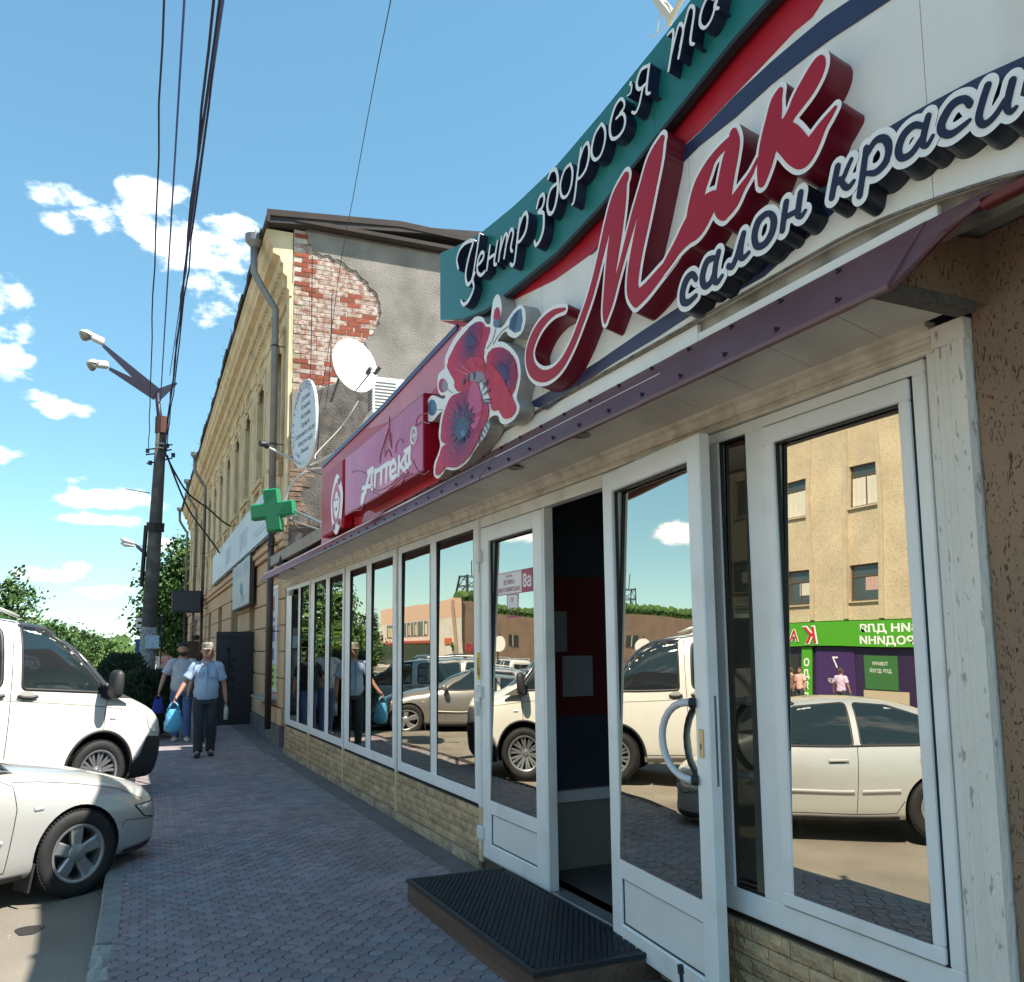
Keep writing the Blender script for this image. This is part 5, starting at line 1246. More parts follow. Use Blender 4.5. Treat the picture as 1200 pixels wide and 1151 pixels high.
# ---- poster window nearest the shop
pw = thing('poster_window', OT((1.6, 0, .8)), 'white framed shop window with blue, white and yellow posters beside the pharmacy', 'window')
b = MB(OT); t0, t1, z0, z1 = .84, 2.42, .82, 2.79; f = .06
b.box(t0, t1, -.12, -.04, z0, z0+f); b.box(t0, t1, -.12, -.04, z1-f, z1); b.box(t0, t0+f, -.12, -.04, z0+f, z1-f); b.box(t1-f, t1, -.12, -.04, z0+f, z1-f); b.box(1.6, 1.66, -.12, -.045, z0+f, z1-f)
b.build('frame', M_UPVC, pw)
M_PW = mat('poster_white', (.68, .72, .78), .4, var=.06); M_PY = mat('poster_yellow', (.62, .68, .04), .4); M_PB = mat('poster_blue', (.07, .11, .33), .4, var=.3, vscale=8); M_PR = mat('poster_red', (.45, .06, .05), .4)
for a, c in ((.9, 1.6), (1.66, 2.36)):
    b = MB(OT); b.box(a, c, -.10, -.06, 1.32, 2.73); b.build('poster', M_PW, pw)
    b = MB(OT); b.box(a, c, -.10, -.061, .88, 1.31); b.build('poster', M_PY if a > 1 else mat('poster_lime', (.55, .7, .25), .4), pw)
    b = MB(OT); b.box(a+.1, c-.1, -.0595, -.058, 1.75, 2.05); b.box(a+.18, c-.2, -.0595, -.058, 1.4, 1.62); b.box(a+.08, c-.12, -.0595, -.058, 2.12, 2.2); b.build('poster_print', M_PB, pw)
    b = MB(OT); b.box(a+.2, c-.2, -.0595, -.058, 2.32, 2.6); b.build('poster_print', M_PR if a > 1 else M_PB, pw)
    b = MB(OT)
    for k in range(3): b.box(a+.12, c-.12, -.0595, -.058, .94+.12*k, 1.0+.12*k)
    b.build('poster_print', mat('poster_dark', (.08, .1, .05), .5), pw)
b = MB(OT); b.box(.7, 2.55, -.02, .26, .70, .745, .006); b.build('ledge', mat('metal_ledge', (.33, .35, .38), .4, metal=.5), pw)
# ---- long banner, hanging board
ban = thing('banner_sign', OT((8, .1, 4)), 'long pale blue-white faded banner board under the first floor windows', 'sign')
b = MB(OT)
b.add([(1.2, .10, 3.70), (14.8, .10, 3.72), (14.8, .10, 4.60), (1.2, .10, 4.62), (1.2, .16, 3.70), (14.8, .16, 3.72), (14.8, .16, 4.60), (1.2, .16, 4.62)], [(0,3,2,1),(4,5,6,7),(0,1,5,4),(1,2,6,5),(2,3,7,6),(3,0,4,7)])
b.build('board', mat('banner_pale', (.62, .70, .78), .5, var=.08, vscale=1.5, dirt=(.7, .72, .72), damt=.6), ban)
M_FAD = mat('faded_blue', (.42, .52, .68), .6, var=.15)
def OTt(t0, z0, n0, k=1.0): return lambda u, v, w: OT((t0-u*k, n0+w, z0+v))
text_mesh('lettering', 'АВТО', .55, OTt(9.2, 3.92, .162), M_FAD, ban, bold=.01)
text_mesh('lettering', 'ДИСК', .55, OTt(5.5, 3.92, .162), mat('faded_grey', (.5, .57, .64), .6), ban, bold=.01)
b = MB(OT); b.box(1.6, 3.2, .161, .163, 3.86, 3.9); b.box(1.9, 3.6, .161, .163, 3.95, 3.98); b.build('print', M_FAD, ban)
b = MB(OT); ro2 = random.Random(9); b.tube([(1.2+.45*k, .15+ro2.uniform(-.02, .03), 3.66+ro2.uniform(-.03, .02)) for k in range(31)], .022, 4); b.build('cable', M_BRN, ban)
hb = thing('hanging_board', OT((5.7, .1, 2.6)), 'small pale grey-green notice board hanging below the long banner', 'sign')
b = MB(OT); b.box(3.85, 7.55, .12, .18, 2.58, 3.6); b.build('board', mat('board_greygreen', (.50, .56, .54), .5, var=.08), hb)
b = MB(OT); b.box(3.80, 3.85, .10, .19, 2.55, 3.63); b.box(3.85, 7.55, .10, .19, 2.545, 2.578); b.build('frame', M_BRN, hb)
text_mesh('lettering', 'ЗАПЧАСТИНИ', .36, OTt(5.7, 3.27, .182), M_FAD, hb, width=3.2)
text_mesh('lettering', 'ДО АВТО', .2, OTt(5.2, 2.68, .182), M_FAD, hb)
b = MB(OT); b.tube([(5.4+.22*math.cos(a), .185, 2.98+.14*math.sin(a)) for a in [2*math.pi*k/16 for k in range(17)]], .02, 4); b.tube([(5.4, .185, 2.86), (5.4, .185, 3.1)], .02, 4); b.build('emblem', M_FAD, hb)
# ---- black metal door standing open
bd = thing('metal_door', OT((4.05, .4, 0)), 'black metal door with wrought flower relief standing open across the footway', 'door')
M_BD = mat('black_metal', (.016, .018, .026), .4, var=.2, vscale=3)
b = MB(OT); b.box(4.03, 4.08, .05, .80, .06, 1.98, .008); b.build('leaf', M_BD, bd)
b = MB(OT); b.box(4.015, 4.029, .05, .80, 1.87, 1.98, .004); b.box(4.015, 4.029, .05, .80, .06, .16, .004); b.box(4.015, 4.029, .29, .32, .165, 1.865, .003); b.box(4.015, 4.029, .05, .08, .165, 1.865); b.box(4.015, 4.029, .77, .80, .165, 1.865); b.build('rail', M_BD, bd)
b = MB(OT)
cn, cz = .55, 1.62
for k in range(6): a = k*math.pi/3; b.tube([(4.022, cn, cz), (4.018, cn+.045*math.cos(a), cz+.055*math.sin(a))], [.02, .016], 5)
b.tube([(4.02, cn, 1.6), (4.02, cn-.02, 1.3), (4.02, cn+.02, 1.0), (4.02, cn, .72)], .011, 5)
for k in range(7):
    z = 1.45-.11*k; sg = 1 if k % 2 else -1
    b.tube([(4.02, cn, z), (4.02, cn+sg*.08, z+.05), (4.02, cn+sg*.14, z-.02), (4.02, cn+sg*.1, z-.07), (4.02, cn+sg*.05, z-.03)], .009, 5)
b.build('wrought_flower', mat('black_iron', (.006, .006, .008), .6), bd)
b = MB(OT); b.tube([(4.03, .70, 1.06), (3.97, .70, 1.06), (3.97, .60, 1.055)], .009, 6); b.build('handle', mat('chrome', (.7, .7, .7), .2, metal=1), bd)
for z in (1.55, 1.1, .65, .3): b = MB(OT); b.tube([(4.05, .03, z), (4.05, .03, z+.07)], .022, 8); b.build('hinge', M_BD, bd)
bd2 = thing('brown_door', OT((20.0, .4, 0)), 'brown wooden door leaf standing open behind the two walking men', 'door')
b = MB(OT); b.box(20.0, 20.05, .04, .75, .05, 1.95); b.build('leaf', mat('brown_leaf', (.085, .05, .035), .6, var=.2), bd2)
b = MB(OT); b.box(19.985, 19.999, .14, .65, .2, .9, .005); b.box(19.985, 19.999, .14, .65, 1.05, 1.8, .005); b.build('panel', mat('brown_leaf', (.085, .05, .035)), bd2)
# projecting box sign
bs = thing('box_sign', OT((19, .8, 3.4)), 'dark blue-black box sign projecting from the old building above the walkers', 'sign')
b = MB(OT); b.box(18.6, 19.0, .25, 1.25, 2.98, 3.78, .02); b.build('box', mat('box_dark', (.015, .018, .03), .4, var=.1), bs)
b = MB(OT); b.box(18.585, 18.6, .30, 1.20, 3.03, 3.73); b.build('face', mat('box_face', (.03, .035, .05), .3), bs); b = MB(OT); b.tube([(18.8, .0, 3.6), (18.8, .26, 3.6)], .02, 6); b.tube([(18.8, .0, 3.15), (18.8, .26, 3.15)], .02, 6); b.build('bracket', M_BRN, bs)
# flower basket and small dark lamp below it
fb = thing('hanging_basket', OT((19.4, .5, 2.2)), 'dark hanging basket with pink flowers below the projecting box sign', 'planter')
b = MB(OT); b.lathe([(0, 1.98), (.14, 2.0), (.2, 2.12), (.2, 2.16), (0, 2.16)], 12, c=(19.4, .35, 0)); b.build('basket', M_BRN, fb)
b = MB(OT)
for k in range(160):
    a = ro.uniform(0, 6.28); r_ = ro.uniform(0, .28); z = ro.uniform(2.1, 2.9); s_ = ro.uniform(.02, .05); c_ = (19.4+r_*math.cos(a)*.6, .35+r_*math.sin(a)*.7, z)
    b.m = 0 if ro.random() < .6 else 1; b.add([(c_[0]-s_, c_[1], c_[2]), (c_[0], c_[1]+s_, c_[2]-s_), (c_[0]+s_, c_[1], c_[2]+s_)], [(0, 1, 2)])
b.build('flowers', [mat('basket_leaf', (.05, .10, .03), .8), mat('basket_bloom', (.6, .3, .3), .8)], fb, fix=False, kind='stuff')

# ================================================================== THINGS ON THE GABLE
dish = thing('satellite_dish', atdepth(414, 430, 13.7), 'white satellite dish with its receiver arm on the grey gable wall', 'satellite dish')
DC = atdepth(413, 430, 13.5); ax = Vector((.42, -.90, .10)).normalized(); ux = ax.cross(Vector((0, 0, 1))).normalized(); uy = ux.cross(ax)
DTf = lambda p: DC+ux*p[0]+uy*p[1]+ax*p[2]
b = MB(DTf); b.smooth = True
rr_ = [(.43*k/8) for k in range(9)]
b.lathe([(r_, (r_*r_)*.38) for r_ in rr_]+[(.437, .074), (.43, .066)]+[(r_, (r_*r_)*.38-.01) for r_ in rr_[::-1]], 36); b.build('reflector', mat('dish_white', (.72, .72, .72), .35), dish)
M_STEEL = mat('steel_dark', (.09, .09, .095), .5, metal=.6)
b = MB(DTf); b.tube([(0, -.43, .02), (-.02, -.22, .42)], .012, 6); b.tube([(.1, -.26, .40), (-.16, -.18, .44)], .012, 6); b.build('arm', M_STEEL, dish)
for (a_, c_) in (((.02, -.24, .36), (.02, -.18, .47)), ((-.12, -.22, .38), (-.14, -.14, .50))): b = MB(DTf); b.tube([a_, c_], .032, 8); b.build('receiver', M_STEEL, dish)
b = MB(DTf); b.tube([(0, 0, -.02), (0, 0, -.3), (0, -.4, -.6)], .02, 6); b.build('mount', M_STEEL, dish)
ac = thing('air_conditioner', atdepth(450, 460, 14.0), 'white air conditioner box on the gable behind the fascia', 'air conditioner')
P = atdepth(436, 480, 13.9); b = MB(lambda p: P+Vector((p[0], p[1], p[2])))
b.box(0, .85, 0, .32, -.05, .56, .01); b.build('case', mat('ac_white', (.66, .66, .63), .5, var=.06), ac)
b = MB(lambda p: P+Vector((p[0], p[1], p[2])))
for k in range(9): b.box(-.006, -.001, .03, .29, .02+.055*k, .05+.055*k)
for k in range(9): b.box(.05, .4, -.006, -.001, .02+.055*k, .035+.055*k)
b.build('grille', M_STEEL, ac)
# oval advertising plate at the corner
OP = atdepth(356, 497, 12.9)
ov = thing('oval_sign', OP, 'white oval advertising plate with blue curved lettering at the corner of the gable', 'sign')
od = (BD*.98+BN*.12).normalized(); on = Vector((-od.y, od.x, 0))
if on.dot(BN) < 0: on = -on
OVT = lambda p: OP-od*p[0]+on*p[1]+Vector((0, 0, p[2]))
hw_, hh_ = .62, .68
el = [(hw_*math.cos(a), hh_*math.sin(a)) for a in [2*math.pi*k/36 for k in range(36)]]
b = MB(OVT); k = 36; b.add([(u, -.03, v) for u, v in el]+[(u, .0, v) for u, v in el], [tuple(range(k))[::-1], tuple(range(k, 2*k))]+[(i, (i+1) % k, k+(i+1) % k, k+i) for i in range(k)]); b.build('plate', mat('plate_paleblue', (.62, .68, .74), .4, var=.05), ov)
b = MB(OVT); b.tube([(u*.99, .0, v*.99) for u, v in el+el[:1]], .014, 5); b.build('rim', mat('rim_white', (.7, .7, .68), .5), ov)
M_BL = mat('letter_blue', (.03, .05, .22), .5); M_BK = mat('letter_black', (.02, .02, .025), .5)
word = 'СПУТНИКОВЕ'
for i, ch in enumerate(word):
    a = R(200-i*15.5); cu, cv = hw_*.84*math.cos(a), hh_*.80*math.sin(a); ta = a-math.pi/2
    sc_ = math.hypot(hw_*math.sin(a), hh_*math.cos(a)); ta = math.atan2(-hh_*math.cos(a), hw_*math.sin(a))
    text_mesh('lettering', ch, .19, (lambda cu, cv, ta: lambda u, v, w: OVT((cu+u*math.cos(ta)-v*math.sin(ta), .002, cv+u*math.sin(ta)+v*math.cos(ta))))(cu, cv, ta), M_BL, ov)
for i, (wd, w_) in enumerate((('Доставка', .42), ('Установка', .46), ('Настройка', .48), ('Гарантія', .42), ('Сервисное обслуг.', 1.05), ('Консультація', .72), ('Ремонт', .4))):
    text_mesh('lettering', wd, .105, (lambda cv: lambda u, v, w: OVT((u+.08, .002, cv+v)))(.37-i*.135), M_BK, ov, width=w_)
text_mesh('lettering', 'т. 8-067', .1, lambda u, v, w: OVT((-.3+u*.7, .002, -.45+v-u*.35)), mat('letter_violet', (.3, .1, .3), .5), ov)
# green cross on its rod
GC = atdepth(320.5, 598.5, 10.8)
gc = thing('pharmacy_cross', GC, 'green illuminated cross sign on a rod at the far end of the canopy', 'sign')
gx = Vector((.90, -.36, .0)).normalized(); gn = Vector((-gx.y, gx.x, 0)); gn = -gn if gn.y > 0 else gn
rot = R(7)
def GT(p):
    u, v = p[0]*math.cos(rot)-p[2]*math.sin(rot), p[0]*math.sin(rot)+p[2]*math.cos(rot)
    return GC+gx*u+gn*p[1]+Vector((0, 0, v))
M_GRN = mat('cross_green', (.004, .10, .028), .28, var=.12, vscale=4); M_GRN2 = mat('cross_green_light', (.012, .22, .09), .3)
w_, a_ = .095, .27
cr_ = [(-w_, -a_), (w_, -a_), (w_, -w_), (a_, -w_), (a_, w_), (w_, w_), (w_, a_), (-w_, a_), (-w_, w_), (-a_, w_), (-a_, -w_), (-w_, -w_)]
def inset(P, d):
    return [(x-math.copysign(d, x), z-math.copysign(d, z)) for x, z in P]
b = MB(GT); k = 12
b.add([(x, -.07, z) for x, z in cr_]+[(x, .07, z) for x, z in cr_]+[(x, .085, z) for x, z in inset(cr_, .018)], [tuple(range(k))[::-1]]+[(i, (i+1) % k, k+(i+1) % k, k+i) for i in range(k)]+[(k+i, k+(i+1) % k, 2*k+(i+1) % k, 2*k+i) for i in range(k)])
b.build('cross_body', M_GRN2, gc)
b = MB(GT); q = inset(cr_, .018); b.add([(x, .086, z) for x, z in q], [tuple(range(12))]); b.build('cross_face', M_GRN, gc, fix=False)
b = MB(GT)
for i in range(-13, 14):
    for j in range(-13, 14):
        x, z = i*.019, j*.019
        if abs(x) < w_-.03 or abs(z) < w_-.03:
            if abs(x-z) < .12 or (x+z) < -.05: b.add([(x-.0045, .0885, z), (x, .0885, z-.0045), (x+.0045, .0885, z), (x, .0885, z+.0045)], [(0, 1, 2, 3)])
b.build('led_dots', mat('led_dot', (.08, .42, .22), .4), gc, fix=False, kind='stuff')
E1 = GC+gx*.05
b = MB(); b.tube([GC+gx*.26, W(9.9, .2, 3.0)], .018, 6); b.tube([GC+gx*.2+Vector((0, 0, -.12)), W(10.2, .05, 2.95)], .012, 5); b.build('rod', mat('rod_grey', (.35, .35, .35), .4, metal=.6), gc)
# little camera on an arm, elbow flue, coil and cables
cmr = thing('camera_arm', atdepth(325, 530, 12.6), 'small black camera at the end of a thin arm near the oval sign', 'camera')
b = MB(); b.tube([atdepth(356, 546, 13.0), atdepth(338, 536, 12.8), atdepth(314, 524, 12.4)], .018, 6); b.build('arm', mat('arm_grey', (.5, .5, .5), .5), cmr)
b = MB(); b.tube([atdepth(314, 524, 12.4), atdepth(310, 520, 12.35), atdepth(305, 520, 12.3)], [.04, .05, .045], 8); b.build('body', M_BLACK, cmr)
fl = thing('flue_pipe', atdepth(340, 645, 12.5), 'dark elbow flue pipe at the corner above the canopy end', 'pipe')
b = MB(); b.smooth = True; b.tube([atdepth(350, 628, 13.2), atdepth(341, 643, 12.9), atdepth(333, 655, 12.6), atdepth(331, 664, 12.5)], .07, 10); b.build('pipe', M_BLACK, fl)
cb = thing('cable_bundle', atdepth(350, 590, 13), 'tangled grey cables looping at the corner between gable and red fascia', 'cable')
def cable(pts, r, m, parent=cb, nm='cable', seg=5):
    sp = smooth_stroke([(p[0], p[1], p[2]) for p in pts], seg) if len(pts) > 2 else pts
    b = MB(); b.tube([Vector(p) for p in sp], r, 5); return b.build(nm, m, parent)
M_CW = mat('cable_white', (.55, .53, .5), .6); M_CB = mat('cable_black', (.012, .012, .03), .6)
cable([atdepth(420, 470, 13.4), atdepth(400, 500, 13.3), atdepth(372, 530, 13.1), atdepth(370, 538, 13)], .009, M_CW)
cable([atdepth(364, 545, 12.8), atdepth(390, 532, 12.2), atdepth(408, 521, 11.8)], .02, M_CW)
cable([atdepth(362, 550, 12.8), atdepth(385, 546, 12.4), atdepth(400, 530, 12.0)], .012, M_CW)
cable([atdepth(360, 552, 12.9), atdepth(343, 565, 12.9), atdepth(333, 590, 12.9), atdepth(330, 615, 12.9)], .02, M_CW)
cable([atdepth(372, 470, 14), atdepth(374, 500, 13.9), atdepth(370, 545, 13.6)], .01, M_CB)
cable([atdepth(360, 550, 12.9), atdepth(385, 562, 13.2), atdepth(392, 590, 13.3), atdepth(382, 600, 13.3)], .009, M_CB)
b = MB(); c_ = atdepth(353, 609, 12.9); b.tube([c_+Vector((.12*math.cos(a), 0, .13*math.sin(a))) for a in [2*math.pi*k/18 for k in range(19)]], .009, 5); b.build('coil', M_CB, cb)
for x_ in (366, 389): cable([atdepth(x_, 300 if x_ < 370 else 345, 14.6), atdepth(x_-2, 430, 14.6), atdepth(x_-8, 480, 14.4)], .008, M_CB)
# ================================================================== VEHICLES (x forward, y left, z up; origin on the ground under the front axle)
M_TYRE = mat('tyre', (.014, .014, .015), .75, var=.2, vscale=8); M_ARCH = mat('arch_liner', (.012, .012, .013), .9)
M_CGLASS = mat('car_glass', (.012, .02, .022), .03, spec=1.0); M_SEALC = mat('car_seal', (.012, .012, .013), .5); M_GAP = mat('panel_gap', (.01, .01, .01), .8)
M_PLAS = mat('black_plastic', (.025, .026, .028), .55); M_ALLOY = mat('alloy', (.42, .43, .44), .35, metal=.75, var=.08); M_LAMP = mat('lamp_glass', (.55, .58, .6), .08, metal=.35, spec=1.0)
M_RLAMP = mat('rear_lamp', (.3, .01, .012), .15); M_DISC = mat('brake_disc', (.1, .1, .1), .5, metal=.7)
def paint(key, col, metal=.0, rough=.3): return mat(key, col, rough, metal=metal, coat=1.0, spec=.5, var=.02, dirt=(col[0]*.8, col[1]*.77, col[2]*.7), dscale=2.5, damt=.3, dlo=.5, dhi=.8)
def loft_body(name, st, root, m, arches, r_arch, sub=2, half_w=1.0):
    """st: stations (x, [(y,z) x 8]) from nose to tail, half section from bottom centre round to top centre"""
    vs = []; fs = []; K = len(st[0][1]); ring = 2*K-2
    for x, prof in st:
        for i, p in enumerate(prof):
            q = x if len(p) == 2 else x+p[2]
            vs.append((q, -p[0], p[1]))
        for p in prof[-2:0:-1]:
            q = x if len(p) == 2 else x+p[2]
            vs.append((q, p[0], p[1]))
    for j in range(len(st)-1):
        for i in range(ring):
            fs.append((j*ring+i, j*ring+(i+1) % ring, (j+1)*ring+(i+1) % ring, (j+1)*ring+i))
    def cap(j, flip):
        for i in range(K-1):
            a, b_, c, d = j*ring+i, j*ring+i+1, j*ring+(ring-i-1) % ring, j*ring+(ring-i) % ring
            f = [a, b_, c, d] if not flip else [d, c, b_, a]
            f = [v for k, v in enumerate(f) if v not in f[:k]]
            if len(f) >= 3: fs.append(tuple(f))
    cap(0, True); cap(len(st)-1, False)
    me = bpy.data.meshes.new(name); me.from_pydata(vs, [], fs); me.update()
    bm = bmesh.new(); bm.from_mesh(me); bmesh.ops.recalc_face_normals(bm, faces=bm.faces); bm.to_mesh(me); bm.free()
    me.materials.append(m); me.materials.append(M_ARCH)
    o = bpy.data.objects.new(name, me); COL.objects.link(o)
    md = o.modifiers.new('s', 'SUBSURF'); md.levels = sub; md.render_levels = sub
    cut = MB()
    for (ax_, az) in arches:
        for sy in (1, -1):
            cut.lathe([(0, half_w-.34), (r_arch, half_w-.34), (r_arch, half_w+.2), (0, half_w+.2)] if sy > 0 else [(0, -half_w-.2), (r_arch, -half_w-.2), (r_arch, -half_w+.34), (0, -half_w+.34)], 40, axis='y', c=(ax_, 0, az))
    cm = cut.mesh('cut'); bm = bmesh.new(); bm.from_mesh(cm); bmesh.ops.remove_doubles(bm, verts=bm.verts, dist=1e-5); bmesh.ops.recalc_face_normals(bm, faces=bm.faces); bm.to_mesh(cm); bm.free()
    cm.materials.append(m); cm.materials.append(M_ARCH); cm.polygons.foreach_set('material_index', [1]*len(cm.polygons))
    co = bpy.data.objects.new('cut', cm); COL.objects.link(co)
    mb_ = o.modifiers.new('b', 'BOOLEAN'); mb_.operation = 'DIFFERENCE'; mb_.solver = 'EXACT'; mb_.object = co
    dg = bpy.context.evaluated_depsgraph_get(); me2 = bpy.data.meshes.new_from_object(o.evaluated_get(dg))
    COL.objects.unlink(o); bpy.data.objects.remove(o); COL.objects.unlink(co); bpy.data.objects.remove(co)
    me2.name = name; body = link(name, me2, None, root); autosmooth(body, 38)
    verts = [v.co.copy() for v in me2.vertices]; polys = [tuple(p.vertices) for p in me2.polygons]
    return body, BVHTree.FromPolygons(verts, polys)
def cast(bvh, u, v, view):
    """view: 'R' right side, 'L' left side, 'F' front, 'T' top, 'B' back -> point on the body and its normal"""
    o, d = {'R': (Vector((u, -4, v)), Vector((0, 1, 0))), 'L': (Vector((u, 4, v)), Vector((0, -1, 0))), 'F': (Vector((6, u, v)), Vector((-1, 0, 0))),
            'B': (Vector((-9, u, v)), Vector((1, 0, 0))), 'T': (Vector((u, v, 5)), Vector((0, 0, -1)))}[view]
    h = bvh.ray_cast(o, d)
    if h[0] is None: return None
    n = h[1]; n = n if n.dot(d) < 0 else -n
    return h[0], n
def patch(bvh, name, outline, view, off, m, parent, res=.06, thick=0):
    n = len(outline); us = [p[0] for p in outline]; vs_ = [p[1] for p in outline]; dense = []
    for i in range(n):
        a, c = outline[i], outline[(i+1) % n]; k = max(1, int(math.hypot(c[0]-a[0], c[1]-a[1])/res))
        for j in range(k): dense.append((a[0]+(c[0]-a[0])*j/k, a[1]+(c[1]-a[1])*j/k))
    pts = [Vector(p) for p in dense]; edges = [(i, (i+1) % len(dense)) for i in range(len(dense))]
    u = min(us)+res/2
    while u < max(us):
        v = min(vs_)+res/2
        while v < max(vs_):
            if inside((u, v), outline): pts.append(Vector((u, v)))
            v += res
        u += res
    r = delaunay_2d_cdt(pts, edges, [], 0, 1e-5)
    V, F_ = r[0], r[2]; out = []; ok = {}
    for i, p in enumerate(V):
        h = cast(bvh, p.x, p.y, view)
        if h: ok[i] = len(out); out.append(h[0]+h[1]*off)
    fs = []
    for f in F_:
        if all(i in ok for i in f):
            c = sum((V[i] for i in f), Vector((0, 0)))/len(f)
            if inside((c.x, c.y), outline): fs.append([ok[i] for i in f])
    if not fs: return None
    b = MB(); b.smooth = True; b.add(out, fs); return b.build(name, m, parent)
def ribbon(bvh, name, line, view, w, off, m, parent, res=.04):
    pts = []
    for a, c in zip(line[:-1], line[1:]):
        k = max(1, int(math.hypot(c[0]-a[0], c[1]-a[1])/res))
        for j in range(k): pts.append((a[0]+(c[0]-a[0])*j/k, a[1]+(c[1]-a[1])*j/k))
    pts.append(line[-1]); H = [cast(bvh, u, v, view) for u, v in pts]; H = [h for h in H if h]
    if len(H) < 2: return None
    vs = []; n = len(H)
    for i, (p, nn) in enumerate(H):
        d = (H[min(i+1, n-1)][0]-H[max(i-1, 0)][0])
        s = d.cross(nn)
        if s.length < 1e-6: s = Vector((0, 0, 1))
        s.normalize(); vs += [p-s*w/2+nn*off*.2, p-s*w/2*.8+nn*off, p+s*w/2*.8+nn*off, p+s*w/2+nn*off*.2]
    fs = [(4*i+k, 4*i+k+1, 4*i+k+5, 4*i+k+4) for i in range(n-1) for k in range(3)]
    b = MB(); b.smooth = True; b.add(vs, fs); return b.build(name, m, parent)
def rnd_poly(P, r, n=4):
    """round the corners of a polygon"""
    out = []; k = len(P)
    for i in range(k):
        p0, p1, p2 = Vector(P[i-1]), Vector(P[i]), Vector(P[(i+1) % k]); a = (p0-p1); c = (p2-p1); rr_ = min(r, a.length*.45, c.length*.45)
        s, e = p1+a.normalized()*rr_, p1+c.normalized()*rr_
        for j in range(n+1):
            t = j/n; q = s*(1-t)**2+p1*2*t*(1-t)+e*t*t; out.append((q.x, q.y))
    return out
def wheel_mesh(R_, rim, wd, spokes, five, parent, pos, steer=0.0, side=-1):
    """wheel with its outer face towards side*y"""
    M = Matrix.Translation(Vector(pos)) @ Matrix.Rotation(steer, 4, 'Z')
    T = lambda p: M @ Vector((p[0], p[1]*side, p[2]))
    b = MB(T); b.smooth = True
    prof = [(rim+.005, -wd*.42), (rim+.02, -wd*.49), (R_*.86, -wd*.5), (R_*.955, -wd*.46), (R_*.995, -wd*.36), (R_, 0), (R_*.995, wd*.36), (R_*.955, wd*.46), (R_*.86, wd*.5), (rim+.02, wd*.49), (rim+.005, wd*.42)]
    b.lathe(prof, 56, axis='y'); w = b.build('wheel', M_TYRE, parent); autosmooth(w, 50)
    b = MB(T)
    for k in range(70):      # tread blocks
        a = 2*math.pi*k/70; ca, sa = math.cos(a), math.sin(a)
        for y0_, y1_ in ((-wd*.44, -wd*.16), (-wd*.12, wd*.12), (wd*.16, wd*.44)):
            vs = []
            for rr_ in (R_*.985, R_+.004):
                for da, yy_ in ((-.028, y0_), (.028, y0_), (.028, y1_), (-.028, y1_)):
                    aa = a+da; vs.append((rr_*math.cos(aa), yy_, rr_*math.sin(aa)))
            b.add(vs, [(4, 5, 6, 7), (0, 1, 5, 4), (1, 2, 6, 5), (2, 3, 7, 6), (3, 0, 4, 7)])
    b.build('tread', M_TYRE, w, kind='stuff')
    b = MB(T); b.smooth = True; b.lathe([(rim+.004, wd*.43), (rim+.008, wd*.47), (rim-.004, wd*.475), (rim-.016, wd*.44), (rim-.022, wd*.2), (rim-.02, -wd*.4), (rim+.004, -wd*.42)], 48, axis='y')
    o = b.build('rim', M_ALLOY, w); autosmooth(o, 40)
    b = MB(T); b.lathe([(0, -.01), (.145, -.01), (.145, -.03), (0, -.03)], 32, axis='y'); b.build('brake_disc', M_DISC, w)
    b = MB(T)
    if five:
        for k in range(spokes):
            a = 2*math.pi*k/spokes+math.pi/2; w0, w1 = .044, .052
            P = [(.03, -w0*.8), (.085, -w0), (rim-.045, -w1), (rim-.012, -w1*1.25), (rim-.012, w1*1.25), (rim-.045, w1), (.085, w0), (.03, w0*.8)]
            Q = [(x*math.cos(a)-z*math.sin(a), x*math.sin(a)+z*math.cos(a)) for x, z in P]; n = len(Q)
            yb = [.075, .078, .078, .07, .07, .078, .078, .075]
            Pi = [(x, z*.72) for x, z in P]; Qi = [(x*math.cos(a)-z*math.sin(a), x*math.sin(a)+z*math.cos(a)) for x, z in Pi]
            vs = [(x, .03, z) for x, z in Q]+[(x, yb[i]-.014, z) for i, (x, z) in enumerate(Q)]+[(x, yb[i], z) for i, (x, z) in enumerate(Qi)]
            b.add(vs, [tuple(range(2*n, 3*n))]+[(r*n+i, r*n+(i+1) % n, (r+1)*n+(i+1) % n, (r+1)*n+i) for r in range(2) for i in range(n)])
        b.lathe([(0, .09), (.05, .088), (.068, .078), (.072, .05), (.072, .0), (0, 0)], 24, axis='y')
        for k in range(5):
            a = 2*math.pi*(k+.5)/5+math.pi/2; b.lathe([(0, .082), (.009, .082), (.009, .07)], 8, axis='y', c=(.056*math.cos(a), 0, .056*math.sin(a)))
    else:
        for k in range(spokes):
            a = 2*math.pi*k/spokes+.2; w0, w1 = .022, .016
            for tw in (-.09, .09):
                P = [(.05, -w0*.6), (rim-.012, -w1*.9), (rim-.012, w1*.9), (.05, w0*.6)]
                aa = a+tw*.45; Q = [(x*math.cos(aa+tw*(x/rim))-z*math.sin(aa+tw*(x/rim)), x*math.sin(aa+tw*(x/rim))+z*math.cos(aa+tw*(x/rim))) for x, z in P]
                vs = [(x, .02, z) for x, z in Q]+[(Q[0][0], .06, Q[0][1]), (Q[1][0], .085, Q[1][1]), (Q[2][0], .085, Q[2][1]), (Q[3][0], .06, Q[3][1])]
                b.add(vs, [(0, 3, 2, 1), (4, 5, 6, 7), (0, 1, 5, 4), (1, 2, 6, 5), (2, 3, 7, 6), (3, 0, 4, 7)])
        b.lathe([(0, .075), (.03, .075), (.036, .065), (.06, .06), (.062, 0)], 20, axis='y')
        for k in range(5):
            a = 2*math.pi*k/5; b.lathe([(0, .07), (.009, .07), (.009, .055)], 7, axis='y', c=(.046*math.cos(a), 0, .046*math.sin(a)))
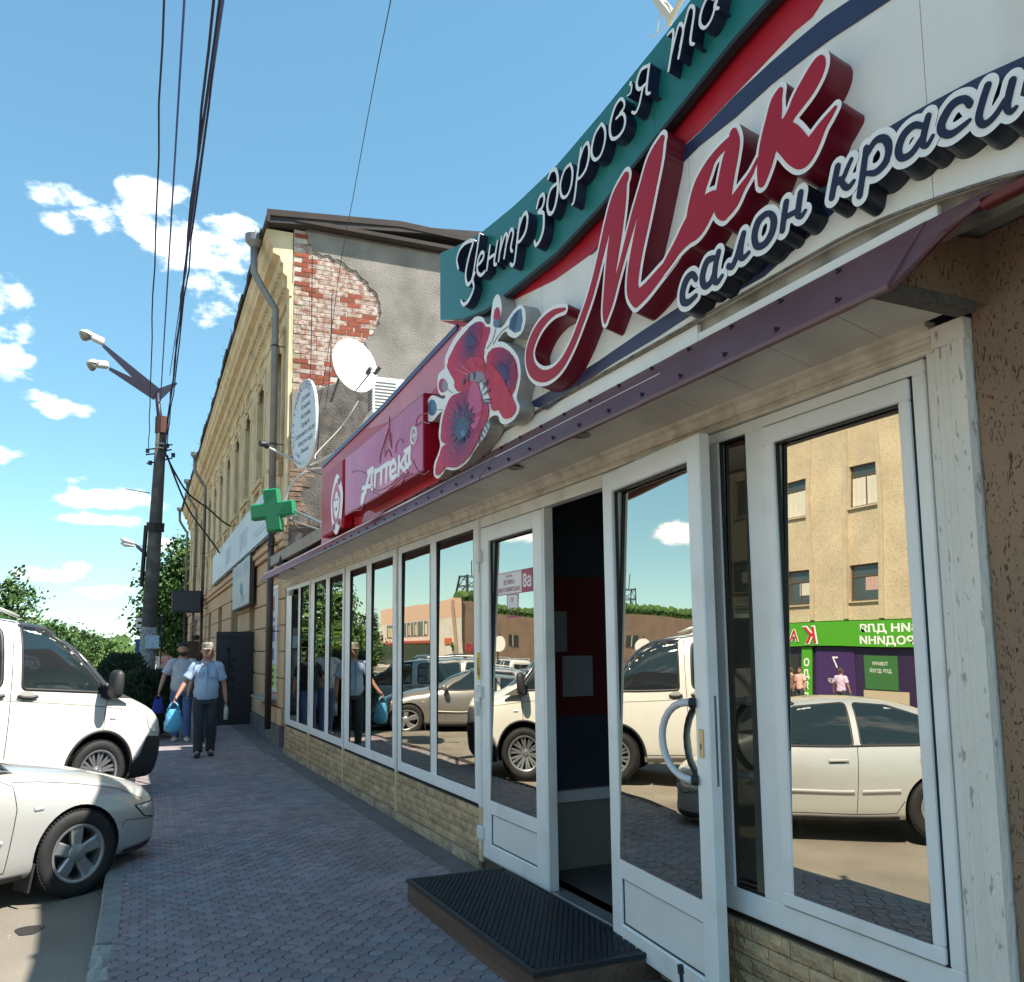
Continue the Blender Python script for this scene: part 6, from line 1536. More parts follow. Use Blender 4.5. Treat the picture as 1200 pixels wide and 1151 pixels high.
    o = b.build('spokes', M_ALLOY, w); autosmooth(o, 30)
    return w
def sym(bvh, body_parent, fn): 
    for v in ('R', 'L'): fn(v)
def place(root, M): root.matrix_basis = M
def mirror_unit(parent, sx, pos, size, m, stalk, glassm=M_LAMP, side=-1):
    x, y, z = pos; l, w, h = size; M_ = lambda p: Vector((x+p[0], side*(y+p[1]), z+p[2]))
    b = MB(M_); b.smooth = True; rows = []
    for i in range(9):
        t = i/8; e = math.sin(math.pi*min(1, max(0, .12+.76*t)))**.3
        ring = []
        for k in range(14):
            a = 2*math.pi*k/14; ring.append((-l/2+l*t*1.0, w/2*e*abs(math.cos(a))**.5*math.copysign(1, math.cos(a))*(1 if t < .9 else .6), h/2*e*abs(math.sin(a))**.5*math.copysign(1, math.sin(a))))
        rows.append(ring)
    vs = [p for r_ in rows for p in r_]; fs = [(i*14+k, i*14+(k+1) % 14, (i+1)*14+(k+1) % 14, (i+1)*14+k) for i in range(8) for k in range(14)]+[tuple(range(14)), tuple(range(8*14, 9*14))]
    b.add(vs, fs); o = b.build('wing_mirror', m, parent); autosmooth(o, 50)
    b = MB(M_); b.tube([(0, -w/2+.02, -h*.25), (.02, -w/2-.09, -h*.38)], [h*.16, h*.2], 8); b.build('mirror_stalk', stalk, o)
    return o

# ---------------- silver saloon with its nose over the kerb
def S(x, *P): return (x, list(P))
# half section points: bottom centre, bottom edge, rocker, widest, shoulder, upper edge, mid top, top centre
AUD = [
 S(.86, (0,.24),(.42,.24),(.50,.30),(.52,.42),(.50,.56),(.42,.64),(.22,.66),(0,.665)),
 S(.80, (0,.20),(.56,.20),(.665,.27),(.69,.42),(.675,.58),(.56,.685),(.28,.715),(0,.72)),
 S(.66, (0,.18),(.66,.18),(.765,.26),(.80,.44),(.785,.61),(.68,.735),(.34,.775),(0,.78)),
 S(.42, (0,.18),(.74,.18),(.83,.26),(.865,.47),(.85,.66),(.75,.795),(.38,.85),(0,.855)),
 S(.12, (0,.18),(.78,.18),(.86,.24),(.885,.50),(.87,.71),(.77,.85),(.40,.915),(0,.92)),
 S(-.22,(0,.18),(.79,.18),(.87,.22),(.89,.52),(.875,.76),(.775,.90),(.42,.97),(0,.975)),
 S(-.50,(0,.18),(.79,.18),(.87,.21),(.89,.53),(.875,.80),(.79,.93),(.45,1.01),(0,1.02)),
 S(-.66,(0,.18),(.79,.18),(.87,.21),(.89,.53),(.875,.82),(.775,.99),(.47,1.09),(0,1.11)),
 S(-.98,(0,.18),(.79,.18),(.87,.21),(.89,.53),(.875,.84),(.69,1.17),(.45,1.27),(0,1.285)),
 S(-1.30,(0,.18),(.79,.18),(.87,.21),(.89,.54),(.875,.86),(.62,1.31),(.42,1.385),(0,1.40)),
 S(-1.75,(0,.18),(.79,.18),(.87,.21),(.89,.54),(.875,.87),(.595,1.36),(.40,1.425),(0,1.435)),
 S(-2.20,(0,.18),(.79,.18),(.87,.21),(.89,.55),(.875,.88),(.595,1.345),(.40,1.415),(0,1.425)),
 S(-2.60,(0,.18),(.79,.18),(.87,.22),(.89,.56),(.875,.90),(.62,1.27),(.42,1.35),(0,1.365)),
 S(-2.95,(0,.19),(.78,.19),(.86,.24),(.885,.57),(.87,.92),(.70,1.09),(.45,1.19),(0,1.21)),
 S(-3.15,(0,.21),(.77,.21),(.85,.27),(.875,.58),(.86,.91),(.74,.995),(.45,1.04),(0,1.05)),
 S(-3.42,(0,.25),(.74,.25),(.81,.31),(.835,.58),(.815,.88),(.71,.955),(.40,.985),(0,.99)),
 S(-3.56,(0,.28),(.68,.28),(.74,.34),(.765,.58),(.74,.84),(.62,.92),(.34,.945),(0,.95)),
 S(-3.62,(0,.34),(.56,.34),(.60,.40),(.62,.58),(.60,.76),(.50,.85),(.28,.87),(0,.875))]
M_SILV = paint('silver_paint', (.56, .56, .54), metal=.4, rough=.33)
def saloon(key, label, M, m, place_group=None, wh=None, cat='car', detail=True):
    r = thing(key, (0, 0, 0), label, cat, place_group)
    body, bvh = loft_body('body', AUD, r, m, [(0, .318), (-2.65, .318)], .355, half_w=.88)
    V = ('R', 'L')
    for v in V:
        W1 = [(-.80,.935),(-1.28,1.315),(-1.80,1.365),(-1.80,.945)]; W2 = [(-1.88,.947),(-1.88,1.365),(-2.25,1.345),(-2.62,1.225),(-2.72,1.06),(-2.66,.965)]; W3 = [(-2.74,.985),(-2.78,1.07),(-2.68,1.21),(-2.86,1.13),(-3.0,1.03)]
        for q, nm in ((W1, 'window'), (W2, 'window')):
            g = patch(bvh, nm, rnd_poly(q, .04), v, .004, M_CGLASS, r)
            if g: ribbon(bvh, 'window_trim', rnd_poly(q, .04)+[rnd_poly(q, .04)[0]], v, .022, .006, M_SEALC, g)
        g = patch(bvh, 'quarter_window', rnd_poly(W3, .02), v, .004, M_CGLASS, r)
        ribbon(bvh, 'belt_trim', [(-.72,.925),(-1.5,.937),(-2.4,.948),(-3.02,.985)], v, .02, .009, M_PLAS, r)
        # door seams
        ribbon(bvh, 'panel_gap', [(-.52,.86),(-.50,.70),(-.53,.50),(-.56,.28)], v, .007, .0015, M_GAP, r); ribbon(bvh, 'panel_gap', [(-.52,.86),(-.66,.92)], v, .006, .0015, M_GAP, r)
        ribbon(bvh, 'panel_gap', [(-1.84,.95),(-1.83,.5),(-1.82,.27)], v, .007, .0015, M_GAP, r); ribbon(bvh, 'panel_gap', [(-.56,.275),(-1.82,.265),(-2.22,.27),(-2.36,.5),(-2.62,.72),(-2.74,.95)], v, .007, .0015, M_GAP, r)
        ribbon(bvh, 'panel_gap', [(.60,.635),(.35,.745),(0,.82),(-.30,.865),(-.52,.885)], v, .006, .0012, M_GAP, r)
        ribbon(bvh, 'side_moulding', [(-.60,.485),(-1.79,.485)], v, .035, .016, m, r); ribbon(bvh, 'side_moulding', [(-1.87,.485),(-2.25,.487)], v, .035, .016, m, r)
        ribbon(bvh, 'sill_trim', [(-.42,.215),(-2.25,.215)], v, .07, .006, M_PLAS, r)
        for hx in (-1.64, -2.56):
            ribbon(bvh, 'door_handle', [(hx-.10,.80),(hx+.10,.795)], v, .034, .022, m, r); ribbon(bvh, 'handle_recess', [(hx-.07,.778),(hx+.07,.774)], v, .012, .004, M_GAP, r)
        ribbon(bvh, 'side_marker', [(-.30,.685),(-.37,.683)], v, .028, .007, M_LAMP, r)
        h = patch(bvh, 'headlight', rnd_poly([(.50,.60),(.80,.60),(.845,.50),(.74,.475),(.60,.505)], .02), v, .006, M_LAMP, r, res=.03)
        if h: ribbon(bvh, 'lamp_edge', [(.50,.60),(.80,.60),(.845,.50),(.74,.475),(.60,.505),(.50,.60)], v, .008, .008, M_GAP, h)
        patch(bvh, 'rear_light', rnd_poly([(-3.35,.70),(-3.58,.70),(-3.58,.86),(-3.32,.87)], .02), v, .006, M_RLAMP, r, res=.04)
        ribbon(bvh, 'panel_gap', [(.84,.46),(.60,.485),(.40,.50),(.37,.46)], v, .006, .0012, M_GAP, r)
        patch(bvh, 'bumper_lip', rnd_poly([(.42,.19),(.84,.245),(.84,.30),(.42,.27)], .02), v, .005, M_PLAS, r, res=.04)
    g = patch(bvh, 'windscreen', rnd_poly([(-.62,1.02),(.62,1.02),(.50,1.34),(.3,1.37),(-.3,1.37),(-.50,1.34)], .05), 'F', .004, M_CGLASS, r)
    g = patch(bvh, 'rear_window', rnd_poly([(-.60,1.03),(.60,1.03),(.50,1.30),(-.50,1.30)], .05), 'B', .004, M_CGLASS, r)
    g = patch(bvh, 'grille', rnd_poly([(-.22,.44),(.22,.44),(.26,.60),(-.26,.60)], .03), 'F', .005, M_PLAS, r, res=.03)
    patch(bvh, 'air_intake', rnd_poly([(-.5,.27),(.5,.27),(.46,.36),(-.46,.36)], .03), 'F', .004, M_PLAS, r, res=.04)
    patch(bvh, 'number_plate', [(-.26,.385),(.26,.385),(.26,.43),(-.26,.43)], 'F', .012, M_LW, r, res=.05)
    b = MB(); b.add([(-.47, -.72, .99), (-.47, .72, .99), (-.60, .74, 1.02), (-.60, -.74, 1.02), (-.44, 0, 1.02), (-.58, 0, 1.075)], [(0, 4, 5, 3), (4, 1, 2, 5)]); b.build('cowl', M_PLAS, r)
    for s_ in (-1, 1):
        mirror_unit(r, 1, (-.78, .96, .99), (.13, .21, .145), m, M_PLAS, side=s_)
        b = MB(lambda p: Vector((p[0], s_*p[1], p[2]))); b.add([(-.45, .70, .935), (-.78, .80, .93), (-.78, .785, 1.0), (-.78, .83, .93), (-.78, .81, 1.0), (-.5, .735, .95)], [(0, 1, 2), (0, 5, 3, 4), (0, 3, 1)]); b.build('mirror_foot', M_PLAS, r)
        b = MB(lambda p: Vector((p[0], s_*p[1], p[2]))); b.add([(-.33, .66, .30), (-.33, .87, .30), (-.37, .88, .11), (-.37, .68, .11), (-.35, .66, .30), (-.35, .875, .30), (-.39, .885, .11), (-.39, .68, .11)], [(0,1,2,3),(4,7,6,5),(1,5,6,2),(0,4,5,1),(3,2,6,7)]); b.build('mud_flap', M_PLAS, r)
        for ax_ in (0, -2.65): wheel_mesh(.318, .205, .21, 5, True, r, (ax_, s_*.775, .318), 0, s_) if wh is None else wh(r, ax_, s_)
    r.matrix_basis = M; return r
def pose(x, y, z, az_deg, pitch_deg=0, roll=0): return Matrix.Translation(Vector((x, y, z))) @ Matrix.Rotation(R(az_deg), 4, 'Z') @ Matrix.Rotation(R(pitch_deg), 4, 'Y') @ Matrix.Rotation(R(roll), 4, 'X')
TH = 33; WC = Vector((-.42, 7.0, 0)); lf = Vector((-math.sin(R(TH)), math.cos(R(TH)), 0))
rt = WC+lf*.80
saloon('silver_car', 'silver saloon car parked nose to the kerb, half shaded bonnet, five spoke wheels', pose(rt.x, rt.y, -.125, TH, 1.2) @ Matrix.Diagonal((.9, .95, .95, 1)), M_SILV)

# ---------------- white van
VAN = [
 S(.90, (0,.34),(.55,.34),(.66,.42),(.70,.58),(.68,.74),(.58,.84),(.30,.88),(0,.89)),
 S(.84, (0,.24),(.70,.24),(.80,.32),(.85,.56),(.83,.80),(.74,.96),(.40,1.01),(0,1.02)),
 S(.70, (0,.22),(.80,.22),(.88,.30),(.915,.56),(.90,.86),(.82,1.03),(.45,1.085),(0,1.095)),
 S(.45, (0,.22),(.84,.22),(.92,.28),(.945,.56),(.93,.93),(.86,1.11),(.50,1.165),(0,1.175)),
 S(.22, (0,.22),(.85,.22),(.935,.28),(.95,.56),(.94,.98),(.875,1.18),(.55,1.25),(0,1.26)),
 S(-.05,(0,.22),(.85,.22),(.94,.28),(.955,.58),(.945,1.02),(.845,1.37),(.56,1.47),(0,1.48)),
 S(-.38,(0,.22),(.85,.22),(.94,.28),(.955,.60),(.945,1.05),(.80,1.62),(.55,1.74),(0,1.75)),
 S(-.70,(0,.22),(.85,.22),(.94,.28),(.955,.60),(.945,1.07),(.775,1.79),(.55,1.885),(0,1.90)),
 S(-1.15,(0,.22),(.85,.22),(.94,.28),(.955,.60),(.945,1.08),(.765,1.845),(.55,1.93),(0,1.95)),
 S(-2.2,(0,.22),(.85,.22),(.94,.28),(.955,.60),(.945,1.08),(.765,1.86),(.55,1.945),(0,1.965)),
 S(-3.2,(0,.22),(.85,.22),(.94,.28),(.955,.60),(.945,1.08),(.765,1.855),(.55,1.94),(0,1.96)),
 S(-3.75,(0,.24),(.84,.24),(.93,.30),(.945,.60),(.935,1.08),(.76,1.83),(.54,1.915),(0,1.93)),
 S(-3.93,(0,.30),(.80,.30),(.88,.36),(.90,.60),(.88,1.08),(.73,1.76),(.50,1.85),(0,1.87)),
 S(-3.98,(0,.36),(.72,.36),(.80,.42),(.82,.60),(.80,1.08),(.66,1.66),(.45,1.74),(0,1.76))]
M_VANW = paint('van_white', (.68, .67, .62), metal=0, rough=.35)
def van(key, label, M, m, detail=True, trim=M_PLAS, glass=M_CGLASS):
    r = thing(key, (0, 0, 0), label, 'van')
    body, bvh = loft_body('body', VAN, r, m, [(0, .35), (-3.0, .35)], .40, half_w=.945)
    for v in ('R', 'L'):
        W1 = [(.02,1.175),(-.42,1.70),(-.62,1.80),(-.98,1.83),(-.98,1.185)]
        q = rnd_poly(W1, .05); g = patch(bvh, 'window', q, v, .004, glass, r); ribbon(bvh, 'window_trim', q+[q[0]], v, .03, .007, M_SEALC, g)
        ribbon(bvh, 'wind_deflector', [(.02,1.225),(-.40,1.735),(-.62,1.815),(-1.0,1.84)], v, .06, .03, mat('deflector', (.05, .055, .07), .15), r)
        for a, c in ((-1.20,-2.25),(-2.38,-3.70)):
            q = rnd_poly([(a,1.19),(a,1.80),(c,1.80),(c,1.19)], .09); g = patch(bvh, 'window', q, v, .004, glass, r); ribbon(bvh, 'window_trim', q+[q[0]], v, .04, .006, M_SEALC, g)
            patch(bvh, 'curtain', rnd_poly([(a-.30,1.22),(a-.30,1.76),(a-.48,1.76),(a-.48,1.22)], .02), v, .0055, mat('curtain', (.42, .36, .2), .7), g)
        ribbon(bvh, 'panel_gap', [(-1.08,1.88),(-1.09,1.4),(-1.10,1.1),(-1.10,.35)], v, .009, .0015, M_GAP, r)
        ribbon(bvh, 'panel_gap', [(.03,1.12),(.0,.95),(.0,.78)], v, .008, .0015, M_GAP, r); ribbon(bvh, 'panel_gap', [(-.42,.34),(-1.1,.33),(-2.30,.33),(-2.32,1.85),(-1.1,1.90)], v, .008, .0015, M_GAP, r)
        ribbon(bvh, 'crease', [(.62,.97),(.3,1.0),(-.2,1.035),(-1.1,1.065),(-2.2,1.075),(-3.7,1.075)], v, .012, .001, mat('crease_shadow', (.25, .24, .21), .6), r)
        ribbon(bvh, 'panel_gap', [(.62,.99),(.25,1.14),(.05,1.2)], v, .007, .0015, M_GAP, r)
        for hx in (-.92, -1.28):
            patch(bvh, 'handle_recess', [(hx+.09*math.cos(a), 1.115+.055*math.sin(a)) for a in [2*math.pi*k/16 for k in range(16)]], v, .003, mat('recess_grey', (.3, .3, .28), .5), r, res=.03)
            ribbon(bvh, 'door_handle', [(hx-.11,1.115),(hx-.05,1.10),(hx+.05,1.10),(hx+.11,1.115)], v, .036, .025, trim, r)
        ribbon(bvh, 'side_marker', [(.14,.90),(.07,.90)], v, .035, .006, M_LAMP, r)
        patch(bvh, 'headlight', rnd_poly([(.56,.98),(.80,.90),(.86,.74),(.70,.74),(.60,.80)], .03), v, .006, M_LAMP, r, res=.03)
        patch(bvh, 'front_bumper', rnd_poly([(.42,.24),(.90,.28),(.90,.70),(.58,.71),(.50,.5),(.42,.42)], .03), v, .012, trim, r, res=.04)
        ribbon(bvh, 'arch_trim', [(.415*math.cos(a), .35+.415*math.sin(a)) for a in [math.pi*k/20*1.05-.1 for k in range(21)]], v, .03, .012, trim, r)
        ribbon(bvh, 'roof_gutter', [(-.75,1.86),(-1.3,1.885),(-3.7,1.885)], v, .014, .003, M_GAP, r)
        ribbon(bvh, 'sill_trim', [(-.42,.27),(-2.58,.27)], v, .07, .004, mat('van_sill', (.3, .3, .28), .5), r)
    patch(bvh, 'windscreen', rnd_poly([(-.80,1.24),(.80,1.24),(.70,1.80),(-.70,1.80)], .08), 'F', .004, glass, r, res=.08)
    patch(bvh, 'grille', rnd_poly([(-.45,.66),(.45,.66),(.40,.86),(-.40,.86)], .03), 'F', .008, trim, r, res=.05)
    patch(bvh, 'front_bumper', rnd_poly([(-.86,.26),(.86,.26),(.84,.62),(-.84,.62)], .05), 'F', .013, trim, r, res=.05)
    patch(bvh, 'rear_window', rnd_poly([(-.62,1.15),(.62,1.15),(.56,1.65),(-.56,1.65)], .06), 'B', .004, glass, r, res=.08)
    for s_ in (-1, 1):
        b = MB(lambda p: Vector((p[0], s_*p[1], p[2]))); b.smooth = True; b.tube([(-1.0,.66,1.925),(-1.2,.66,1.985),(-1.6,.66,2.0),(-3.2,.66,2.0),(-3.5,.66,1.985),(-3.7,.66,1.925)], .02, 8)
        o = b.build('roof_rail', mat('rail_silver', (.6, .6, .58), .35, metal=.5), r)
        b = MB(lambda p: Vector((p[0], s_*p[1], p[2]))); b.box(-2.4,-2.32,.645,.675,1.93,1.99); b.build('rail_foot', trim, o)
        for ax_ in (0, -3.0): wheel_mesh(.335, .225, .225, 5 if False else 10, False, r, (ax_, s_*.835, .335), R(0), s_)
        o = mirror_unit(r, 1, (.0, 1.10, 1.27), (.12, .19, .31), trim, trim, side=s_)
        b = MB(lambda p: Vector((p[0], s_*p[1], p[2]))); b.add([(.30,.925,1.12),(-.08,.945,1.12),(-.08,.90,1.28),(.30,.965,1.12),(-.08,.99,1.12),(-.08,.94,1.27)], [(0,1,2),(3,5,4),(0,2,5,3),(0,3,4,1)]); b.build('mirror_foot', trim, r)
    r.matrix_basis = M; return r
TV = 31; WV = Vector((-.50, 10.45, 0)); lf = Vector((-math.sin(R(TV)), math.cos(R(TV)), 0)); rt = WV+lf*.86
van('white_van', 'cream-white passenger van with roof rails and black bumper, nose over the footway', pose(rt.x, rt.y, -.02, TV, 4.5) @ Matrix.Diagonal((.9, 1, 1.0, 1)), M_VANW)
# ================================================================== TREES, POLE, WIRES
rt_ = random.Random(21)
M_BARK = mat('bark', (.09, .065, .045), .95, var=.3, vscale=9, bump=.8)
def leafmat(key, col): 
    m = mat(key, col, .65, var=.25, vscale=.9, island=.38, spec=.3); return m
M_LF = [leafmat('leaf_dark', (.035, .085, .022)), leafmat('leaf_mid', (.06, .12, .025)), leafmat('leaf_light', (.10, .15, .035))]
def crown(lobes, n, size, mats, parent, name='crown', weights=(.5, .35, .15)):
    """leaf clumps scattered through the outer part of each lobe; lobes: (x, y, z, rx, ry, rz)"""
    vs = []; fs = []; mi = []
    vol = [l[3]*l[4]*l[5] for l in lobes]; tot = sum(v**.67 for v in vol)
    for l, v in zip(lobes, vol):
        k = int(n*(v**.67)/tot); clumps = max(5, k//26)
        for c in range(clumps):
            d = Vector((rt_.gauss(0, 1), rt_.gauss(0, 1), rt_.gauss(0, 1))).normalized(); r_ = rt_.uniform(.55, 1.06)
            cc = Vector((l[0]+d.x*l[3]*r_, l[1]+d.y*l[4]*r_, l[2]+d.z*l[5]*r_)); cr_s = rt_.uniform(.8, 1.9)*size*1.5
            mm = 0 if rt_.random() < weights[0] else (1 if rt_.random() < .7 else 2)
            for q in range(26):
                p = cc+Vector((rt_.gauss(0, .5), rt_.gauss(0, .5), rt_.gauss(0, .38)))*cr_s
                nn = (Vector((rt_.gauss(0, 1), rt_.gauss(0, 1), rt_.gauss(.5, 1)))).normalized(); a = nn.orthogonal().normalized(); b_ = nn.cross(a)
                s_ = size*rt_.uniform(.5, 1.05); k0 = len(vs)
                vs += [p+a*s_*.5, p+b_*s_*.36, p-a*s_*.5-nn*s_*.12, p-b_*s_*.36]; fs.append((k0, k0+1, k0+2, k0+3)); mi.append(mm)
    me = bpy.data.meshes.new(name); me.from_pydata(vs, [], fs); me.polygons.foreach_set('material_index', mi); me.update()
    o = link(name, me, mats, parent); o['kind'] = 'stuff'; return o
def tree(name, x, y, h, r, label, n=5000, size=.3, mats=M_LF, nl=8, z0=-.1, group=None, spread=1.0, base=.25, trunk_r=.2, weights=(.5, .35, .15)):
    t = thing(name, (x, y, z0), label, 'tree', group); lobes = []
    for k in range(nl):
        f_ = k/(nl-1); a = k*2.4+rt_.uniform(-.4, .4); zz = h*(base+.12+(.83-base-.12)*f_); w = math.sin(math.pi*min(1, .28+.62*f_))
        rr_ = r*.58*w*rt_.uniform(.75, 1.1); lobes.append((x+math.cos(a)*r*.5*w*spread, y+math.sin(a)*r*.5*w*spread, z0+zz, rr_, rr_, rr_*.85))
    lobes.append((x, y, z0+h*.72, r*.55, r*.55, h*.24))
    b = MB(); b.tube([(x, y, z0-.1), (x+.05*r, y, z0+h*.3), (x-.05*r, y, z0+h*.55), (x, y, z0+h*.8)], [trunk_r*1.25, trunk_r, trunk_r*.6, trunk_r*.2], 9); b.build('trunk', M_BARK, t)
    b = MB()
    for l in lobes: b.tube([(x, y, z0+h*rt_.uniform(.28, .45)), ((x+l[0])/2, (y+l[1])/2, (z0+h*.4+l[2])/2), l[:3]], [trunk_r*.4, trunk_r*.28, trunk_r*.08], 5)
    b.build('limbs', M_BARK, t, kind='stuff')
    crown(lobes, n, size, mats, t, weights=weights); return t
tree('chestnut_tree', 1.9, 52, 8.4, 3.0, 'tall dark green tree rising behind the concrete pole', 15000, .30, nl=13, base=.12)
tree('street_tree', 4.6, 58, 9.5, 3.6, 'leafy tree mostly hidden behind the far corner of the old building', 4000, .4, nl=9, base=.12)
LTS = [(-12.6, 62, 3.7, 3.2, 'broad green tree at the left edge of the picture above the white van'),
       (-9.4, 66, 3.8, 3.2, 'rounded tree above the roof rail of the white van'),
       (-7.0, 69, 3.9, 2.7, 'tallest of the middle trees above the van window'),
       (-5.3, 74, 3.4, 2.3, 'lighter green tree above the wing mirror of the van'),
       (-3.9, 80, 2.8, 2.2, 'small pale tree at the right end of the left row of trees')]
for k, (x, y, h, r, lb) in enumerate(LTS):
    tree('park_tree', x, y, h, r, lb, 6500, .34, nl=9, base=.08, group='trees across the street', weights=(.35, .5, .15) if k > 2 else (.55, .35, .1))
for k, (x, y, h, r, lb) in enumerate([(-14, 74, 9.5, 3.5, 'tall tree reflected in the third pane from the far end'), (-11, 84, 9, 3.4, 'tree beyond the left row, seen in the far panes'), (-17.5, 82, 7, 3.2, 'low bushy tree beside the spruce, seen only in the glass')]):
    tree('park_tree', x, y, h, r, lb, 3000, .45, nl=8, base=.1, group='trees across the street')
# spruce seen in the windows
sp = thing('spruce_tree', (-18.6, 74, -.1), 'slender dark spruce reflected in the window panes beside the white building', 'tree')
b = MB(); b.tube([(-18.6, 74, -.1), (-18.6, 74, 6.4)], [.16, .03], 7); b.build('trunk', M_BARK, sp)
vs = []; fs = []
for k in range(1700):
    f_ = rt_.random()**.8; z = .8+5.6*f_; rr_ = (1-f_)*1.5*(.55+.45*abs(math.sin(z*4.3)))+.08; a = rt_.uniform(0, 6.28); q = rr_*rt_.uniform(.35, 1)
    p = Vector((-18.6+q*math.cos(a), 74+q*math.sin(a), z-.12*q)); d = Vector((math.cos(a), math.sin(a), -.35))*.2; s_ = Vector((-math.sin(a), math.cos(a), 0))*.07; k0 = len(vs)
    vs += [p-d, p+s_, p+d, p-s_]; fs.append((k0, k0+1, k0+2, k0+3))
me = bpy.data.meshes.new('needles'); me.from_pydata(vs, [], fs); o = link('needles', me, leafmat('needle', (.02, .05, .02)), sp); o['kind'] = 'stuff'
# distant woods and hill
vs = []; fs = []; K = 160
for k in range(K):
    x = -900+1500*k/(K-1); h = 8+5*math.sin(k*.11+1)+2*math.sin(k*.45)+rt_.uniform(-.9, .9); y = 900+80*math.sin(k*.07)
    vs += [(x, y-260, -1), (x, y-120, h*.45+rt_.uniform(-.5, .5)), (x, y, h), (x, y+200, -1)]
for k in range(K-1):
    for j in range(3): fs.append((4*k+j, 4*k+4+j, 4*k+5+j, 4*k+1+j))
me = bpy.data.meshes.new('hill'); me.from_pydata(vs, [], fs); link('hill', me, mat('hill_wood', (.10, .17, .09), .95, var=.4, vscale=.05)).__setitem__('kind', 'structure')
b = MB()
for k in range(500):
    x = rt_.uniform(-120, 10); y = rt_.uniform(150, 320); s_ = rt_.uniform(1.5, 3.2); z = rt_.uniform(0, 2.6)
    for q in range(5):
        p = Vector((x+rt_.gauss(0, s_), y, z+rt_.gauss(0, .8))); b.add([p+Vector((-s_*.5, 0, -.2)), p+Vector((0, .3, s_*.45)), p+Vector((s_*.5, 0, 0)), p+Vector((0, -.3, -s_*.4))], [(0, 1, 2, 3)])
b.build('distant_wood', M_LF[1], fix=False, kind='stuff')
# shrub on the footway's edge in front of the pole
def shrub(name, x, y, h, r, label, n, size, mats, cat='bush'):
    t = thing(name, (x, y, 0), label, cat); b = MB()
    for k in range(9):
        a = k*.7; b.tube([(x, y, 0), (x+.3*r*math.cos(a), y+.3*r*math.sin(a), h*.5), (x+.7*r*math.cos(a), y+.7*r*math.sin(a), h*.85)], [.02, .014, .006], 5)
    b.build('stems', M_BARK, t, kind='stuff'); vs = []; fs = []
    for k in range(n):
        a = rt_.uniform(0, 6.28); f_ = rt_.random(); rr_ = r*rt_.random()**.5*math.sin(math.pi*(.25+.68*f_))**.6; p = Vector((x+rr_*math.cos(a), y+rr_*math.sin(a), h*f_+.05))
        d = Vector((math.cos(a)*.5+rt_.gauss(0, .3), math.sin(a)*.5+rt_.gauss(0, .3), .8+rt_.gauss(0, .3))).normalized(); s_ = d.orthogonal().normalized()*size*.16; k0 = len(vs)
        vs += [p, p+d*size*.5+s_, p+d*size, p+d*size*.5-s_]; fs.append((k0, k0+1, k0+2, k0+3))
    me = bpy.data.meshes.new('foliage'); me.from_pydata(vs, [], fs); o = link('foliage', me, mats, t); o['kind'] = 'stuff'; return t
P = ground(172, 852, 0)
shrub('juniper_bush', .05, 17.6, 1.12, .62, 'dark grey-green feathery bush between the van and the concrete pole', 5200, .13, leafmat('juniper', (.05, .085, .05)))
shrub('juniper_bush', -.42, 18.6, 1.45, .6, 'darker upright bush just behind the feathery one', 4200, .13, leafmat('juniper', (.05, .085, .05)))
# concrete pole with twin lamps
PT, PB = atdepth(190, 491, 20), atdepth(172.5, 772, 20.0)
PBg = PB+(PB-PT).normalized()*((PB.z+.1)/((PT-PB).normalized().z))
pole = thing('lamp_pole', PBg, 'old concrete utility pole with two white street lamps, overhead wires and pasted leaflets', 'street lamp')
M_CONC = mat('pole_concrete', (.085, .078, .075), .9, var=.3, vscale=4, dirt=(.2, .19, .17), dscale=3.5, damt=.55, bump=.7, bscale=30)
b = MB(); b.smooth = True; b.tube([PBg, PBg+(PT-PBg)*.5, PT], [.19, .16, .11], 14); b.build('shaft', M_CONC, pole)
q = PBg+(PT-PBg)*.32
b = MB(); b.smooth = True; b.tube([PBg+(PT-PBg)*.03, q], [.1915, .182], 14); b.build('peeling_leaflets', mat('peeling_paper', (.30, .30, .30), .9, var=.5, vscale=14, dirt=(.1, .1, .1), dscale=16, damt=.9), pole)
J = atdepth(184, 461, 20); M_MAST = mat('mast_blue', (.03, .03, .06), .5, metal=.3)
b = MB(); b.smooth = True; b.tube([PT-Vector((0, 0, .4)), J], [.07, .05], 8); b.build('mast', M_MAST, pole)
b = MB(); b.tube([PT+Vector((0, 0, -.35)), PT+Vector((0, 0, .04))], [.15, .15], 10); b.build('collar', mat('rust_collar', (.09, .04, .03), .8), pole)
b = MB(); b.tube([PT+Vector((0, 0, -.62)), PT+Vector((0, 0, -.60))], .14, 10); b.tube([PT+Vector((0, 0, -.72)), PT+Vector((0, 0, -.70))], .14, 10); b.build('band', mat('zinc_band', (.5, .5, .5), .5), pole)
def wing(A_, B_, w0, w1):
    d = (B_-A_); side = d.cross(Vector((0, 1, 0))).normalized(); b = MB(); th = Vector((0, .03, 0))
    vs = []
    for s_ in (-1, 1): vs += [A_+side*w0+th*s_, B_+side*w1+th*s_, B_-side*w1+th*s_, A_-side*w0+th*s_]
    b.add(vs, [(0, 1, 2, 3), (7, 6, 5, 4), (0, 4, 5, 1), (1, 5, 6, 2), (2, 6, 7, 3), (3, 7, 4, 0)]); return b.build('bracket_arm', M_MAST, pole)
L1, L2 = atdepth(121, 405, 19.4), atdepth(128, 432, 19.0)
wing(J+Vector((.02, 0, -.04)), L1, .14, .035); wing(J+Vector((-.02, -.03, -.05)), L2, .13, .03); wing(J+Vector((0, 0, -.05)), atdepth(207, 449, 20.2), .13, .02)
M_LMP = mat('lamp_white', (.62, .62, .6), .5, dirt=(.4, .38, .35), dscale=8, damt=.4); M_LMG = mat('lamp_bowl', (.25, .24, .22), .2)
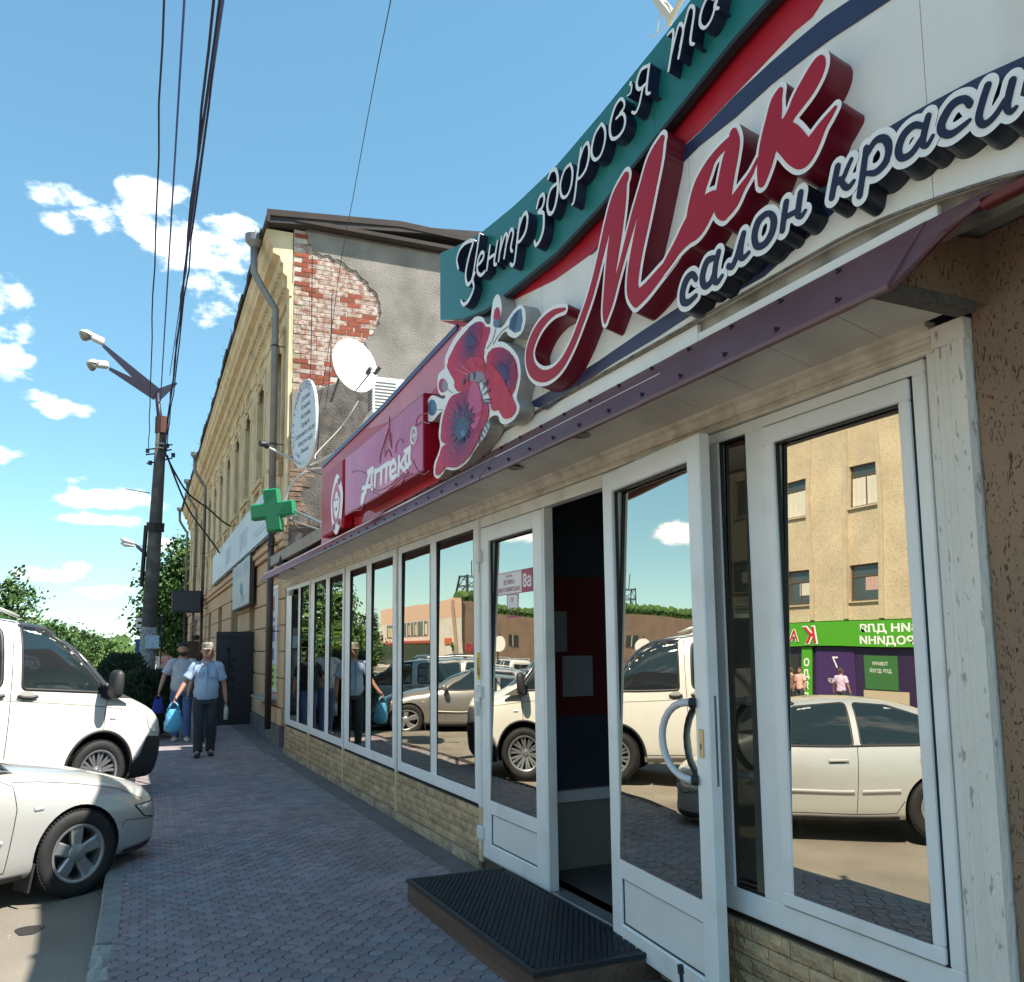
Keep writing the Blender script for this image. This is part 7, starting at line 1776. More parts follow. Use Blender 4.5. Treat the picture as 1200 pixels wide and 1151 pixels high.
def lamp(a, c, dep):
    A_, C_ = atdepth(*a, dep), atdepth(*c, dep-.2); d = (C_-A_).normalized(); L_ = (C_-A_).length; up = (Vector((0, 0, 1))-d*d.z).normalized(); sd_ = d.cross(up)
    T = lambda p: A_+d*p[0]+sd_*p[1]+up*p[2]
    b = MB(T); b.box(0, L_*.52, -.09, .09, -.02, .13, .03); l = b.build('lamp_housing', M_LMP, pole)
    b = MB(T); b.smooth = True; n_ = 10
    ring = [[(L_*.5+L_*.5*t, .15*math.sin(math.pi*min(1, .2+.8*t*.98))**.6*math.cos(a_), .04+.11*math.sin(math.pi*min(1, .25+.75*t*.98))**.6*math.sin(a_)) for a_ in [math.pi*k/n_ for k in range(n_+1)]] for t in [i/8 for i in range(9)]]
    vs = [p for r_ in ring for p in r_]; b.add(vs, [(i*(n_+1)+k, i*(n_+1)+k+1, (i+1)*(n_+1)+k+1, (i+1)*(n_+1)+k) for i in range(8) for k in range(n_)]); b.build('lamp_cover', M_LMP, l)
    b = MB(T); b.smooth = True
    ring = [[(L_*.52+L_*.46*t, .14*math.sin(math.pi*min(1, .12+.82*t))**.6*math.cos(a_), .04-.16*math.sin(math.pi*min(1, .1+.85*t))**.7*math.sin(a_)) for a_ in [math.pi*k/n_ for k in range(n_+1)]] for t in [i/8 for i in range(9)]]
    vs = [p for r_ in ring for p in r_]; b.add(vs, [(i*(n_+1)+k, i*(n_+1)+k+1, (i+1)*(n_+1)+k+1, (i+1)*(n_+1)+k) for i in range(8) for k in range(n_)]); b.build('lamp_bowl', M_LMG, l)
lamp((121, 404), (92, 390), 19.4); lamp((127, 431), (101, 428), 19.0)
b = MB()
for z_, x_ in ((525, 178), (531, 177), (541, 178)): b.tube([atdepth(x_+10, z_, 20), atdepth(x_-6, z_+2, 19.8)], .018, 5); b.tube([atdepth(x_+5, z_, 20), atdepth(x_+24, z_-4, 20)], .018, 5)
for x_, z_ in ((173, 526), (176, 540), (196, 520), (203, 531), (193, 530)): b.tube([atdepth(x_, z_, 19.8), atdepth(x_, z_+5, 19.8)], .045, 7)
b.build('insulators', M_MAST, pole, kind='stuff')
b = MB(); b.tube([PT+(PBg-PT)*.35+Vector((-.2, 0, 0)), PT+(PBg-PT)*.55+Vector((-.22, 0, 0))], .05, 6); b.tube([PT+(PBg-PT)*.34+Vector((0, 0, 0)), PT+(PBg-PT)*.37], .20, 10); b.build('cable_conduit', M_BLACK, pole)
b = MB(); b.box(-.15, .15, 0, .01, 0, .30); P = atdepth(178, 760, 19.7)
for i, v in enumerate(b.v): b.v[i] = (v[0]+P.x, v[1]+P.y, v[2]+P.z)
b.build('leaflet', mat('leaflet_blue', (.35, .5, .65), .6, var=.3, vscale=20, dirt=(.6, .6, .6), dscale=12, damt=.8), pole)
# second, farther lamp post
sl = thing('far_lamp_post', (.2, 46, 0), 'second lamp post farther along the street, its two lamp heads showing left of the pole', 'street lamp')
b = MB(); b.tube([atdepth(176, 790, 46), atdepth(177, 655, 46)], [.13, .09], 8); b.build('shaft', M_CONC, sl)
b = MB(); b.tube([atdepth(176, 654, 46), atdepth(160, 641, 45)], [.1, .04], 6); b.tube([atdepth(176, 652, 46), atdepth(156, 636, 45)], [.1, .04], 6); b.build('bracket_arm', M_MAST, sl)
for a, c in (((158, 637), (142, 631)), ((158, 640), (142, 636))):
    b = MB(); b.smooth = True; b.tube([atdepth(*a, 45), atdepth((a[0]+c[0])/2-3, (a[1]+c[1])/2, 45), atdepth(*c, 45)], [.05, .14, .08], 8); b.build('lamp_housing', M_LMP, sl)
b = MB(); b.tube([atdepth(176, 641, 46), atdepth(158, 639, 46)], .03, 5); b.tube([atdepth(176, 578, 24), atdepth(147, 573, 24)], .018, 5); b.build('stay_wire', mat('wire_grey', (.3, .3, .3), .6), sl)
# traffic signs on the pole's far side
SQ = atdepth(167.5, 758.5, 21)
sg = thing('crossing_sign', SQ, 'blue and white pedestrian crossing sign half hidden behind the pole', 'sign')
T = lambda p: SQ+Vector((p[0], p[1], p[2]))
b = MB(T); b.box(-.17, .27, 0, .02, -.22, .2, .004); b.build('plate', mat('sign_blue', (.03, .10, .38), .4), sg)
b = MB(T); b.add([(-.13, -.003, -.16), (.23, -.003, -.16), (.05, -.003, .16)], [(0, 1, 2)]); b.build('triangle', M_LW, sg, fix=False)
b = MB(T); b.tube([(.06, -.006, .06), (.05, -.006, -.04), (.0, -.006, -.12)], .014, 4); b.tube([(.05, -.006, -.04), (.1, -.006, -.12)], .012, 4); b.tube([(.05, -.006, .03), (.0, -.006, -.03)], .01, 4); b.box(.045, .075, -.01, -.003, .075, .105)
for k in range(3): b.box(-.08+.07*k, -.05+.07*k, -.006, -.003, -.155, -.135)
b.build('walking_figure', M_BLACK, sg)
b = MB(T); b.tube([(.1, .05, -2.2), (.1, .05, .95)], .03, 6); b.build('post', M_MAST, sg)
BS = atdepth(164, 731, 21.2)
bsn = thing('bus_stop_sign', BS, 'small white bus stop plate on an arm at the left of the pole', 'sign')
T2_ = lambda p: BS+Vector((p[0], p[1], p[2]))
b = MB(T2_); b.box(-.09, .09, 0, .02, -.14, .14, .01); b.build('plate', M_LW, bsn); b = MB(T2_); b.box(-.055, .055, -.004, -.001, -.01, .05); b.box(-.08, .08, -.004, -.001, -.13, -.1); b.build('bus_symbol', M_BLACK, bsn)
b = MB(T2_); b.tube([(-.1, .03, .16), (.5, .03, .16)], .015, 5); b.tube([(.5, .03, .2), (.5, .03, -1.0)], .015, 5); b.build('bracket', M_MAST, bsn)
# overhead wires running from the pole to over the camera
wires = thing('overhead_wires', PT, 'dark overhead wires and a thick twisted cable sweeping up from the pole across the sky', 'wire')
def wire(px0, py0, dep, pxt, zt, r, m, ext=8, sag=.15, parent=wires, wob=0, pyt=0):
    A_ = atdepth(px0, py0, dep); d = ray(pxt, pyt); P = EYE+d*((zt-EYE.z)/d.z); D_ = (P-A_); E_ = P+D_.normalized()*ext; n_ = 26; pts = []
    for k in range(n_+1):
        t = k/n_; p = A_+(E_-A_)*t; tp = (P-A_).length/(E_-A_).length
        p = p+Vector((0, 0, -sag*4*t*(1-t)*0))
        if wob: p = p+Vector((rt_.uniform(-wob, wob), 0, rt_.uniform(-wob, wob)))
        pts.append(p)
    b = MB(); b.tube(pts, r, 5); return b.build('wire', m, parent)
M_WR = mat('wire_navy', (.015, .012, .05), .6); M_WB2 = mat('wire_blue', (.05, .09, .25), .6)
wire(174, 528, 19.8, 191, 6.9, .010, M_CB, wob=.012); wire(188, 470, 20, 216, 7.4, .012, M_WB2);
wire(199, 440, 20.2, 262, 7.3, .009, M_WB2)
wire(193, 528, 19.8, 252, 6.8, .013, M_CB, wob=.02); wire(192, 530, 19.7, 256, 6.8, .015, M_WR, wob=.015); wire(194, 532, 19.8, 259, 6.85, .011, M_CB, wob=.015)
thin = thing('thin_wire', atdepth(400, 310, 14.5), 'single thin wire rising from the gable corner across the sky', 'wire')
b = MB(); pts = [atdepth(x, y, d_) for x, y, d_ in ((366, 520, 14.4), (385, 410, 13.5), (399, 310, 12.4), (414, 230, 11), (436, 110, 8.5), (458, 0, 6.6), (470, -60, 5.6))]
sp_ = smooth_stroke([tuple(p) for p in pts], 5); b.tube([Vector(p) for p in sp_], .005, 4); b.build('wire', M_CB, thin)
# service cables from the pole to the old building
svc = thing('service_cables', atdepth(235, 600, 22), 'two drooping black cables from the pole to the old cream building', 'wire')
for pts in (((195, 534, 20), (206, 556, 20.5), (222, 580, 21), (245, 597, 22), (262, 612, 23), (281, 622, 24)), ((196, 534, 20), (205, 560, 21), (221, 597, 22.5), (237, 620, 24), (252, 640, 25), (257, 648, 25.5))):
    b = MB(); sp_ = smooth_stroke([tuple(atdepth(*p)) for p in pts], 4); b.tube([Vector(p) for p in sp_], .024, 5); b.build('cable', M_CB, svc)
b = MB(); sp_ = smooth_stroke([tuple(atdepth(*p)) for p in ((281, 622, 24), (288, 625, 24), (292, 620, 24))], 4); b.tube([Vector(p) for p in sp_], .05, 5); b.build('cable', M_CB, svc)
# ================================================================== PEOPLE
def skin_eval(V, E, Rr, sub=1):
    me = bpy.data.meshes.new('sk'); me.from_pydata(V, E, []); o = bpy.data.objects.new('sk', me); COL.objects.link(o)
    o.modifiers.new('skin', 'SKIN'); 
    if not me.skin_vertices: me.attributes  # created by the modifier below
    sv = me.skin_vertices[0].data if me.skin_vertices else None
    if sv is None:
        return None
    for i, r_ in enumerate(Rr): sv[i].radius = (r_ if isinstance(r_, tuple) else (r_, r_)); sv[i].use_root = (i == 0)
    m = o.modifiers.new('sub', 'SUBSURF'); m.levels = sub; m.render_levels = sub
    dg = bpy.context.evaluated_depsgraph_get(); e = o.evaluated_get(dg); q = e.to_mesh()
    vs = [v.co.copy() for v in q.vertices]; fs = [tuple(p.vertices) for p in q.polygons]; e.to_mesh_clear()
    COL.objects.unlink(o); bpy.data.objects.remove(o); bpy.data.meshes.remove(me); return vs, fs
def limb_tube(b, pts, rs, n=12, sub=3):
    """smooth tapering limb"""
    sp = smooth_stroke([(p[0], p[1], p[2], r_) for p, r_ in zip(pts, rs)], sub)
    b.tube([Vector(p[:3]) for p in sp], [max(.004, p[3]) for p in sp], n)
def loft_ell(b, rows, n=20):
    """rows: (x, y, z, rx, ry); ellipses stacked"""
    sp = smooth_stroke([tuple(r_) for r_ in rows], 3); vs = []
    for x, y, z, rx, ry in sp:
        for k in range(n): a = 2*math.pi*k/n; vs.append((x+rx*math.cos(a), y+ry*math.sin(a), z))
    m_ = len(sp); b.add(vs, [(i*n+k, i*n+(k+1) % n, (i+1)*n+(k+1) % n, (i+1)*n+k) for i in range(m_-1) for k in range(n)]+[tuple(range(n))[::-1], tuple(range((m_-1)*n, m_*n))])
M_SKIN = mat('skin', (.42, .22, .15), .55, var=.06); M_HAIRD = mat('hair_dark', (.025, .018, .014), .8); M_EYE = mat('eye_dark', (.02, .015, .012), .3); M_LIP = mat('lip', (.3, .1, .08), .5)
def person(label, loc, rz, sc_=1.0, legs=((-.09, .0), (.10, -.0)), arms=(((-.30, -.02, 1.16), (-.36, -.10, .93)), ((.27, .02, 1.14), (.31, -.04, .90))), top=None, sleeve=.5, bottom=None, shoe=None, hair=None, hat=None,
           moustache=False, beard=False, shorts=False, collar=False, group=None, belly=.0, skirt=None):
    r = thing('person', (0, 0, 0), label, 'person', group)
    T = ID
    # body: one surface made of trunk, limbs, neck and head
    b = MB(T); b.smooth = True
    hip, sho = .93, 1.40
    skel_v = [(0, .0, hip), (0, 0, 1.08), (0, .0, 1.26), (0, .01, 1.41), (0, .0, 1.50), (0, -.01, 1.57)]
    skel_r = [(.145, .10), (.125, .095), (.15, .105), (.10, .075), (.052, .052), (.055, .06)]
    E = [(0, 1), (1, 2), (2, 3), (3, 4), (4, 5)]
    feet = []
    for s_, (fx, fy) in zip((-1, 1), legs):
        k = len(skel_v); kn = (fx*.95+s_*.005, fy*.5-.03, .50); an = (fx, fy+.02, .09)
        skel_v += [(s_*.09, 0, .86), kn, (fx, fy*.8, .30), an, (fx+s_*.02, an[1]-.15, .04)]; skel_r += [(.085, .09), (.058, .06), (.052, .055), (.038, .04), (.035, .03)]
        E += [(0, k), (k, k+1), (k+1, k+2), (k+2, k+3), (k+3, k+4)]; feet.append(an)
    hands = []
    for s_, (el_, ha) in zip((-1, 1), arms):
        k = len(skel_v); skel_v += [(s_*.17, .0, 1.385), ((s_*.2+el_[0])/2, el_[1]/2, (1.36+el_[2])/2), el_, tuple((Vector(el_)+Vector(ha))/2), ha, tuple(Vector(ha)+(Vector(ha)-Vector(el_)).normalized()*.07)]
        skel_r += [.062, .05, .042, .038, .027, (.034, .02)]; E += [(3, k), (k, k+1), (k+1, k+2), (k+2, k+3), (k+3, k+4), (k+4, k+5)]; hands.append((Vector(el_), Vector(ha), s_))
    res = skin_eval(skel_v, E, skel_r, 1)
    if res: b.add(*res)
    # head: cranium, jaw, nose, ears
    hd = MB(); rows = [(0, -.035, 1.505, .035, .035), (0, -.04, 1.525, .052, .055), (0, -.03, 1.56, .066, .08), (0, -.018, 1.60, .073, .092), (0, -.012, 1.645, .076, .097), (0, -.005, 1.685, .072, .09), (0, .0, 1.715, .052, .066), (0, .002, 1.728, .02, .028)]
    loft_ell(b, rows, 18)
    b.add([(0, -.105, 1.632), (-.014, -.098, 1.597), (.014, -.098, 1.597), (0, -.134, 1.598), (0, -.10, 1.588)], [(0, 1, 3), (0, 3, 2), (1, 4, 3), (3, 4, 2)])
    for s_ in (-1, 1): limb_tube(b, [(s_*.074, -.005, 1.635), (s_*.086, .003, 1.62), (s_*.076, -.005, 1.59)], [.012, .016, .01], 7, 2)
    # hands: palm is in the skin; five fingers and thumb as bent chains, closed round what they carry
    for el_, ha, s_ in hands:
        d = (ha-el_).normalized(); pal = ha+d*.055; sd_ = Vector((0, 1, 0)); fw = Vector((s_*-1, 0, 0))*.6+Vector((0, 0, -1))*.2
        for q in range(4):
            l = (.034, .038, .036, .028)[q]; base_ = pal+sd_*(-.027+.018*q)+d*.01; k1 = base_+d*l; k2 = k1+(d*.4+fw*.8).normalized()*l*.75; k3 = k2+(fw*.9-d*.5).normalized()*l*.55
            limb_tube(b, [base_-d*.01, k1, k2, k3], [.0095, .009, .008, .0065], 6, 2)
        tb = ha+d*.01+sd_*(-.03); limb_tube(b, [tb, tb+(d*.6-sd_*.6).normalized()*.03, tb+(d*.6-sd_*.6).normalized()*.03+(d*.6+fw*.7).normalized()*.03], [.012, .0105, .008], 6, 2)
    body = b.build('body', M_SKIN, r, fix=False)
    bm = bmesh.new(); bm.from_mesh(body.data); bmesh.ops.recalc_face_normals(bm, faces=bm.faces); bm.to_mesh(body.data); bm.free()
    # face details
    b = MB(); 
    for s_ in (-1, 1): b.lathe([(0, 0), (.008, .002), (.009, .0)], 8, axis='y', c=(s_*.028, -.101, 1.638)); b.box(s_*.028-.016, s_*.028+.016, -.108, -.096, 1.655, 1.661)
    b.build('eyes', M_EYE, body)
    b = MB(); b.box(-.02, .02, -.1, -.088, 1.568, 1.575, .002); b.build('mouth', M_LIP, body)
    if moustache: b = MB(); b.smooth = True; limb_tube(b, [(-.034, -.09, 1.574), (-.016, -.108, 1.585), (0, -.112, 1.583), (.016, -.108, 1.585), (.034, -.09, 1.574)], [.006, .011, .01, .011, .006], 7, 2); b.build('moustache', mat('moustache', (.22, .15, .1), .8), body)
    if beard:
        b = MB(); b.smooth = True; loft_ell(b, [(0, -.045, 1.50, .03, .035), (0, -.05, 1.52, .052, .06), (0, -.044, 1.55, .066, .076), (0, -.03, 1.575, .070, .078)], 18); b.build('beard', M_HAIRD, body)
    if hair:
        b = MB(); b.smooth = True; loft_ell(b, [(0, .04, 1.58, .066, .066), (0, .022, 1.63, .082, .09), (0, .003, 1.675, .083, .103), (0, -.002, 1.715, .07, .088), (0, -.002, 1.745, .035, .045)], 18); b.build('hair', hair, body)
    if hat:
        b = MB(); b.smooth = True; loft_ell(b, [(0, .0, 1.662, .084, .104), (0, .0, 1.70, .088, .107), (0, .0, 1.742, .082, .1), (0, .0, 1.756, .06, .075), (0, 0, 1.76, .02, .02)], 20)
        vs = [(-.075, -.07, 1.668), (-.04, -.10, 1.67), (0, -.108, 1.672), (.04, -.10, 1.67), (.075, -.07, 1.668), (.06, -.125, 1.65), (.03, -.155, 1.648), (0, -.163, 1.648), (-.03, -.155, 1.648), (-.06, -.125, 1.65)]
        b.add(vs+[(x, y, z-.006) for x, y, z in vs], [tuple(range(10)), tuple(range(10, 20))[::-1]]+[(i, (i+1) % 10, 10+(i+1) % 10, 10+i) for i in range(10)]); b.build('cap', hat, body)
    # clothes
    zb = .90 if not skirt else .95
    b = MB(); b.smooth = True
    loft_ell(b, [(0, .0, zb-.03, .178, .125), (0, -.004, .97, .172+belly*.5, .122+belly), (0, -.008, 1.08, .165+belly*.6, .122+belly), (0, -.004, 1.2, .175, .125+belly*.6), (0, .0, 1.31, .186, .122), (0, .004, 1.385, .175, .105), (0, .006, 1.43, .12, .085), (0, .004, 1.462, .068, .066)], 22)
    for s_, (el_, ha) in zip((-1, 1), arms):
        e1 = Vector((s_*.165, .0, 1.385)); e2 = e1+(Vector(el_)-e1)*(.82 if sleeve == .5 else 1.0); limb_tube(b, [(s_*.10, 0, 1.375), tuple(e1), tuple((e1+e2)/2), tuple(e2)], [.07, .080, .074, .076], 12, 3)
    sh = b.build('shirt', top, body, fix=False); bm = bmesh.new(); bm.from_mesh(sh.data)
    for v in bm.verts:                       # folds
        w = .006*math.sin(v.co.z*38+v.co.x*25)+.005*math.sin(v.co.z*21-v.co.x*44+v.co.y*30)
        nn = Vector((v.co.x, v.co.y, 0)); v.co += nn.normalized()*w if nn.length > .02 and v.co.z < 1.40 else Vector((0, 0, 0))
    bmesh.ops.recalc_face_normals(bm, faces=bm.faces); bm.to_mesh(sh.data); bm.free()
    if collar:
        b = MB()
        for s_ in (-1, 1):
            b.add([(s_*.008, -.098, 1.40), (s_*.055, -.085, 1.455), (s_*.088, -.05, 1.452), (s_*.065, -.105, 1.395)], [(0, 1, 2, 3)]); b.add([(s_*.055, -.07, 1.462), (s_*.09, 0, 1.45), (s_*.06, .07, 1.46), (s_*.06, .06, 1.49), (s_*.075, 0, 1.482), (s_*.05, -.06, 1.488)], [(0, 1, 4, 5), (1, 2, 3, 4)])
            b.box(s_*.085-.04, s_*.085+.04, -.137-belly*.3, -.118, 1.22, 1.30, .004)
        b.box(-.008, .008, -.14-belly, -.12, .95, 1.39)
        b.build('collar_and_pockets', top, sh)
        b = MB(); b.add([(-.035, -.1, 1.44), (.035, -.1, 1.44), (0, -.112, 1.36)], [(0, 1, 2)]); b.build('open_neck', M_SKIN, sh)
    b = MB(); b.smooth = True
    if skirt: loft_ell(b, [(0, 0, .55, .23, .18), (0, 0, .75, .2, .155), (0, 0, .95, .16, .12), (0, 0, 1.05, .15, .11)], 18)
    else:
        loft_ell(b, [(0, .0, .80, .165, .118), (0, .0, .88, .172, .122), (0, .0, .96, .165, .115), (0, 0, 1.0, .16, .11)], 20)
        for s_, (fx, fy) in zip((-1, 1), legs):
            low = .50 if shorts else .075
            pts = [(s_*.085, 0, .90), (s_*.09+fx*.1, fy*.15, .75), (fx*.97, fy*.5-.03, .50)]; rs = [.095, .096, .078]
            if not shorts: pts += [(fx, fy*.8, .28), (fx, fy+.01, .07)]; rs += [.072, .07]
            limb_tube(b, pts, rs, 14, 4)
    tr = b.build('trousers' if not skirt else 'skirt', bottom, body, fix=False); bm = bmesh.new(); bm.from_mesh(tr.data)
    for v in bm.verts: w = .005*math.sin(v.co.z*45+v.co.x*30)+.004*math.sin(v.co.z*27+v.co.y*40); v.co.y += w
    bmesh.ops.recalc_face_normals(bm, faces=bm.faces); bm.to_mesh(tr.data); bm.free()
    for s_, (fx, fy) in zip((-1, 1), legs):
        b = MB(); b.smooth = True; sp = [(fx, fy+.07, .035, .03), (fx, fy+.03, .045, .043), (fx+s_*.005, fy-.06, .04, .047), (fx+s_*.015, fy-.14, .032, .045), (fx+s_*.02, fy-.19, .028, .03)]
        vs = []
        for x, y, z, w in sp:
            for k in range(10): a = 2*math.pi*k/10; vs.append((x+w*math.cos(a), y, max(0, z+ (z if y > fy-.02 else z*.9)*math.sin(a))))
        b.add(vs, [(i*10+k, i*10+(k+1) % 10, (i+1)*10+(k+1) % 10, (i+1)*10+k) for i in range(4) for k in range(10)]+[tuple(range(10)), tuple(range(40, 50))])
        b.build('shoe', shoe, body)
    r.matrix_basis = Matrix.Translation(Vector(loc)) @ Matrix.Rotation(rz, 4, 'Z') @ Matrix.Scale(sc_, 4)
    return r, [r.matrix_basis @ (h[1]+(h[1]-h[0]).normalized()*.09) for h in hands]
def cloth(key, c, **k): return mat(key, c, .9, var=k.pop('var', .1), vscale=9, bump=.2, bscale=80, **k)
M_CAMO = mat('camo', (.16, .15, .12), .9, dirt=(.30, .29, .26), dscale=34, damt=1, dlo=.47, dhi=.53)
p1, h1 = person('man in pale blue shirt, camouflage cap and dark trousers carrying a light blue plastic bag', (.86, 14.05, 0), R(-4), .98, legs=((-.10, -.07), (.08, .06)),
    arms=(((-.31, -.03, 1.15), (-.42, -.14, .94)), ((.26, .03, 1.12), (.29, -.02, .88))), top=cloth('shirt_blue', (.36, .47, .64)), bottom=cloth('trousers_dark', (.035, .042, .05)), shoe=mat('shoe_black', (.015, .015, .018), .4), hat=M_CAMO, moustache=True, collar=True, belly=.03, hair=mat('hair_grey', (.2, .18, .16), .8))
p2, h2 = person('bearded man in grey printed T-shirt and blue jeans carrying a dark blue bag', (.60, 16.6, 0), R(-2), 1.0, legs=((-.09, .06), (.10, -.08)),
    arms=(((-.30, .0, 1.15), (-.36, -.10, .92)), ((.26, .02, 1.13), (.29, -.05, .90))), top=cloth('tee_grey', (.42, .44, .50), dirt=(.2, .2, .24), dscale=22, damt=.25), bottom=cloth('jeans', (.07, .12, .25)), shoe=mat('shoe_light', (.55, .53, .5), .6), beard=True, hair=M_HAIRD, belly=.04)
p3, h3 = person('person in dark top walking close behind the man with the cap', (1.03, 16.3, 0), R(0), .93, top=cloth('top_black', (.02, .02, .025)), bottom=cloth('jeans', (.07, .12, .25)), shoe=mat('shoe_black', (.015, .015, .018)), hair=mat('hair_brown', (.08, .04, .025), .8))
P = atdepth(129.5, 766, 22.5)
p4, h4 = person('man with short dark hair in bright blue T-shirt seen from behind beyond the van', (P.x, P.y, P.z-1.70), R(176), .98, top=cloth('tee_royal', (.015, .05, .30)), bottom=cloth('trousers_dark', (.035, .042, .05)), shoe=mat('shoe_black', (.015, .015, .018)), hair=M_HAIRD)
for px_, lb, c_, d_ in ((188, 'distant woman in white top in the sunlight beside the pole', (.7, .68, .64), 38), (196, 'distant woman in pink dress walking in the sunlight', (.62, .34, .30), 36)):
    P = atdepth(px_, 766, d_); person(lb, (P.x, P.y, 0), R(8 if px_ < 190 else 175), .93, top=cloth('top_%d' % px_, c_), bottom=cloth('skirt_%d' % px_, (.6, .5, .42) if px_ > 190 else (.25, .3, .45)), shoe=mat('shoe_light', (.55, .53, .5)), hair=mat('hair_brown', (.08, .04, .025)), skirt=True)
# bags
def bag(name, hand, w, h, m, label, full=.5, hz=.12):
    c = Vector(hand); t = thing(name, (c.x, c.y, c.z-h-hz), label, 'bag'); T = lambda p: c+Vector((p[0], p[1], p[2]-hz*.0))
    b = MB(T); b.smooth = True
    rows = [(0, 0, -h-hz, w*.30, w*.18), (0, 0, -h-hz+.03, w*.46, w*.30), (0, 0, -h*.72-hz, w*.52, w*.34), (0, 0, -h*.45-hz, w*.46, w*.28), (0, 0, -h*.2-hz, w*.40, w*.16), (0, 0, -hz, w*.36, w*.05)]
    loft_ell(b, rows, 20); o = b.build('sack', m, t, fix=False)
    bm = bmesh.new(); bm.from_mesh(o.data); r_ = random.Random(3)
    for v in bm.verts: v.co += Vector((math.sin(v.co.z*60+v.co.y*50)*.006, math.cos(v.co.z*47+v.co.x*60)*.007, 0))
    bmesh.ops.recalc_face_normals(bm, faces=bm.faces); bm.to_mesh(o.data); bm.free()
    for s_ in (-1, 1):
        b = MB(T); b.smooth = True; b.tube([(s_*w*.28, 0, -hz-.01), (s_*w*.2, 0, -hz*.5), (0, 0, .0)], [w*.09, w*.05, .008], 6); b.build('handle', m, o)
    return t
bag('plastic_bag', h1[0], .26, .34, mat('bag_cyan', (.10, .42, .66), .35, var=.15, vscale=8, dirt=(.08, .25, .36), dscale=10, damt=.6), 'bulging light blue plastic carrier bag in the hand of the man with the cap')
bag('blue_bag', h2[0], .19, .26, cloth('bag_navy', (.02, .04, .26)), 'dark blue shopping bag in the hand of the bearded man', hz=.08)
bt = thing('bottle', h1[1], 'clear plastic bottle hanging from the other hand of the man with the cap', 'bottle'); c = Vector(h1[1])
b = MB(lambda p: c+Vector(p)); b.smooth = True; b.lathe([(0, -.24), (.032, -.24), (.034, -.1), (.03, -.06), (.012, -.02), (.012, .0), (0, .0)], 12); b.build('bottle_body', mat('bottle_plastic', (.45, .48, .5), .15, var=.2, vscale=20), bt)
# ================================================================== ACROSS THE STREET (seen in the mirror glass)
ps = thing('department_store', (-32, 22, -.1), 'tan pebble-dashed multi-storey building with vertical ribs and a green shop sign, reflected in the right window', 'building')
ps['label'] = 'tan pebble-dashed block with vertical ribs reflected in the right-hand window'
M_PEB = bpy.data.materials.new('pebble_dash'); M_PEB.use_nodes = True
nt = M_PEB.node_tree; N = nt.nodes; L = nt.links; p = N['Principled BSDF']; p.inputs['Roughness'].default_value = .9
tcn = N.new('ShaderNodeTexCoord'); v1 = N.new('ShaderNodeTexVoronoi'); v1.inputs['Scale'].default_value = 20; L.new(tcn.outputs['Object'], v1.inputs['Vector'])
cr1 = N.new('ShaderNodeValToRGB'); cr1.color_ramp.elements[0].color = (.50, .42, .29, 1); cr1.color_ramp.elements[1].color = (.34, .27, .18, 1); cr1.color_ramp.elements[0].position = .1; cr1.color_ramp.elements[1].position = .75
L.new(v1.outputs['Distance'], cr1.inputs[0]); n9 = N.new('ShaderNodeTexNoise'); n9.inputs['Scale'].default_value = .6; n9.inputs['Detail'].default_value = 6; L.new(tcn.outputs['Object'], n9.inputs['Vector'])
mx = N.new('ShaderNodeMix'); mx.data_type = 'RGBA'; mx.blend_type = 'MULTIPLY'; mx.inputs['Factor'].default_value = .5; L.new(cr1.outputs[0], mx.inputs['A']); L.new(n9.outputs['Fac'], mx.inputs['B']); 
mg = N.new('ShaderNodeMix'); mg.data_type = 'RGBA'; mg.blend_type = 'MULTIPLY'; mg.inputs['Factor'].default_value = 1; mg.inputs['B'].default_value = (1.8, 1.8, 1.8, 1); L.new(mx.outputs['Result'], mg.inputs['A']); L.new(mg.outputs['Result'], p.inputs['Base Color'])
bp = N.new('ShaderNodeBump'); bp.inputs['Strength'].default_value = .6; L.new(v1.outputs['Distance'], bp.inputs['Height']); L.new(bp.outputs[0], p.inputs['Normal'])
PX = -26.0; Y0, Y1 = 8.0, 46.0; ZG, ZTP = -.1, 17.0; pitch = 3.78; yw0 = 30.55; ww = .82
cols = [yw0+pitch*k for k in range(-5, 4)]; rowsz = [(4.72, 6.38), (8.82, 10.75), (13.1, 15.0)]
b = MB(); b.box(PX-12, PX-.35, Y0, Y1, ZG, ZTP); b.build('core', mat('store_core', (.05, .05, .05), .9), ps)
for j, (za, zb_) in enumerate([(3.85, 4.72), (6.38, 8.82), (10.75, 13.1), (15.0, 17.0)]):
    for c in cols: b = MB(); b.box(PX-.3, PX-.04, c-ww, c+ww, za, zb_-.0); b.build('spandrel', M_PEB, ps)
b = MB(); e = Y0
for c in cols: b.box(PX-.3, PX, e, c-ww, 3.85, ZTP); e = c+ww
b.box(PX-.3, PX, e, Y1, 3.85, ZTP); b.build('wall', M_PEB, ps)
M_RIBC = mat('rib_concrete', (.50, .42, .30), .85, var=.12, vscale=3, bump=.3)
for c in cols:
    for s_ in (-1, 1): b = MB(); b.box(PX, PX+.16, c+s_*(ww+.10)-.09, c+s_*(ww+.10)+.09, 3.9, ZTP+.2, .01); b.build('rib', M_RIBC, ps)
M_WF = mat('brown_frame', (.12, .075, .045), .6, var=.2, vscale=6); M_CUR = [mat('curtain_white', (.6, .57, .48), .8, var=.15, vscale=6, stretch=(1, 4, .4)), mat('curtain_pink', (.5, .33, .28), .8, var=.2, vscale=6, stretch=(1, 4, .4)), mat('curtain_cream', (.5, .42, .25), .8, var=.15, vscale=5, stretch=(1, 4, .4))]
ro3 = random.Random(31)
M_PG = mat('store_glass', (.05, .065, .07), .05, spec=1)
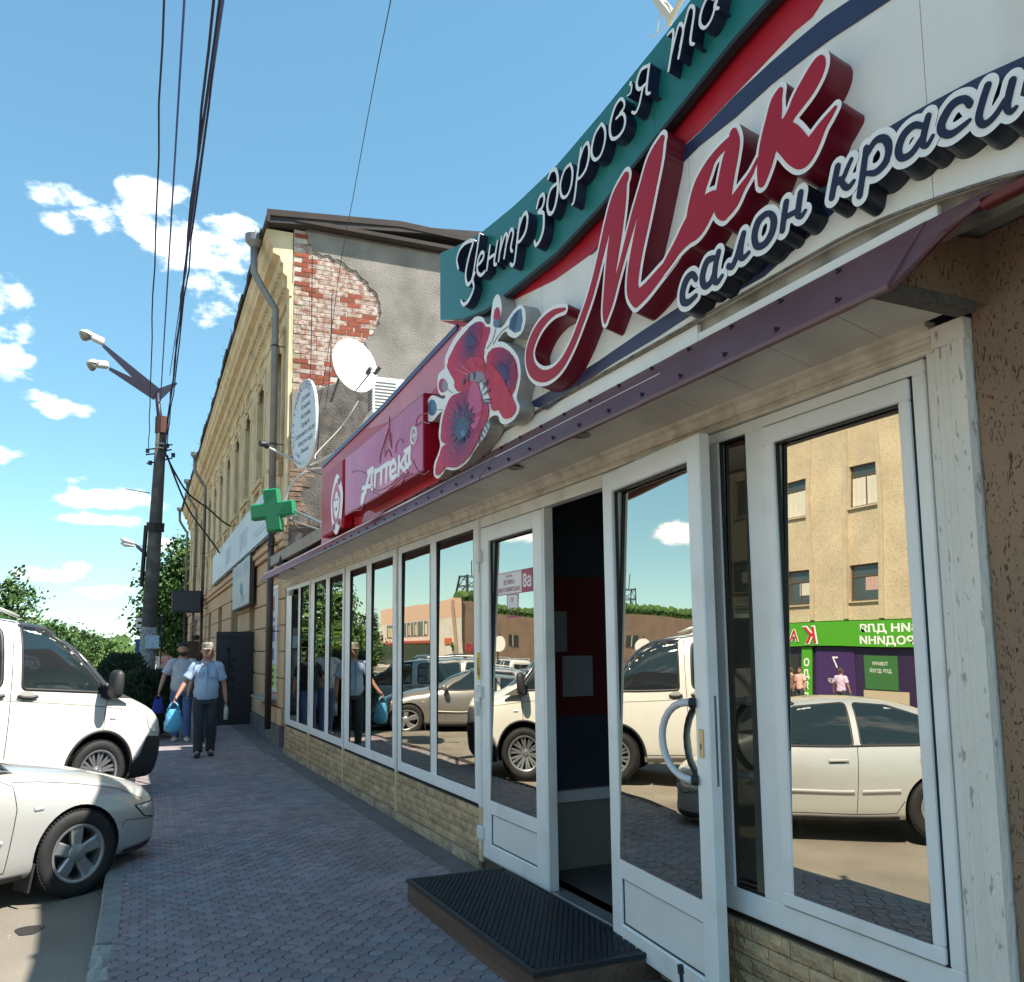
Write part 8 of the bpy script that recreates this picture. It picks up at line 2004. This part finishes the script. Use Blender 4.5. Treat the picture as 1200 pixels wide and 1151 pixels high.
for i, c in enumerate(cols):
    for j, (za, zb_) in enumerate(rowsz):
        b = MB(); a0, a1 = c-ww+.01, c+ww-.01; n_ = PX-.16; f = .07
        b.box(n_-.05, n_, a0, a1, za, za+f); b.box(n_-.05, n_, a0, a1, zb_-f, zb_); b.box(n_-.05, n_, a0, a0+f, za+f, zb_-f); b.box(n_-.05, n_, a1-f, a1, za+f, zb_-f); b.box(n_-.05, n_-.002, a0+f, a1-f, zb_-.55, zb_-.49)
        if (i+j) % 2: b.box(n_-.05, n_-.003, c-.03, c+.03, za+f, zb_-.55)
        w = b.build('window', M_WF, ps)
        b = MB(); b.add([(n_-.03, a0, za), (n_-.03, a1, za), (n_-.03, a1, zb_), (n_-.03, a0, zb_)], [(0, 1, 2, 3)]); b.build('pane', M_PG, w, fix=False)
        k = ro3.random()
        if k < .8:
            m = M_CUR[ro3.randrange(3)]; b = MB(); nn_ = 14; lo = za+f+(.0 if k < .5 else .25*(zb_-za)); hi = zb_-.58; pts = []
            ya, yb_ = (a0+f, a1-f) if k < .5 else (a0+f, a0+.55*(a1-a0))
            vs = [(n_-.024+.006*math.sin(q*2.3), ya+(yb_-ya)*q/nn_, z) for z in (lo, hi) for q in range(nn_+1)]; b.add(vs, [(q, q+1, nn_+2+q, nn_+1+q) for q in range(nn_)]); b.build('curtain', m, w, fix=False)
        b = MB(); b.box(PX-.16, PX+.05, a0, a1, za-.07, za-.005); b.build('sill', M_RIBC, w)
# ground floor: dark shop fronts and the green band
b = MB(); b.box(PX-.3, PX+.02, Y0, Y1, ZG, 2.62); b.build('ground_floor', mat('shop_purple', (.035, .02, .06), .4, var=.2), ps)
for k, (ya, yb_, za, zb_, key, col) in enumerate([(33.6, 34.8, 0, 2.2, 'front_white', (.5, .5, .48)), (30.4, 31.6, .2, 2.3, 'front_black', (.03, .035, .03)), (27.4, 29.4, 0, 2.45, 'front_violet', (.06, .03, .12)), (25.2, 26.9, .9, 2.3, 'front_green', (.05, .16, .05)), (24.7, 27.0, 0, .85, 'front_cream', (.5, .42, .3)), (20.5, 23.6, .2, 2.3, 'front_blackb', (.03, .03, .04))]):
    b = MB(); b.box(PX+.021, PX+.06, ya, yb_, za, zb_); b.build('shop_panel', mat(key, col, .3), ps)
gs = thing('green_shop_sign', (PX+.1, 28, 3.2), 'bright green shop sign band reflected mirror-wise in the right window', 'sign')
M_GS = mat('sign_green', (.08, .36, .02), .4, var=.05)
b = MB(); b.box(PX+.03, PX+.22, 10, 40, 2.66, 3.80); b.build('band', M_GS, gs)
def YT(y0, z0, x0=PX+.225): return lambda u, v, w: Vector((x0+w, y0+u, z0+v))
text_mesh('lettering', 'МАГАЗИН ДЛЯ', .46, YT(24.55, 3.30), M_LW, gs, bold=.012, width=4.6); text_mesh('lettering', 'ВСІЄЇ РОДИНИ', .46, YT(24.6, 2.78), M_LW, gs, bold=.012, width=4.6)
M_LR = mat('letter_red', (.55, .02, .02), .4)
text_mesh('lettering', 'К', 1.05, YT(29.6, 2.8, PX+.25), M_LW, gs, bold=.07, shear=.2); text_mesh('lettering', 'К', 1.05, YT(29.6, 2.8, PX+.27), M_LR, gs, bold=.02, shear=.2)
text_mesh('lettering', 'АРУСЕЛЬ', .72, YT(32.2, 2.92, PX+.25), M_LW, gs, bold=.05, width=3.9); text_mesh('lettering', 'АРУСЕЛЬ', .72, YT(32.2, 2.92, PX+.27), M_LR, gs, bold=.01, width=3.8)
vb = thing('vertical_green_banner', (PX+.1, 29.9, 1.2), 'narrow green vertical banner reading ОДЯГ under the green sign in the reflection', 'sign')
b = MB(); b.box(PX+.07, PX+.12, 29.6, 30.2, -.05, 2.6); b.build('board', M_GS, vb)
for k, ch in enumerate('ОДЯГ'): text_mesh('lettering', ch, .46, YT(29.9, 1.75-.5*k, PX+.125), M_LW, vb, bold=.012)
text_mesh('lettering', '7', .7, YT(28.4, 1.7, PX+.065), M_LW, ps); text_mesh('lettering', 'ХІМІЯ', .26, YT(28.4, 1.05, PX+.065), M_LW, ps); text_mesh('lettering', 'ТОВАРИ', .2, YT(26.05, 1.9, PX+.065), M_LW, ps); text_mesh('lettering', 'ДЛЯ ДІТЕЙ', .2, YT(26.05, 1.6, PX+.065), M_LW, ps)
# people in front of it
for k, (y_, lb, c_) in enumerate(((32.0, 'stooping figure in turquoise top by the shop fronts across the street', (.05, .45, .6)), (28.7, 'woman in red flowered top across the street', (.55, .12, .12)), (27.2, 'woman in dark patterned top across the street', (.2, .12, .08)), (26.5, 'woman in pink top across the street', (.7, .4, .36)), (24.4, 'woman in pale lilac top across the street', (.6, .45, .6)))):
    person(lb, (-22.6+.2*k, y_, -.02), R(90 if k % 2 else -100), .97, top=cloth('far_top_%d' % k, c_), bottom=cloth('trousers_dark', (.035, .042, .05)), shoe=mat('shoe_black', (.015, .015, .018)), hair=mat('hair_brown', (.08, .04, .025)))
# white and tan two-storey building with a lattice mast
wb = thing('white_corner_building', (-24, 68, 0), 'low building with white street front and tan brick side, reflected in the middle window panes', 'building')
def wallbox(b, A_, B_, th, z0, z1, off=0.0):
    d = Vector((B_[0]-A_[0], B_[1]-A_[1], 0)).normalized(); n = Vector((d.y, -d.x, 0)); A3 = Vector((A_[0], A_[1], 0))+n*off; B3 = Vector((B_[0], B_[1], 0))+n*off
    q = [A3, B3, B3-n*th, A3-n*th]; b.add([(v.x, v.y, z0) for v in q]+[(v.x, v.y, z1) for v in q], [(0, 3, 2, 1), (4, 5, 6, 7), (0, 1, 5, 4), (1, 2, 6, 5), (2, 3, 7, 6), (3, 0, 4, 7)])
Cn, Dn, En = (-23.2, 65.5), (-25.2, 92), (-40, 71)
def lerp2(A_, B_, t): return (A_[0]+(B_[0]-A_[0])*t, A_[1]+(B_[1]-A_[1])*t)
M_WW = mat('white_wall', (.62, .58, .50), .85, var=.08, vscale=.6, dirt=(.5, .45, .36), dscale=1, damt=.5); M_PK = mat('pink_wall', (.62, .42, .30), .85, var=.08); M_TB = mat('tan_brick', (.34, .22, .15), .9, var=.12, vscale=1.2, island=.05, dirt=(.24, .16, .12), dscale=1, damt=.5, bump=.3)
b = MB(); wallbox(b, Cn, Dn, .4, -.1, 4.5); b.build('front_wall', M_WW, wb)
b = MB(); wallbox(b, Cn, Dn, .4, 4.51, 6.1); b.build('parapet', M_PK, wb)
b = MB(); wallbox(b, En, Cn, .4, -.1, 5.9, .02); b.build('side_wall', M_TB, wb)
b = MB(); b.add([(Cn[0]-.4, Cn[1]+.4, 5.7), (Dn[0]-.4, Dn[1], 5.7), (-40, 92, 5.7), (En[0], En[1]+.5, 5.7)], [(0, 1, 2, 3)]); b.build('roof', mat('flat_roof', (.12, .11, .1), .9), wb)
b = MB(); wallbox(b, lerp2(Cn, Dn, .28), lerp2(Cn, Dn, .85), .3, 3.0, 4.4, .03); w = b.build('window_band', mat('dark_glazing', (.06, .06, .055), .2), wb)
for k in range(9):
    t = .29+.062*k; b = MB(); wallbox(b, lerp2(Cn, Dn, t), lerp2(Cn, Dn, t+.005), .1, 3.0, 4.4, .09); b.build('mullion', M_WW, w)
    if k % 2 == 0: b = MB(); wallbox(b, lerp2(Cn, Dn, t+.008), lerp2(Cn, Dn, t+.045), .02, 3.15, 4.1, .05); b.build('curtain', M_CUR[k % 3], w)
b = MB(); wallbox(b, lerp2(Cn, Dn, .2), lerp2(Cn, Dn, .98), .9, 2.35, 2.55, .9); b.build('canopy', mat('awning_red', (.42, .08, .05), .6), wb)
b = MB(); wallbox(b, lerp2(Cn, Dn, .25), lerp2(Cn, Dn, .95), .3, .3, 2.2, .04); b.build('shop_windows', mat('dark_glazing', (.06, .06, .055)), wb)
b = MB(); wallbox(b, lerp2(Cn, Dn, .05), lerp2(Cn, Dn, .12), .05, 2.2, 2.7, .08); b.build('red_sign', mat('sign_orange', (.6, .13, .05), .5), wb)
b = MB(); P = lerp2(Cn, Dn, .02)
for a in ((-.35, .35, -.1, .1), (-.1, .1, -.35, .35)): b.box(P[0]+.12, P[0]+.2, P[1]+.2+a[0], P[1]+.2+a[1], 2.0+a[2], 2.0+a[3])
b.build('small_green_cross', mat('cross_dkgreen', (.01, .14, .05), .4), wb)
for t, z in ((.86, 3.2), (.62, 3.2), (.45, 3.6), (.36, 3.6), (.22, 3.2), (.12, 3.2), (.05, 3.2)):
    b = MB(); wallbox(b, lerp2(En, Cn, t-.035), lerp2(En, Cn, t+.035), .1, z, z+.95, .05); w = b.build('window', mat('dark_glazing', (.06, .06, .055)), wb)
    b = MB(); wallbox(b, lerp2(En, Cn, t-.002), lerp2(En, Cn, t+.002), .05, z, z+.95, .07); b.build('mullion', M_WW, w)
for t, z, c in ((.93, 1.6, 'sign_orange'), (.76, 1.5, 'sign_orange'), (.66, .9, 'sign_orange')):
    b = MB(); wallbox(b, lerp2(En, Cn, t-.03), lerp2(En, Cn, t+.03), .1, z, z+.7, .06); b.build('poster', mat('poster_red2', (.42, .04, .04), .5, dirt=(.6, .5, .4), dscale=3, damt=.6), wb)
b = MB(); wallbox(b, En, Cn, .15, 1.2, 1.3, .1); b.build('string_course', M_PK, wb)
b = MB()
for k in range(260):
    q = lerp2(En, Cn, ro3.uniform(.3, 1)); p_ = Vector((q[0]-.5, q[1]+1, 6.0+ro3.uniform(0, .7))); s_ = .3
    b.add([p_+Vector((-s_, 0, 0)), p_+Vector((0, s_, s_)), p_+Vector((s_, 0, -.1)), p_+Vector((0, -s_, -s_))], [(0, 1, 2, 3)])
b.build('roof_weeds', M_LF[1], wb, fix=False, kind='stuff')
ms = thing('lattice_mast', (-27.0, 71.5, 6), 'dark lattice tower on the roof of the low tan building in the reflection', 'tower')
b = MB()
for sx, sy in ((-.8, -.8), (.8, -.8), (.8, .8), (-.8, .8)): b.tube([(-27+sx, 71.5+sy, 5.9), (-27+sx*.7, 71.5+sy*.7, 8.6)], .07, 4)
for z in (6.7, 7.6, 8.5):
    q = [(-27+s*.8*(1-.1*(z-6)), 71.5+t*.8*(1-.1*(z-6)), z) for s, t in ((-1, -1), (1, -1), (1, 1), (-1, 1))]
    for k in range(4): b.tube([q[k], q[(k+1) % 4]], .05, 4); b.tube([q[k], (q[(k+1) % 4][0], q[(k+1) % 4][1], z-.85)], .035, 4)
b.tube([(-27, 71.5, 8.5), (-27, 71.5, 10)], .05, 4)
b.build('lattice', M_STEEL, ms)
# more parked cars: copies of the saloon and the van in other colours
def recolour(root, m):
    for ch in root.children:
        if ch.name.split('.')[0] in ('body', 'side_moulding', 'door_handle', 'wing_mirror') and ch.data:
            me = ch.data.copy(); me.materials[0] = m; ch.data = me
    return root
def find(n): return next(o for o in COL.objects if o.parent is None and o.name == n)
SC, VC = find('silver_car'), find('white_van')
def lfp(TH, x, y, h=.80): return x-math.sin(R(TH))*h, y+math.cos(R(TH))*h
cars = [(SC, 28, -1.15, 16.9, 1.0, 'grey_gold', (.25, .235, .215), .4, 'car', 'grey-beige saloon car parked behind the white van, seen in the window reflection', -.02),
        (VC, 28, -1.55, 20.4, .93, 'minivan_grey', (.42, .43, .44), .3, 'van', 'light grey minivan parked beyond the saloon, seen in the window reflection', -.04),
        (SC, 100, -5.2, 25.5, 1.05, 'dark_navy', (.02, .025, .035), .3, 'car', 'dark car on the road beyond the man in the blue T-shirt', -.02),
        (SC, -88, -16, 36, 1.0, 'red_far', (.3, .02, .02), .2, 'car', 'dark red car parked across the street in front of the low building', 0),
        (SC, -85, -18, 44, 1.0, 'white_far', (.6, .6, .58), .1, 'car', 'white car parked across the street near the tan wall', 0),
        (VC, 92, -19.5, 52, 1.0, 'white_far2', (.6, .6, .58), .1, 'van', 'white van parked across the street by the tan wall', 0),
        (SC, 95, -13, 50, 1.0, 'black_far', (.02, .02, .022), .2, 'car', 'black car farther off across the street', 0),
        (SC, 88, -19.5, 31, 1.0, 'black_mid', (.02, .022, .03), .2, 'car', 'dark car standing in front of the green-signed shops', 0),
        (SC, 175, -22, 60, 1.0, 'blue_far', (.05, .08, .2), .3, 'car', 'dark blue car at the foot of the low white building', 0)]
for src, th, x, y, sc_, key, col, met, cat, lb, z in cars:
    c = copy_tree(src); xx, yy = lfp(th, x, y); c.matrix_basis = pose(xx, yy, z-(.10 if y < 23 else .0), th, 1.0 if y < 23 else 0) @ Matrix.Diagonal((sc_, sc_, sc_*(.84 if key == 'minivan_grey' else .96 if y < 23 else 1), 1))
    c['label'] = lb; c['category'] = cat; c['group'] = 'cars parked around the square'; recolour(c, paint(key, col, met))
# bollard-like signs in front of the tan wall
for k, (x, y, lb, blue) in enumerate(((-13.5, 38, 'round white road sign on a post reflected in the closed door glass', 0), (-15.5, 36, 'blue pedestrian crossing sign reflected in the closed door glass', 1))):
    t = thing('road_sign', (x, y, 0), lb, 'sign'); b = MB(); b.tube([(x, y, -.05), (x, y, 3.0)], .04, 6); b.build('post', M_STEEL, t)
    b = MB()
    if blue: b.box(x-.35, x+.35, y-.06, y-.04, 1.9, 2.6)
    else: b.lathe([(0, -.06), (.38, -.06), (.38, -.04), (0, -.04)], 20, axis='y', c=(x, y, 2.5))
    b.build('plate', mat('sign_blue', (.03, .10, .38)) if blue else M_LW, t)
    if blue: b = MB(); b.add([(x-.28, y-.065, 1.96), (x+.28, y-.065, 1.96), (x, y-.065, 2.5)], [(0, 1, 2)]); b.build('triangle', M_LW, t, fix=False)
# the square's own trees behind the camera, so the glass and the light have a town around them
for k, (x, y, h, r) in enumerate(((-34, 52, 8, 3.5), (-42, 60, 9, 4), (-30, 4, 8, 3.2))):
    tree('park_tree', x, y, h, r, ('tree showing over the tan wall in the open door glass', 'taller tree behind the tan wall', 'tree at the near end of the pebble-dashed block')[k], 2200, .5, nl=7, base=.1, group='trees across the street')
